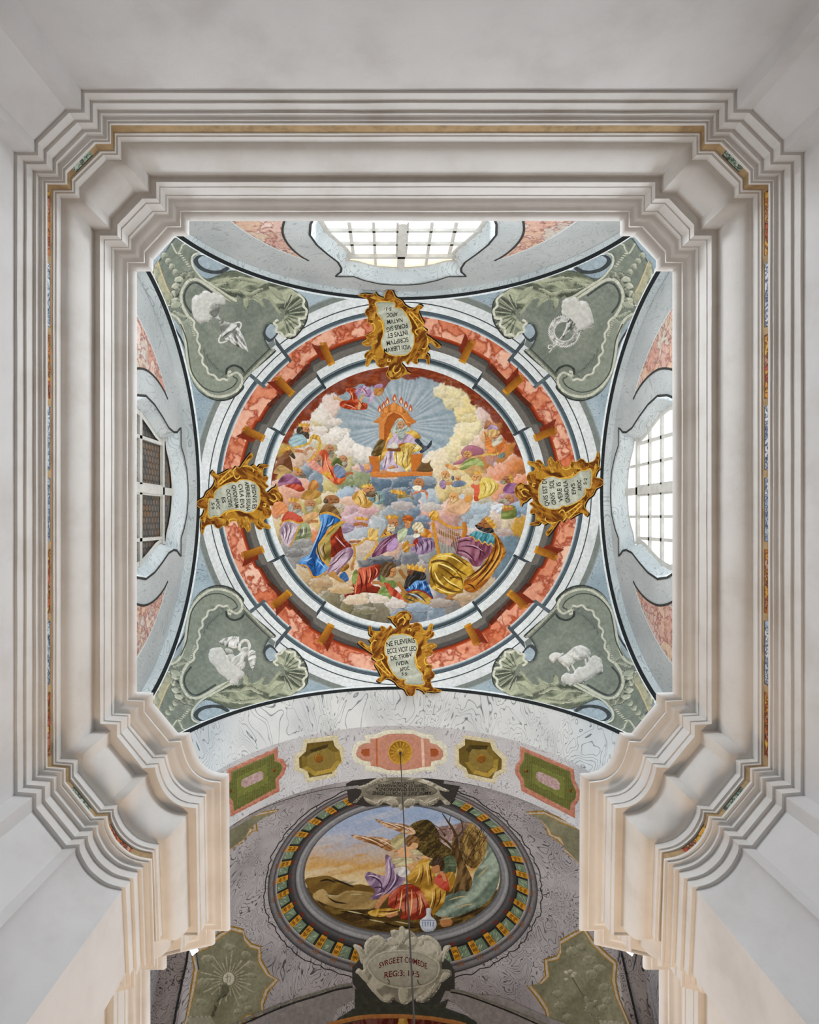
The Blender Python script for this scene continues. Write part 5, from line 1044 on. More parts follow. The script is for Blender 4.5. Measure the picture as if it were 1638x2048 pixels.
z = fig('blue_caped_king', 'crowned king seen from behind in a blue cape'); f(z, 'robe', 'D 125,1195 200,1190 310,1178 420,1210 495,1290 492,1358 420,1342 330,1322 220,1325 155,1275', '#a9802e', fold=(40, 9, .5), hi='#dcb85a', lo='#543a10'); f(z, 'cape', 'D 155,1155 230,1110 300,1048 390,1038 432,1080 482,1200 505,1275 420,1205 300,1172 200,1192', '#2c62a8', fold=(60, 9, .5), hi='#7fb2e6', lo='#0e2450'); l(z, 'cape_lining', 'D 200,1195 310,1172 420,1205 500,1278', 3, '#8a2a1e')
face(z, 'D 200,945 245,925 295,960 245,1005 205,985', '#7d4d2e', hair='D 165,1150 190,1030 225,990 250,1000 300,935 390,955 425,1020 385,1062 300,1065 210,1150', hc='#2b2724'); crown(z, (310, 905), 200, 80, 12, 'D'); l(z, 'hand', 'D 185,1040 140,980 110,930', 6, '#97622f', bev=3); l(z, 'arm', 'D 90,1080 140,1150 190,1220', 7, '#a9743c', bev=3)
z = fig('harp_playing_king', 'large crowned king in a golden cloak playing a tall harp')
f(z, 'cloak', 'D 1195,490 1255,530 1325,640 1355,742 1285,855 1150,1055 1000,1195 880,1175 850,1080 960,1000 1080,880 1180,700 1222,600', '#a8641c', fold=(70, 12, .5), hi='#dd9a3a', lo='#4a2206', step=1.8)
f(z, 'tunic', 'D 715,645 780,555 930,528 1010,570 1080,610 1192,660 1165,765 1105,812 1050,892 970,885 900,800 780,745 758,690', '#83485a', fold=(20, 10, .45), hi='#bd8a9c', lo='#43182a')
f(z, 'skirt', 'D 455,855 520,768 620,742 740,742 850,800 942,860 965,920 1015,1000 900,1022 862,1092 855,1190 822,1255 700,1242 560,1192 478,1135 468,1010', '#c99c30', fold=(55, 17, .55), hi='#eed26c', lo='#5c3d0a', step=1.8)
for P in ('D 480,850 580,830 700,860 820,960 900,1000', 'D 480,1010 520,1060 620,1130 740,1180 830,1190', 'D 560,880 700,920 820,1000 850,1060', 'D 700,1030 790,1020 850,1060'): l(z, 'fold_shadow', P, 4.2, '#6e4a10', w1=1.2, amp=.3)
f(z, 'collar', 'D 925,535 1000,478 1090,498 1180,518 1225,560 1212,655 1180,610 1150,635 1110,595 1080,620 1040,570 1010,590 980,545', '#3d8390', step=1.3, fold=(30, 4, .4), hi='#8fd0d4', lo='#143c48'); l(z, 'collar_trim', 'D 925,540 980,560 1010,600 1045,585 1080,632 1115,605 1150,648 1185,625 1212,668', 1.8, '#e0a832', **GD_)
l(z, 'arm', 'D 780,600 720,550 640,525 565,480', 7, '#97622f', bev=3.5); l(z, 'hand', 'D 700,480 760,520 810,520', 6.5, '#97622f', bev=3); f(z, 'foot', 'D 652,1258 740,1220 825,1260 800,1285 680,1282', '#a9743c')
face(z, 'D 1010,405 1060,372 1080,340 1120,338 1182,420 1195,455 1120,460 1060,430', '#9c653a', beard='D 998,405 1060,430 1120,448 1185,440 1215,490 1150,505 1060,475 1010,440', bc='#2c211a', eye='D 1082,378'); crown(z, (1185, 372), 160, 75, 48, 'D')
hp = l(z, 'harp_column', 'D 500,370 520,480 545,620 572,752', 6.5, '#c98a2c', **GD_); l(hp, 'harp_neck', 'D 490,330 560,340 640,400 730,440 830,440 862,420', 5.5, '#cf9330', **GD_); f(hp, 'harp_scroll', 'D 455,300 480,255 525,238 572,278 562,350 500,358', '#cf9330', fold=(30, 5, .5), **GD_); f(hp, 'harp_end', 'D 848,380 890,388 905,480 872,565 828,565 850,470', '#b9742a', **GD_); strings(hp, (560, 400), (820, 470), (600, 740), (770, 730), 12, 'D', '#cfc7ae')
z = fig('crown_bearing_elder', 'elder in green and white holding a crown at the right edge'); f(z, 'white_robe', 'D 1185,185 1280,158 1335,180 1302,275 1268,275 1200,232', '#cfd5de', fold=(50, 7, .4)); f(z, 'blue_robe', 'D 1440,180 1500,218 1535,300 1492,318', '#7f9cc2', fold=(70, 5, .35)); f(z, 'green_robe', 'D 1298,318 1330,198 1440,180 1485,232 1472,318 1350,345', '#7c8a45', fold=(70, 7, .4)); face(z, 'D 1330,95 1380,55 1440,68 1452,130 1400,145 1340,135', '#b98458', beard='D 1262,122 1340,100 1400,135 1360,160 1290,152', bc='#a9a48e'); crown(z, (1375, 195), 110, 50, 0, 'D'); l(z, 'hands', 'D 1320,235 1380,225 1440,215', 6, '#b5763e', bev=3)

FB = {k.name.split('.')[0]: k for k in fres.children}
folds('cloak_folds', FB['blue_cloaked_king'], 'dome', 'C 740,300 735,400 700,520 650,640 600,760 560,850|C 800,310 780,400 740,480|C 690,560 670,680 700,790 750,880|C 600,780 640,850 640,920 660,990|C 540,850 590,880 640,890', 'C 710,320 715,400 690,500 640,620 600,720|C 860,330 830,390 770,430|C 660,820 720,870 760,920|C 500,830 560,820 610,790', '#123468', '#9ccaf4', 2.6)
folds('tunic_folds', FB['blue_cloaked_king'], 'dome', 'C 860,560 920,620 960,690|C 900,500 950,580 1020,660|C 850,650 880,700 900,750|C 800,900 880,850 960,760 1030,720|C 830,950 900,920 980,850|C 760,610 740,690 770,790', 'C 880,540 940,610 1000,670|C 820,880 900,800 1000,700|C 860,960 930,900 1040,790|C 720,640 710,700 740,780', '#4a2018', '#d8c0cc', 2.0)
folds('cloak_folds', FB['red_cloaked_youth'], 'dome', 'C 1150,950 1180,1030 1190,1130 1170,1200|C 1240,920 1250,1020 1240,1120 1260,1200|C 1300,900 1310,980 1280,1080|C 1090,1090 1090,1180 1060,1260|C 1040,1160 1030,1220 1010,1250|C 1350,890 1350,960 1320,1040', 'C 1200,940 1220,1020 1215,1110|C 1280,910 1290,1000 1265,1090|C 1130,1060 1120,1150 1110,1230|C 1340,900 1370,950 1350,1010', '#4c120a', '#e88f6e', 2.6)
folds('skirt_folds', FB['harp_playing_king'], 'dome', 'D 500,830 580,820 680,850 790,930 900,1000|D 490,880 480,960 500,1050 540,1130|D 560,900 640,930 740,1010 830,1060|D 600,980 660,1060 760,1130 840,1170|D 510,1060 600,1130 700,1180 800,1200|D 700,1040 780,1020 840,1050 850,1120|D 740,770 830,830 920,900', 'D 540,790 640,770 740,790 850,860|D 520,860 600,870 700,910 790,980|D 520,960 560,1050 630,1120|D 620,1010 700,1080 800,1130|D 540,1140 640,1190 760,1215', '#5a3a0a', '#f4df86', 3.2)
folds('cloak_folds', FB['harp_playing_king'], 'dome', 'D 1230,560 1240,680 1190,820 1090,960 960,1080|D 1280,620 1290,730 1230,850 1120,1000 1000,1130|D 1180,740 1120,860 1010,960 900,1030|D 900,1100 960,1120 1000,1170', 'D 1250,560 1280,680 1240,800 1150,940 1020,1080|D 1310,670 1310,760 1230,900 1080,1080|D 1130,870 1040,970 930,1050', '#46200a', '#e4ac4c', 3.0)
folds('tunic_folds', FB['harp_playing_king'], 'dome', 'D 790,620 880,590 960,600|D 770,700 870,720 950,780 1000,860|D 830,660 940,660 1060,700 1120,770|D 1040,630 1060,720 1040,820', 'D 780,590 870,560 950,560|D 790,730 890,750 970,820|D 900,640 1000,660 1090,720', '#451a2c', '#c79ab0', 2.4)
folds('cape_folds', FB['blue_caped_king'], 'dome', 'D 260,1110 280,1140 270,1170|D 330,1070 350,1120 340,1170|D 400,1060 430,1130 450,1200|D 180,1220 260,1240 340,1300|D 280,1200 360,1250 430,1320|D 180,1270 240,1290 300,1310', 'D 300,1080 310,1130 300,1165|D 370,1060 390,1110 400,1180|D 220,1130 230,1160|D 220,1210 310,1240 390,1300', '#0f2850', '#9cc8f0', 2.2)
folds('robe_folds', FB['lavender_robed_elder'], 'dome', 'C 290,400 310,470 300,560 280,600|C 350,400 360,470 330,560 320,640|C 250,480 270,530 270,580|C 470,440 480,500 450,560|C 540,410 540,480 530,550', 'C 270,420 290,490 280,560|C 320,390 340,460 320,540|C 390,410 380,490 350,570|C 500,420 510,490 490,550', '#5c4460', '#f4eaf0', 1.8)
folds('robe_folds', FB['enthroned_figure'], 'dome', 'A 1480,1000 1470,1080 1450,1160|A 1530,960 1530,1040 1510,1100|A 1590,960 1600,1060 1590,1130|B 140,920 160,990 140,1080 180,1160|B 220,880 220,960 200,1050 210,1140|B 300,890 250,950|A 1430,950 1410,1020 1405,1070', 'A 1500,980 1495,1060 1480,1120|A 1560,950 1570,1040|B 180,900 190,970 170,1060|B 260,880 300,910 360,910|B 90,960 90,1030 110,1090', '#6a4c50', '#fbf6d4', 1.6)
folds('robe_folds', FB['purple_cloaked_bearded_king'], 'dome', 'C 1360,720 1440,630 1540,560|C 1420,700 1500,620 1590,540|C 1450,500 1480,530|C 1520,480 1540,520', 'C 1340,740 1420,640 1520,560|C 1400,710 1480,630 1570,550', '#34142c', '#b88aa6', 2.0)
folds('robe_folds', FB['white_haired_elder'], 'dome', 'D 340,600 380,660 370,730|D 420,570 440,640 430,730|D 290,650 310,700 300,740|D 480,590 490,650 480,710', 'D 380,570 410,640 400,720|D 450,570 470,640 460,710|D 310,620 340,690', '#402a48', '#c9b4cc', 2.0)
folds('robe_folds', FB['flying_angel'], 'dome', 'A 1080,240 1110,300 1100,370|A 1000,380 1070,400 1130,450|A 1150,350 1200,410 1210,450|A 1190,200 1230,240 1260,290', 'A 1050,240 1080,300 1080,350|A 980,400 1060,420 1120,455|A 1160,210 1200,230 1240,280', '#5a1a10', '#f4b79a', 1.6)
folds('robe_folds', FB['red_robed_elder'], 'dome', 'A 730,970 740,1050 730,1120 740,1190|A 780,1000 780,1080 820,1170 850,1260|A 830,1170 860,1250 890,1320', 'A 710,1000 715,1080 710,1160|A 760,980 770,1060 800,1150 830,1230', '#8a2a14', '#f6b898', 1.8)
folds('robe_folds', FB['yellow_cloaked_king'], 'dome', 'B 1080,1300 1120,1380 1090,1470|B 1160,1290 1190,1370 1150,1450|B 1230,1330 1230,1390 1190,1440', 'B 1110,1290 1150,1370 1120,1460|B 1200,1300 1220,1370 1180,1440', '#a07e28', '#faf0b8', 1.8)
folds('robe_folds', FB['seated_crowned_king'], 'dome', 'C 1130,60 1170,110 1180,180|C 1200,20 1240,90 1240,170|C 1320,50 1340,100 1330,150|C 1390,40 1400,90 1390,150', 'C 1160,40 1200,100 1210,180|C 1350,40 1370,90 1360,150', '#6a4618', '#f2dca0', 1.8)
for q in ((640, 1167, 25, 11, '#bda078'), (683, 1180, 27, 12, '#c9ab7c'), (712, 1202, 27, 12, '#d8c5a8'), (757, 1200, 23, 10, '#ddd0bd'), (792, 1210, 23, 10, '#d5ccc2'), (836, 1217, 27, 11, '#93a3b1'), (882, 1208, 25, 11, '#a3968a'), (926, 1196, 20, 9, '#bba07c'), (735, 1222, 22, 9, '#857e62')): lump(*q)

# ================================================================== COFFERED ARCH PANELS
def cpan(name, c, label): 
    w_ = hit([c], 'arch')[0]; return thing(name, tuple(w_), label, 'ceiling panel', 'painted coffers on the chancel arch')
def ap(p, n, P, col, **k):
    k.setdefault('bev', 2.5); k.setdefault('amp', .35); k.setdefault('step', 2.2); return paint(n, p, 'arch', P, col, **k)
def ringp(p, n, O, I, col, **k): return paint(n, p, 'arch', O, col, holes=[I], step=2.0, **k)
for fr, nm, outer, inner, rect, med, but in (
    ('P', 'left', '315,530 705,360 710,440 750,452 777,500 755,570 715,612 722,695 345,892 340,790 312,760 290,700 300,640 330,600', '352,548 678,405 682,462 725,480 745,510 722,565 688,600 692,672 372,848 365,770 335,735 322,700 328,650 352,610', '395,592 630,485 632,637 400,742', '430,610 470,588 575,538 598,560 595,602 565,618 455,668 428,655', ((678, 535), (345, 692))),
    ('p', 'right', '990,350 1400,525 1410,610 1447,690 1442,760 1410,810 1412,902 1000,692 990,620 953,560 955,500 987,450', '1022,395 1372,545 1383,620 1420,700 1414,750 1376,790 1372,842 1027,662 1017,600 985,550 987,505 1018,460', '1080,480 1330,592 1325,752 1085,637', '1115,552 1140,545 1270,602 1297,640 1290,682 1262,686 1135,622 1112,590', ((1038, 543), (1378, 690)))):
    c = pts(fr+' '+rect).mean(0)
    t = cpan('green_coffer', c, 'green coffer with a salmon marble border at the %s end of the chancel arch' % nm)
    fr_ = ringp(t, 'border', fr+' '+outer, fr+' '+inner, '#ba7c66', bev=4, amp=.6, var=.25, sc=2.5, hi='#efc3ae', lo='#8a4630')
    g0 = ap(t, 'green_ground', fr+' '+inner, '#6c7038', bev=5, amp=.35, var=.1)
    dots = []; I = pts(fr+' '+inner); x0, y0 = I.min(0); x1, y1 = I.max(0); R_ = pts(fr+' '+rect)
    ux = (R_[1]-R_[0]); ux = ux/np.hypot(*ux); uy = (R_[3]-R_[0]); uy = uy/np.hypot(*uy); cc = I.mean(0)
    for i in range(-16, 17):
        for j in range(-17, 18):
            q_ = cc+ux*i*3.9+uy*(j*2.7+(1.3 if i % 2 else 0)); qq = q_[None]
            if pip(qq, I)[0] and not pip(qq, R_)[0] and edge_dist(qq, I)[0][0] > 2: dots.append(np.array([q_-ux*1.1, q_-uy*.7, q_+ux*1.1, q_+uy*.7]))
    o = multi('net_pattern', g0, 'arch', dots, '#3f431c', step=5, bev=0)
    g1 = ap(t, 'inner_panel', fr+' '+rect, '#747a3c', sm=False, bev=2, amp=.7, lo='#2d300f', hi='#a6aa62')
    ap(g1, 'medallion', fr+' '+med, '#b59a98', bev=3, amp=.4, var=.35, sc=4, hi='#dcd2d4', lo='#7a3d28')
    for x, y in but: ap(t, 'boss', circ(FR[fr][0]+x/FR[fr][2], FR[fr][1]+y/FR[fr][2], 4), '#5f4218', bev=4, amp=.9, hi='#b98a42', relief=.02)
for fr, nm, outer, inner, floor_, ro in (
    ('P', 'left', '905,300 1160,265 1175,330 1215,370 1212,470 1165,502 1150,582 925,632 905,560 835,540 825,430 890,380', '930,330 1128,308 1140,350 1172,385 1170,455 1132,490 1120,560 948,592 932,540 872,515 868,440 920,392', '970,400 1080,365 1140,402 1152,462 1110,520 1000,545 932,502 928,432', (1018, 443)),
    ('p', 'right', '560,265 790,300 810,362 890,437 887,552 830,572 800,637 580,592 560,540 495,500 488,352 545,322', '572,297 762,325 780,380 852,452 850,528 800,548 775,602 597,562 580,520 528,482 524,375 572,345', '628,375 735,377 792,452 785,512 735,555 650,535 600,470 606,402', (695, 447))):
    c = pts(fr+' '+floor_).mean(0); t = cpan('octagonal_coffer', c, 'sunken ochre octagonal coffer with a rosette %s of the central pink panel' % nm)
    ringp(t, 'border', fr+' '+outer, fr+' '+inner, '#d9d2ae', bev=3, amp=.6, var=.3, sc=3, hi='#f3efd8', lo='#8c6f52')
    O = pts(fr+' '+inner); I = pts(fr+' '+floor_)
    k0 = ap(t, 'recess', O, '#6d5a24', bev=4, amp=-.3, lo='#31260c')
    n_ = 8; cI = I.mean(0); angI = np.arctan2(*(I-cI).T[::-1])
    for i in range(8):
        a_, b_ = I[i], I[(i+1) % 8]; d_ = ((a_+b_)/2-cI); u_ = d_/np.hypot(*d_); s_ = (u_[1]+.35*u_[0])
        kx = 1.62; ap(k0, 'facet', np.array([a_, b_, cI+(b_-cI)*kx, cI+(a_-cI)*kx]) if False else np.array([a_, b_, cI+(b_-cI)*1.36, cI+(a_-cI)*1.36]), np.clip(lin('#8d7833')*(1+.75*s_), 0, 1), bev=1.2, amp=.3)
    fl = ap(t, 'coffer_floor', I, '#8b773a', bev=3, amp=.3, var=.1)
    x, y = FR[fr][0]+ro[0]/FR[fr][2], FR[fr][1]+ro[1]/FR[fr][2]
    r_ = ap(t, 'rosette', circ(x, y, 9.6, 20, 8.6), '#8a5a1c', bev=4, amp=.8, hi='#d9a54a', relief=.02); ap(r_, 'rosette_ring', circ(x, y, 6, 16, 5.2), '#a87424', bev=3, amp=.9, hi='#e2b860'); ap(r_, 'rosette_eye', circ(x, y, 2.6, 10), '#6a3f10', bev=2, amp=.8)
t = cpan('pink_coffer', (800, 1503), 'pink central panel with a gilt dome rosette above the hanging cable')
OUTC = 'U 20,640 60,510 140,455 230,450 215,370 390,360 520,300 740,285 950,300 1110,360 1250,365 1255,450 1340,450 1440,540 1467,660 1440,770 1360,820 1277,830 1277,915 1120,912 1000,942 760,972 560,960 400,920 230,912 225,830 100,800 40,720'
INC = 'U 90,640 130,540 200,500 300,490 295,430 400,420 560,360 740,350 950,360 1080,420 1180,430 1190,490 1300,520 1380,600 1392,680 1350,740 1212,765 1202,840 1090,850 950,880 750,902 560,895 440,850 310,832 300,770 180,750 100,690'
ringp(t, 'border', OUTC, INC, '#e3e3cf', bev=4, amp=.55, var=.2, sc=3, hi='#f8f8ec', lo='#7d7f5e')
g0 = ap(t, 'pink_ground', INC, '#c48d78', bev=4, amp=.3, var=.09, hi='#f0c3b0', lo='#a65a3a')
line('side_joint', g0, 'arch', 'U 395,425 402,840', 3.4, '#b8693a', sm=False); line('side_joint', g0, 'arch', 'U 1075,425 1095,850', 5.5, '#edc6b4', sm=False)
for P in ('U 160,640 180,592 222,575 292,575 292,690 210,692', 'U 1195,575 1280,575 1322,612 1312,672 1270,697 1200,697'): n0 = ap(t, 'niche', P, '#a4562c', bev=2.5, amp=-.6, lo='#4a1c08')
bo = ap(t, 'gilt_rosette', circ(700+748/7.445, 1420+628/7.445, 178/7.445, 40), '#a57a22', step=1.5, bev=14, amp=-.55, hi='#e8c250', lo='#5a3a0c', relief=-.0, var=.1)
line('gilt_rim', bo, 'arch', circ(700+748/7.445, 1420+628/7.445, 172/7.445, 40), 2.2, '#d0a23c', closed=True, **GD_)
multi('petals', bo, 'arch', [stroke(np.array([(800.5+8*math.cos(a_), 1504.3+8*math.sin(a_)), (800.5+20*math.cos(a_), 1504.3+20*math.sin(a_))]), 1.2, False, 2.6) for a_ in np.linspace(0, 2*math.pi, 16, endpoint=False)], '#c99c38', step=1.5, bev=1)
ap(bo, 'gilt_eye', circ(800.5, 1504.5, 8, 20), '#b98a2c', bev=5, amp=.7, hi='#f0cf68', lo='#5a3a0c', relief=.03)
# ================================================================== CHANCEL VAULT PAINTING
oval = thing('oval_fresco', (.29, 8.6, 14.4), 'oval chancel fresco of an angel waking a man asleep under a tree', 'fresco')
pc = np.array([804.4, 1738.0])
def ell_world():
    L_, R_, T_, B_ = [hit([q], 'chan')[0] for q in ((609, 1737), (1000, 1737), (804, 1611), (804, 1866))]
    return (L_[0]+R_[0])/2, (T_[1]+B_[1])/2, (R_[0]-L_[0])/2, (B_[1]-T_[1])/2
ecx, ecy, erx, ery = ell_world()
def zchan(x, y): return EC[2]+ER[2]*np.sqrt(np.maximum(1-((x-EC[0])/ER[0])**2-((y-EC[1])/ER[1])**2, 0))
oL, oR, oT, oB = [hit([q], 'chan')[0] for q in ((535, 1740), (1076, 1740), (804, 1566), (804, 1957))]
ocx, ocy, orx, ory = (oL[0]+oR[0])/2, (oT[1]+oB[1])/2, (oR[0]-oL[0])/2, (oB[1]-oT[1])/2
def ept(t, s):
    """s=0 edge of the picture, s=1 outer edge of its frame; t angle"""
    cx, cy, rx, ry = ecx+(ocx-ecx)*s, ecy+(ocy-ecy)*s, erx+(orx-erx)*s, ery+(ory-ery)*s
    return np.stack([cx+rx*np.cos(t), cy+ry*np.sin(t)], -1)
def on_chan(xy, lay):
    W = np.column_stack([xy, zchan(xy[:, 0], xy[:, 1])]); return W+normal(W, 'chan')*(lay*EPS)
frame = thing('painted_oval_surround', (ocx, ocy, 14.3), 'painted oval moulding with yellow and green marble blocks around the chancel fresco', 'painted border')
def eband(name, s0, s1, prof, lay, parent=frame, var=.06):
    t = np.linspace(0, 2*math.pi, 241); k = 6; V = np.vstack([ept(t, s0+(s1-s0)*i/k) for i in range(k+1)]); n = 241
    o = mesh(name, on_chan(V, lay), [(i*n+j, i*n+j+1, (i+1)*n+j+1, (i+1)*n+j) for i in range(k) for j in range(n-1)], PAINT, parent, True)
    u = np.repeat(np.linspace(0, 1, k+1), n); C = np.stack([np.interp(u, [p[0] for p in prof], [lin(p[1])[c] for p in prof]) for c in range(3)], 1)
    set_pig(o, C*(1+var*2*fbm(V[:, 0]*3, V[:, 1]*3, 3))[:, None]*GAIN['chan']); return o
eband('inner_moulding', -.01, .26, [(0, '#5a5b5c'), (.12, '#3a3b3d'), (.3, '#8b8d90'), (.45, '#55575a'), (.6, '#a2a3a6'), (.85, '#8c8e91'), (1, '#4b4c4e')], 3)
eband('dark_band', .25, .47, [(0, '#3a3a3b'), (.3, '#5b5a5b'), (.6, '#403f40'), (1, '#2b2a2a')], 4)
eband('block_ground', .46, .78, [(0, '#1f211f'), (1, '#2b2d2b')], 5)
eband('outer_moulding', .76, 1.0, [(0, '#b0b0b0'), (.2, '#6b6a6c'), (.35, '#2f2e2f'), (.45, '#7d7b7d'), (.8, '#6f6d6f'), (.9, '#1f1e1f'), (1, '#232223')], 6)
NT = 36
for i in range(NT):
    for kind in (0, 1):
        a0_ = 2*math.pi*(i+.5*kind)/NT+.02; a1_ = a0_+2*math.pi/NT*(.36 if kind == 0 else .48); t = np.linspace(a0_, a1_, 4)
        s0_, s1_ = (.47, .77) if kind == 0 else (.50, .75)
        V = np.vstack([ept(t, s0_), ept(t, (s0_+s1_)/2), ept(t, s1_)]); n = 4
        o = mesh('yellow_block' if kind == 0 else 'green_block', on_chan(V, 8), [(r*n+j, r*n+j+1, (r+1)*n+j+1, (r+1)*n+j) for r in range(2) for j in range(3)], PAINT, frame, True)
        rs = np.random.RandomState(i*2+kind); base = lin('#c08a28') if kind == 0 else lin('#6d8068')
        set_pig(o, np.repeat(base[None], len(V), 0)*(1+rs.uniform(-.3, .3, (len(V), 1)))*GAIN['chan'])
        if kind == 0:   # the brown marks painted on each yellow block
            VV = []; FF = []
            for g in range(2):
                for h_ in range(4):
                    ta = a0_+(a1_-a0_)*(.18+.18*h_); tb = ta+(a1_-a0_)*.11; sa = .53+.11*g+.015*rs.rand(); sb = sa+.05+.03*rs.rand(); b = len(VV)
                    VV += list(ept(np.array([ta, tb]), sa))+list(ept(np.array([tb, ta]), sb)); FF.append((b, b+1, b+2, b+3))
            m_ = mesh('block_marks', on_chan(np.array(VV), 10), FF, PAINT, o); set_pig(m_, np.repeat(lin('#4a2c10')[None], len(VV), 0))
        else:
            VV = []; FF = []
            for h_ in range(5):
                ta = a0_+(a1_-a0_)*rs.uniform(.05, .8); sa = rs.uniform(.51, .68); b = len(VV)
                VV += [ept(np.array(ta), sa), ept(np.array(ta+.012), sa+.02), ept(np.array(ta+.03), sa+.07), ept(np.array(ta+.018), sa+.05)]; FF.append((b, b+1, b+2, b+3))
            m_ = mesh('block_veins', on_chan(np.array(VV), 10), FF, PAINT, o); set_pig(m_, np.repeat(lin('#b9c4ae')[None], len(VV), 0))
    for h_ in range(3):
        t0 = 2*math.pi*i/NT+.02+.02*h_; V = np.vstack([ept(np.array([t0, t0+.010]), .80), ept(np.array([t0+.012, t0]), .90)])
        m_ = mesh('guttae', on_chan(V, 9), [(0, 1, 2, 3)], PAINT, frame); set_pig(m_, np.repeat(lin('#7a5238')[None], 4, 0))
    t0 = 2*math.pi*i/NT+.03; V = np.vstack([ept(np.array([t0, t0+.05]), .37), ept(np.array([t0+.05, t0]), .43)])
    m_ = mesh('red_marks', on_chan(V, 9), [(0, 1, 2, 3)], PAINT, frame); set_pig(m_, np.repeat(lin('#6a2a1c')[None], 4, 0))
# zigzag shadow line outside the frame
t = np.linspace(0, 2*math.pi, 150, endpoint=False); rs = np.random.RandomState(3); ss = 1.10+rs.uniform(-.045, .045, 150)
zz = np.vstack([ept(np.array([a_]), s_) for a_, s_ in zip(t, ss)]); q = proj(np.column_stack([zz, zchan(zz[:, 0], zz[:, 1])]))
lz = stroke(q, 2.0, True)
for li in range(0, 150, 10):
    sg = np.array([q[(li+j) % 150] for j in range(11)]); paint('jagged_shadow', frame, 'chan', stroke(sg, 2.0), '#262324', step=2.5, bev=0, lay=7)
_boxes['chan'].append((500, 1540, 1110, 1990, 12))
tt = np.linspace(0, 2*math.pi, 120, endpoint=False); ee = ept(tt, 0.0); pic = proj(np.column_stack([ee, zchan(ee[:, 0], ee[:, 1])]))
def skyfn(Q, C):
    y = Q[:, 1]; u = (y-1612)/(1772-1612)
    st = fbm(Q[:, 0]/40, (y+.25*Q[:, 0])/7, 4)
    C = np.stack([np.interp(u+.12*st, [0, .35, .55, .72, .85, .97, 1.02], [lin(c)[k] for c in ('#93a9c9', '#a3b0c9', '#bdb1a8', '#c99f5c', '#d3b988', '#e0cfa4', '#54401c')]) for k in range(3)], 1)
    s = np.clip(st*1.6, 0, 1)[:, None]*.6*np.clip(1.2-u, 0, 1)[:, None]; C = C+(lin('#c9c7c9')-C)*s
    w_ = np.clip(fbm(Q[:, 0]/45+5, (y+.2*Q[:, 0])/6+3, 4)*2.4-.1, 0, 1)*np.clip((u-.35)*4, 0, 1)*np.clip((1-u)*6, 0, 1); return C+(lin('#c0914a')-C)*(w_*.8)[:, None]
blobpaint('painted_sky', oval, 'chan', pic, [(800, 1700, 50, '#9db0c9')], 2.2, extra=skyfn, lay=13)
_boxes['chan'].append((560, 1560, 1040, 1900, 13))
def v(p, n, P, col, fold=None, **k):
    k.setdefault('bev', 3); k.setdefault('amp', .45); k.setdefault('sm', True); k.setdefault('step', 1.8); k.setdefault('rim', .14); return paint(n, p, 'chan', P, col, fr='O', fold=fold, **k)
def vl(p, n, P, w_, col, **k): return line(n, p, 'chan', P, w_, col, fr='O', **k)
def part(n, label=None):
    e = empty(n, (0, 0, 0)); e.parent = oval; e['_w'] = tuple(oval.location)
    if label: e['label'] = label
    return e
z = part('landscape', 'brown hills and dark foreground')
v(z, 'far_hill', '157,690 230,672 300,665 370,692 440,722 520,720 590,742 700,760 640,840 400,850 240,820 190,760', '#6e5424', fold=(70, 22, .25), lo='#33240a', hi='#a88842')
v(z, 'pale_hill', '205,790 270,748 330,800 420,760 560,768 640,800 600,870 420,890 290,870 240,835', '#a58a55', fold=(60, 26, .3), lo='#4d3a17', hi='#d9c08a')
v(z, 'foreground', '225,815 300,850 420,878 600,880 780,930 990,920 1200,880 1330,785 1345,800 1265,895 1130,968 960,1010 770,1022 570,1000 390,935 280,868', '#54401c', fold=(80, 16, .4), lo='#1d1406', hi='#8f7434', var=.2)
v(z, 'rock', '1292,440 1345,520 1382,620 1368,740 1300,835 1200,888 1080,930 978,912 1000,850 1060,785 1190,742 1230,640 1280,560', '#77897a', fold=(55, 20, .45), lo='#33433a', hi='#b9c7b6', var=.2)
z = part('foliage', 'tree with bare branches and leafy bushes')
v(z, 'ochre_thicket', '1130,420 1190,330 1262,380 1305,440 1285,545 1222,620 1150,560', '#7d6232', fold=(20, 5, .5), var=.4, sc=3, hi='#b89a5c'); v(z, 'pink_thicket', '985,365 1080,348 1180,330 1140,420 1075,445 1010,452', '#937a74', fold=(20, 5, .4), var=.4, sc=3)
v(z, 'dark_bush', '820,350 930,312 1000,388 1012,450 1095,520 1090,650 1030,585 950,552 880,535 845,450', '#3f3316', fold=(50, 5, .4), var=.5, sc=4, hi='#7d6a36'); v(z, 'green_bush', '1020,560 1100,540 1110,640 1060,680 1030,640', '#56664a', fold=(80, 5, .4), var=.3)
rs = np.random.RandomState(5); tw = []
for i in range(90):
    x, y = rs.uniform(840, 1080), rs.uniform(340, 640)
    if y > 350+ (1080-x)*.1 and y < 560+(x-840)*.4: a_ = rs.uniform(0, 6.28); L_ = rs.uniform(10, 26); tw.append(stroke(pts('O %g,%g %g,%g' % (x, y, x+L_*math.cos(a_), y+L_*math.sin(a_))), 1.1))
for i in range(50):
    x, y = rs.uniform(1140, 1285), rs.uniform(370, 590); a_ = rs.uniform(-2.6, -.6); L_ = rs.uniform(25, 60); tw.append(stroke(pts('O %g,%g %g,%g' % (x, y, x+L_*math.cos(a_), y+L_*math.sin(a_))), .9))
multi('twigs', z, 'chan', tw, '#2e220f', step=4, bev=0)
v(z, 'trunk', '1085,775 1118,620 1082,500 1096,410 1122,412 1132,500 1172,600 1212,700 1185,765 1140,752', '#5c4524', fold=(15, 6, .5), lo='#20160a', hi='#94764a')
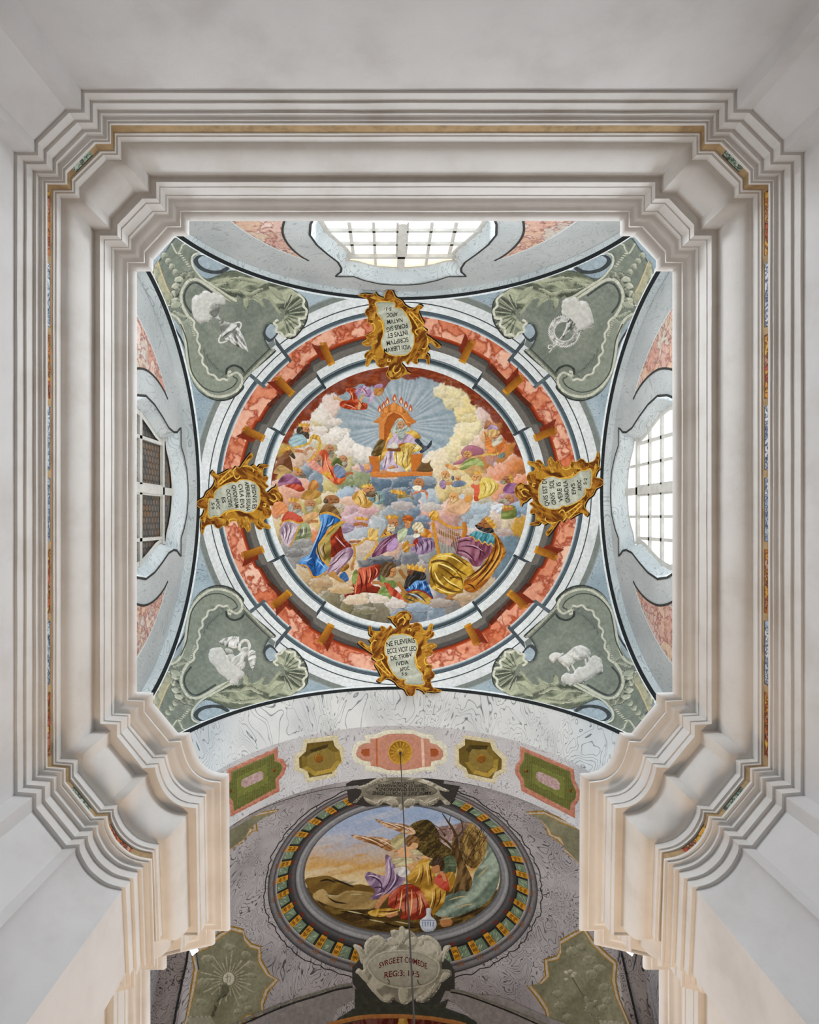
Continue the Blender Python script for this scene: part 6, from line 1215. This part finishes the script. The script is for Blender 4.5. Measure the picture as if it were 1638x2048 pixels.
for P, w_, w1 in (('1108,420 1090,370 1062,330 1042,300 1022,272', 7, 1.5), ('1112,425 1148,385 1150,350 1135,305', 5, 1.2), ('1095,500 1050,450 990,410 900,370 830,350', 5.5, 1), ('1065,335 1070,305 1080,285', 2.5, .8), ('1130,520 1180,420 1215,360', 2.5, .8), ('1160,600 1220,500 1260,420', 2.5, .8), ('1040,420 1010,370 960,340', 2, .8)): vl(z, 'branch', P, w_, '#4a3719', w1=w1)
z = part('angel', 'winged angel in lilac leaning over the sleeper')
v(z, 'wing', '600,308 680,328 780,340 840,368 852,402 800,405 720,375 650,348', '#b98a5c', fold=(75, 5, .5), hi='#f0dcc0', lo='#6a4420', step=1.4); v(z, 'wing', '448,408 560,418 660,428 722,468 742,512 690,515 600,472 500,440', '#bb8a58', fold=(70, 5, .5), hi='#f2dcc0', lo='#63401e', step=1.4)
v(z, 'skirt', '668,530 712,568 732,620 762,650 792,690 742,742 682,792 622,812 568,812 600,762 560,722 532,662 560,640 605,655 662,662 664,590', '#8d7392', fold=(35, 9, .5), hi='#cdb9cf', lo='#453350'); v(z, 'white_drapery', '715,622 790,608 822,660 760,672', '#d9d6d3', fold=(40, 5, .3)); v(z, 'leg', '638,792 692,778 652,832 622,872 598,862', SKIN)
v(z, 'sash', '698,445 758,400 792,420 762,482 718,502', '#b5ab7c', fold=(40, 5, .4)); v(z, 'back', '738,512 790,478 832,500 822,552 770,556', SKP); v(z, 'sash', '705,562 800,548 845,570 800,602 720,592', '#c3bd94', fold=(70, 5, .4))
vl(z, 'arm', '820,515 880,535 940,562', 7, SKP, bev=3); vl(z, 'arm', '805,590 860,640 915,712', 8, SKP, bev=3.5); v(z, 'sleeve', '815,505 860,498 905,535 860,540', '#bdb68e', fold=(60, 4, .3)); v(z, 'head', '815,455 862,445 868,485 835,502 810,490', SKP, step=1.3); v(z, 'hair', '785,440 820,408 872,425 876,462 840,455 812,482 795,470', '#7a5527', fold=(30, 4, .4), step=1.3)
z = part('sleeping_man', 'bearded man asleep in a yellow mantle and red robe')
v(z, 'mantle', '855,605 900,558 950,568 972,640 995,720 1042,738 1035,832 990,892 958,912 930,832 870,782 838,722 790,692', '#c29232', fold=(60, 11, .5), hi='#ecca6c', lo='#5e420e'); v(z, 'mantle', '1040,655 1090,640 1105,700 1070,765 1040,720', '#b98c30', fold=(40, 7, .4))
v(z, 'under_cloth', '555,892 640,870 760,862 802,800 835,785 742,892 650,922 578,918', '#c79c3a', fold=(20, 8, .45), hi='#eecb70', lo='#6a4a12'); v(z, 'red_robe', '700,770 790,718 872,738 912,800 942,872 900,932 820,942 758,932 770,880 700,870 680,835', '#ab3c22', fold=(70, 11, .5), hi='#e29a80', lo='#51140a')
v(z, 'sleeve', '968,692 1030,640 1060,700 1066,762 1010,742', '#b23c22', fold=(50, 7, .4)); vl(z, 'arm', '1040,700 1030,660 1005,640', 7, SKIN, bev=3); v(z, 'head', '958,602 1000,588 1014,628 982,648 960,635', '#b98052', step=1.3); v(z, 'hair', '938,590 978,550 1030,565 1036,620 1012,635 1000,595 965,605', '#3d2a16', fold=(40, 4, .3), step=1.3); v(z, 'foot', '658,908 720,888 745,908 690,928', SKIN)
z = part('jug_and_bread', 'blue and white jug beside a loaf'); j = v(z, 'jug', '922,872 952,872 950,915 980,945 986,980 962,1012 908,1015 884,980 884,945 920,915', '#c3cbd6', bev=6, amp=.6, hi='#ffffff', lo='#5f7186'); multi('jug_pattern', j, 'chan', [stroke(pts('O %g,955 %g,985' % (898+i*17, 900+i*16)), 1.6) for i in range(5)]+[stroke(pts('O 890,945 980,945'), 1.2)], '#5a7099', step=3, bev=0); v(z, 'bread', '1008,945 1048,920 1086,950 1072,982 1020,986', '#b07a4a', bev=5, amp=.6)

FO = {k.name.split('.')[0]: k for k in oval.children}
folds('feathers', FO['angel'], 'chan', 'O 640,325 700,345 770,380|O 680,330 750,350 820,390|O 730,340 790,360 840,395|O 500,425 570,450 650,490|O 550,425 630,455 700,500|O 610,430 680,460 730,505', 'O 620,315 690,335 760,365|O 700,335 770,350 835,380|O 480,412 560,432 640,470|O 580,422 660,448 720,490', '#7a4c28', '#f6e4cc', 1.8)
folds('skirt_folds', FO['angel'], 'chan', 'O 690,560 700,630 690,700 640,780|O 560,670 600,680 640,720 630,790|O 740,640 740,690 700,750 650,790|O 590,740 640,740 660,770', 'O 680,560 685,640 670,690|O 545,665 590,665 640,690|O 720,620 725,690 680,760|O 600,790 650,770', '#3e2c4a', '#dccbe0', 2.4)
folds('robe_folds', FO['sleeping_man'], 'chan', 'O 740,770 730,830 720,870|O 800,740 790,820 790,920|O 850,760 870,830 860,920|O 890,800 910,860 900,910|O 900,590 900,650 880,720|O 940,590 950,660 960,730|O 980,740 980,810 960,880|O 1010,750 1010,810 980,870|O 620,890 700,890 770,870', 'O 770,750 760,830 750,890|O 830,750 830,830 820,920|O 880,780 890,850 880,910|O 880,600 875,660 850,710|O 920,580 930,650 935,720|O 960,760 960,820 945,870|O 600,905 680,905 750,885', '#4a1c0c', '#f2cf86', 2.4)
folds('ground_strokes', FO['landscape'], 'chan', 'O 380,890 470,900 560,930|O 500,910 600,950 700,970|O 640,960 740,985 860,995|O 1095,965 1120,955 1150,945|O 1100,940 1200,900 1280,860|O 330,690 400,710 470,740|O 300,800 350,830 420,840|O 250,700 300,690 350,710', 'O 420,885 520,905|O 560,940 660,960|O 720,950 820,970|O 1000,945 1100,925|O 270,770 320,790 380,790|O 440,780 520,780|O 1060,820 1120,800 1180,790|O 1240,680 1280,640 1320,600|O 1290,560 1310,500|O 1100,870 1160,850 1230,840', '#221806', '#b9ad80', 3)
# ---- stone cartouches of the oval
def stone(name, label, fr, out, field, extra):
    c = hit([pts(fr+' '+field).mean(0)], 'chan')[0]; th = thing(name, tuple(c), label, 'cartouche', 'stone cartouches of the oval fresco'); return th
ST = dict(hi='#e6e3d4', lo='#3b3a34')
KO = 'K 840,60 870,90 920,100 960,130 1000,170 1060,150 1150,170 1230,250 1250,320 1270,270 1330,250 1342,290 1290,330 1252,420 1250,500 1290,500 1342,520 1342,580 1300,570 1250,640 1220,700 1150,790 1080,842 1000,842 978,812 1020,780 930,830 880,862 820,852 750,812 720,852 650,842 560,760 480,660 420,560 362,540 390,492 440,510 430,420 400,340 338,270 360,245 420,270 445,300 460,230 520,170 590,150 650,180 680,230 700,180 730,160 718,110 760,95 810,100'
KF = 'K 500,430 560,370 640,330 700,320 840,310 980,320 1060,340 1150,390 1212,440 1216,520 1180,600 1090,660 1000,682 850,697 690,667 590,620 520,540 488,480'
th = stone('stone_cartouche', 'grey stone scroll cartouche below the oval fresco reading SVRGE ET COMEDE', 'K', KO[2:], KF[2:], None)
paint('backing', th, 'chan', 'K 330,640 330,480 390,420 480,360 1200,340 1330,430 1380,520 1380,720 1270,760 1200,900 900,930 480,900 370,700', '#3c3b37', bev=8, amp=.1, step=5)
fr_ = paint('frame', th, 'chan', KO, '#a29f8e', sm=True, step=2.2, bev=6, amp=.7, fold=(45, 16, .35), **ST)
for P in ('K 455,330 470,230 540,170 620,160 660,200 660,250 620,270 610,220 550,210 500,260 490,350', 'K 1230,340 1220,250 1150,180 1070,160 1020,210 1010,250 1050,270 1070,220 1120,210 1180,260 1200,360', 'K 690,190 740,170 790,210 800,250 740,270 700,250', 'K 990,180 940,170 880,210 870,250 930,270 990,250', 'K 810,180 810,80 840,60 870,90 870,180 840,240', 'K 500,640 560,700 640,790 700,820 640,830 560,750', 'K 1180,640 1120,720 1040,800 1000,820 1060,830 1150,750', 'K 800,710 860,680 900,720 880,850 820,840', 'K 345,260 410,280 440,420 420,440 390,340', 'K 1335,260 1280,290 1250,400 1260,430 1300,340', 'K 375,530 440,520 500,620 470,640', 'K 1335,560 1270,530 1220,620 1250,640'):
    paint('scroll', fr_, 'chan', P, '#b5b2a0', sm=True, step=1.7, bev=4, amp=.9, **ST)
fd = paint('field', th, 'chan', KF, '#a6a596', sm=True, step=2.5, bev=10, amp=.2, rim=.45, **ST)
line('field_rim', fd, 'chan', KF, 3, '#bdbaa8', closed=True, **ST)
for P in ('K 690,600 710,630 700,660', 'K 1000,610 1010,650 1040,660'): line('curl', fd, 'chan', P, 2.2, '#5a584d')
lettering('inscription', fd, 'chan', [('SVRGE:ET COMEDE', pts('K 852,408')[0], 11.5, 1, 96, 13), ('REG:3: 19:5', pts('K 838,545')[0], 12, -1, 70, 4)], '#5e1a1c')
UO = 'U 60,1150 230,1100 400,1010 560,980 800,960 1000,1000 1200,1060 1340,1130 1480,1200 1420,1212 1330,1190 1370,1270 1502,1392 1420,1402 1340,1330 1280,1392 1180,1422 1060,1412 1010,1380 930,1432 850,1462 800,1450 750,1502 728,1450 620,1452 598,1410 500,1380 430,1417 330,1412 230,1350 190,1280 100,1372 38,1372 130,1290 170,1190'
UF = 'U 240,1180 380,1100 560,1050 780,1030 1000,1060 1200,1130 1300,1190 1260,1250 1100,1272 780,1292 500,1272 330,1262 250,1230'
th = stone('stone_cartouche', 'grey stone scroll cartouche above the oval fresco with an upside down inscription', 'U', UO[2:], UF[2:], None)
paint('backing', th, 'chan', 'U -60,1100 200,960 800,905 1380,960 1640,1120 1560,1330 1300,1440 760,1400 250,1440 -20,1380', '#35322f', bev=8, amp=.1, step=5)
fr_ = paint('frame', th, 'chan', UO, '#8d8877', sm=True, step=2, bev=5, amp=.7, fold=(60, 12, .35), **ST)
for P in ('U 200,1290 260,1360 400,1400 480,1360 490,1320 440,1330 400,1370 300,1330', 'U 1330,1290 1270,1360 1130,1410 1050,1370 1030,1320 1080,1340 1130,1370 1230,1330', 'U 530,1350 620,1310 700,1340 720,1400 640,1400', 'U 800,1400 830,1340 900,1310 990,1350 900,1400', 'U 720,1440 750,1390 790,1440 760,1500', 'U 60,1150 250,1100 420,1000 560,985 480,1040 300,1110 200,1160'):
    paint('scroll', fr_, 'chan', P, '#a39e8b', sm=True, step=1.5, bev=3.5, amp=.9, **ST)
fd = paint('field', th, 'chan', UF, '#6f6b5e', sm=True, step=2.2, bev=6, amp=.3, rim=.4, **ST)
lettering('inscription', fd, 'chan', [('AMBVLAVIT IN FORTITVDINE', pts('U 775,1238')[0], 7.5, 180, 118, 1.5), ('CIBI ILLIVS QVADRAGINTA', pts('U 775,1178')[0], 6.5, 180, 106, 1.5), ('DIEBVS ET QVADRAGINTA', pts('U 775,1125')[0], 5.5, 180, 98, 1.5), ('NOCTIBVS', pts('U 790,1082')[0], 4.5, 180, 44, 1)], '#15130f')

# ---- cloud panels in the corners of the chancel vault
def cloud_panel(label, out, inner):
    c = hit([pts(out).mean(0)], 'chan')[0]; th = thing('cloud_panel', tuple(c), label, 'painted panel', 'gilt edged cloud panels of the chancel vault')
    P = pts(out); paint('gilt_border', th, 'chan', P, '#8d6a22', bev=3, amp=.4, step=3, hi='#d9b04c', lo='#45300a')
    c0 = P.mean(0); I1 = P+(c0-P)*(3.2/np.maximum(np.hypot(*(P-c0).T), 1))[:, None]; I2 = P+(c0-P)*(8.5/np.maximum(np.hypot(*(P-c0).T), 1))[:, None]; I3 = P+(c0-P)*(11/np.maximum(np.hypot(*(P-c0).T), 1))[:, None]
    paint('pale_border', th, 'chan', I1, '#b4a998', bev=3, amp=.5, step=3); paint('inner_gilt', th, 'chan', I2, '#a07a2a', bev=2, amp=.4, step=3)
    g0 = paint('sky_ground', th, 'chan', I3, '#7c7b63', bev=8, amp=.15, step=2.6, fold=(30, 45, .15), var=.14, hi='#a8a68c', lo='#45452f')
    return th, I3
def clouds(th, I, seeds, fr):
    F0 = FR[fr]
    for x, y, r in seeds:
        q = np.array([[F0[0]+x/F0[2], F0[1]+y/F0[2]]])
        cb = np.vstack([q[0]+np.array([math.cos(a_), .75*math.sin(a_)])*r/F0[2]*(1+.07*math.sin(7*a_+x)) for a_ in np.linspace(0, 6.28, 18, endpoint=False)])
        if not pip(cb, I).all(): continue
        paint('cloud', th, 'chan', cb, '#88876f', sm=True, step=2, bev=7, amp=.7, hi='#b6b49c', lo='#4c4c38', var=.12)
th, I = cloud_panel('gilt edged cloud panel with a chalice and radiant host at the lower left', 'Q 450,330 520,272 612,215 690,236 700,280 740,322 795,340 800,420 852,512 905,545 842,620 812,700 816,770 720,785 660,830 610,880 300,900 332,790 362,620 385,470 365,372', None)
clouds(th, I, [(560, 300, 40), (600, 350, 38), (520, 340, 34), (470, 420, 40), (700, 390, 30), (730, 450, 30), (740, 520, 28), (440, 560, 36), (430, 680, 34), (690, 660, 34), (720, 720, 30), (650, 740, 28)], 'Q')
cx_, cy_ = 598, 540; multi('rays', th, 'chan', [stroke(pts('Q %g,%g %g,%g' % (cx_+44*math.cos(a_), cy_+44*math.sin(a_), cx_+(105+35*((k*7) % 3))*math.cos(a_), cy_+(105+35*((k*7) % 3))*math.sin(a_))), 1.6, False, 3.4) for k, a_ in enumerate(np.linspace(0, 6.28, 26, endpoint=False))], '#a09e84', step=3, bev=1.2, lo='#4a4936')
ho = paint('host', th, 'chan', circ(260+598/3.033, 1780+538/3.033, 11.5, 20, 13), '#bbb8a4', bev=4, amp=.3, step=2); multi('cross', ho, 'chan', [stroke(pts('Q 590,510 588,565'), 1.3), stroke(pts('Q 578,530 602,526'), 1.3), stroke(pts('Q 608,520 604,560'), 1)], '#6e6b58', step=3, bev=0)
cu_ = paint('chalice', th, 'chan', 'Q 548,562 580,560 605,590 600,630 565,655 545,660 530,640 540,605', '#5c5b48', bev=5, amp=.8, hi='#b7b59d', lo='#24231a'); line('chalice_stem', th, 'chan', 'Q 545,650 520,690 512,730 495,770', 7, '#4a4938', hi='#9b9982'); line('chalice_knop', th, 'chan', 'Q 505,675 535,700', 7, '#6a6954', hi='#b7b59d')
paint('altar_block', th, 'chan', 'Q 350,765 485,760 515,813 530,880 330,880', '#8e8c78', sm=False, bev=3, amp=.6, hi='#c2c0ab', lo='#3c3b2c')
th, I = cloud_panel('gilt edged cloud panel with a budding rod in a vase at the lower right', 'q 1098,215 1150,292 1232,372 1297,430 1290,540 1312,650 1372,800 1400,880 960,880 880,798 862,722 810,642 752,570 820,560 862,510 855,410 930,390 950,350 950,295', None)
clouds(th, I, [(1030, 365, 42), (1080, 340, 34), (1130, 420, 46), (1190, 470, 40), (1140, 500, 36), (900, 470, 30), (880, 560, 32), (1220, 580, 38), (1240, 660, 34), (940, 620, 36), (950, 690, 36), (1000, 760, 34), (1210, 700, 30)], 'q')
line('rod', th, 'chan', 'q 1020,510 1050,560 1100,645', 2.4, '#5a5947', sm=False); multi('blossom', th, 'chan', [circ(800+x/2.978, 1780+y/2.978, 4.6, 10, 3.4) for x, y in ((990, 490), (1015, 480), (1040, 495), (990, 530), (1030, 510))], '#b5b29c', step=1.8, bev=3, amp=.8, lo='#45442f')
va = paint('vase', th, 'chan', 'q 1092,640 1112,632 1130,660 1175,655 1182,690 1160,700 1190,735 1195,760 1165,765 1140,745 1110,740 1098,715 1110,680', '#7d7b66', bev=5, amp=.8, hi='#c6c3ad', lo='#2c2b1f'); paint('altar_block', th, 'chan', 'q 1185,775 1330,780 1380,880 1220,880', '#9a9884', sm=False, bev=3, amp=.6)
th, I = cloud_panel('sliver of gilt edged cloud panel above the left chancel cornice', 'P 270,930 420,880 590,848 715,830 710,845 640,868 590,900 545,930 555,1000 520,1000 450,1060 440,1090 400,1105 330,1155 230,1180', None)
th, I = cloud_panel('sliver of gilt edged cloud panel above the right chancel cornice', 'p 1035,850 1160,840 1290,890 1400,935 1510,990 1560,1200 1480,1290 1400,1210 1340,1165 1330,1120 1270,1070 1200,1025 1180,960 1120,890', None)
# ---- painted mouldings of the chancel vault edges
ed = chv
paint('rim_marble', ed, 'chan', 'N -900,840 -560,600 -250,460 0,390 140,350 300,320 330,400 150,500 100,638 60,800 -900,980', '#8e8a89', bev=6, amp=.15, step=5, var=.2)
paint('rim_marble', ed, 'chan', 'N 2500,860 2180,660 1880,540 1638,430 1500,390 1080,350 1060,400 1180,470 1300,560 1350,638 1400,800 2500,980', '#8e8a89', bev=6, amp=.15, step=5, var=.2)
line('arch_roll', ed, 'chan', 'N -900,720 -560,560 -250,440 0,365 140,320 280,295', 5, '#77756c', hi='#aaa79a'); line('arch_roll', ed, 'chan', 'N 1125,345 1240,365 1400,420 1638,510 1880,610 2200,760', 5, '#77756c', hi='#aaa79a')
line('arch_shadow', ed, 'chan', 'N -900,755 -560,590 -250,465 0,388 140,342 280,318', 3.2, '#1f1d1c'); line('arch_shadow', ed, 'chan', 'N 1125,362 1240,385 1400,440 1638,532 1880,640 2200,790', 3.2, '#1f1d1c')
paint('green_rim', ed, 'chan', 'N 300,330 420,400 620,470 1000,470 1110,420 1080,500 1250,560 1350,620 1390,700 100,700 150,590 300,500', '#3a3d33', bev=6, amp=.15, step=4, var=.12)
line('orange_rim', ed, 'chan', 'N 60,650 250,600 420,575 700,572 950,590 1130,618 1260,650', 9, '#a8713c', hi='#cf9a62'); paint('red_soffit', ed, 'chan', 'N 110,665 420,590 700,588 950,605 1230,660 1300,760 20,760', '#5c2012', fold=(0, 9, .4), bev=4, amp=.1, step=3); paint('gold_ray', ed, 'chan', 'N 680,590 750,590 790,760 640,760', '#b58a34', fold=(0, 5, .3), bev=2, step=3)
line('front_rim', ed, 'chan', 'P 330,985 560,850 800,760 1050,695 1320,655', 6, '#8f8d8e', hi='#b5b3b4'); line('front_rim', ed, 'chan', 'p 410,622 640,660 900,720 1150,810 1400,905 1500,950', 6, '#8f8d8e', hi='#b5b3b4')
for P in ('X 377,1885 372,1925 362,1970 350,2030 342,2080', 'X 1238,1885 1248,1925 1258,1970 1272,2030 1284,2080'): line('side_line', ed, 'chan', P, 4.5, '#1b1a1a')

# ================================================================== SMALL THINGS
CABLE = mat_plain('black_cable', '#2a2725', .5); LAMPB = mat_plain('lamp_black', '#1d1e20', .4); LED = mat_plain('led_lens', '#ffffff', .3, 0, '#eaf6ff', 14)
def tube(name, a_, b_, r, mat, parent, n=8):
    a_ = np.array(a_, float); b_ = np.array(b_, float); d = (b_-a_)/np.linalg.norm(b_-a_); u = np.cross(d, [0, 1, .1]); u /= np.linalg.norm(u); w_ = np.cross(d, u)
    V = [p+(u*math.cos(t)+w_*math.sin(t))*r for p in (a_, b_) for t in np.linspace(0, 2*math.pi, n, endpoint=False)]
    return mesh(name, V, [(i, (i+1) % n, n+(i+1) % n, n+i) for i in range(n)]+[tuple(range(n))[::-1], tuple(range(n, 2*n))], mat, parent, True, 40)
top = hit([(800.5, 1505)], 'arch')[0]
th = thing('hanging_cable', tuple(top), 'thin black cable hanging from the gilt rosette of the pink panel', 'cable')
tube('cable', top+np.array([0, 0, .02]), (top[0], top[1], 3.2), .011, CABLE, th); tube('ceiling_plug', top+np.array([0, 0, .03]), top-np.array([0, 0, .08]), .035, CABLE, th, 12)
def flood(px, py, label, aim):
    Z = 9.62; p = np.array([(px-X0)*Z/F, (py-Y0)*Z/F, Z]); th = thing('floodlight', tuple(p), label, 'lamp', 'floodlights on the chancel cornice')
    d = np.array(aim, float); d /= np.linalg.norm(d); u = np.cross(d, [0, 0, 1]); u /= np.linalg.norm(u); w_ = np.cross(u, d)
    def bx(name, c, a_, b_, e_, m):
        V = [c+u*sx*a_+w_*sy*b_+d*sz*e_ for sz in (-1, 1) for sy in (-1, 1) for sx in (-1, 1)]
        return mesh(name, V, [(0, 1, 3, 2), (4, 6, 7, 5), (0, 4, 5, 1), (2, 3, 7, 6), (0, 2, 6, 4), (1, 5, 7, 3)], m, th)
    bx('housing', p, .105, .065, .045, LAMPB); bx('lens', p+d*.05, .095, .055, .008, LED)
    tube('bracket', p-d*.05, p+np.array([0, .12, .12]), .02, LAMPB, th); tube('bracket', p+np.array([.07, .1, -.02]), p+np.array([.07, .45, .1]), .02, LAMPB, th)
flood(385, 1893, 'white lit floodlight on the left chancel cornice', (.45, -.2, -.85))
flood(1233, 1877, 'white lit floodlight on the right chancel cornice, nearer the crossing', (-.45, -.2, -.85))
flood(1263, 1894, 'white lit floodlight on the right chancel cornice, farther from the crossing', (-.45, -.2, -.85))
# uplights standing on the cornice, behind its lip, that wash the vault
def uplight(x, y, power, aim, col=(.88, .95, 1.0), sz=.9):
    l_ = area('cornice_uplight', (x, y, 9.72), (x+aim[0], y+aim[1], 9.72+aim[2]), sz, power, col, .25); return l_
for sx in (-1, 1):
    uplight(Xc+sx*4.75, Yc+2.4, 19.5, (-sx*.9, -.2, 1)); uplight(Xc+sx*4.75, Yc-2.2, 19.5, (-sx*.9, .2, 1))
    uplight(Xc+sx*2.3, Yc-4.6, 19.5, (-sx*.1, .9, 1))
    uplight(Xc+sx*4.35, 8.6, 7, (-sx*.9, .05, 1), (1, .93, .84)); uplight(Xc+sx*3.55, 5.3, 20, (-sx*.6, -.5, 1), (.95, .97, 1))
for o in bpy.data.objects:
    if '_w' in o: del o['_w']
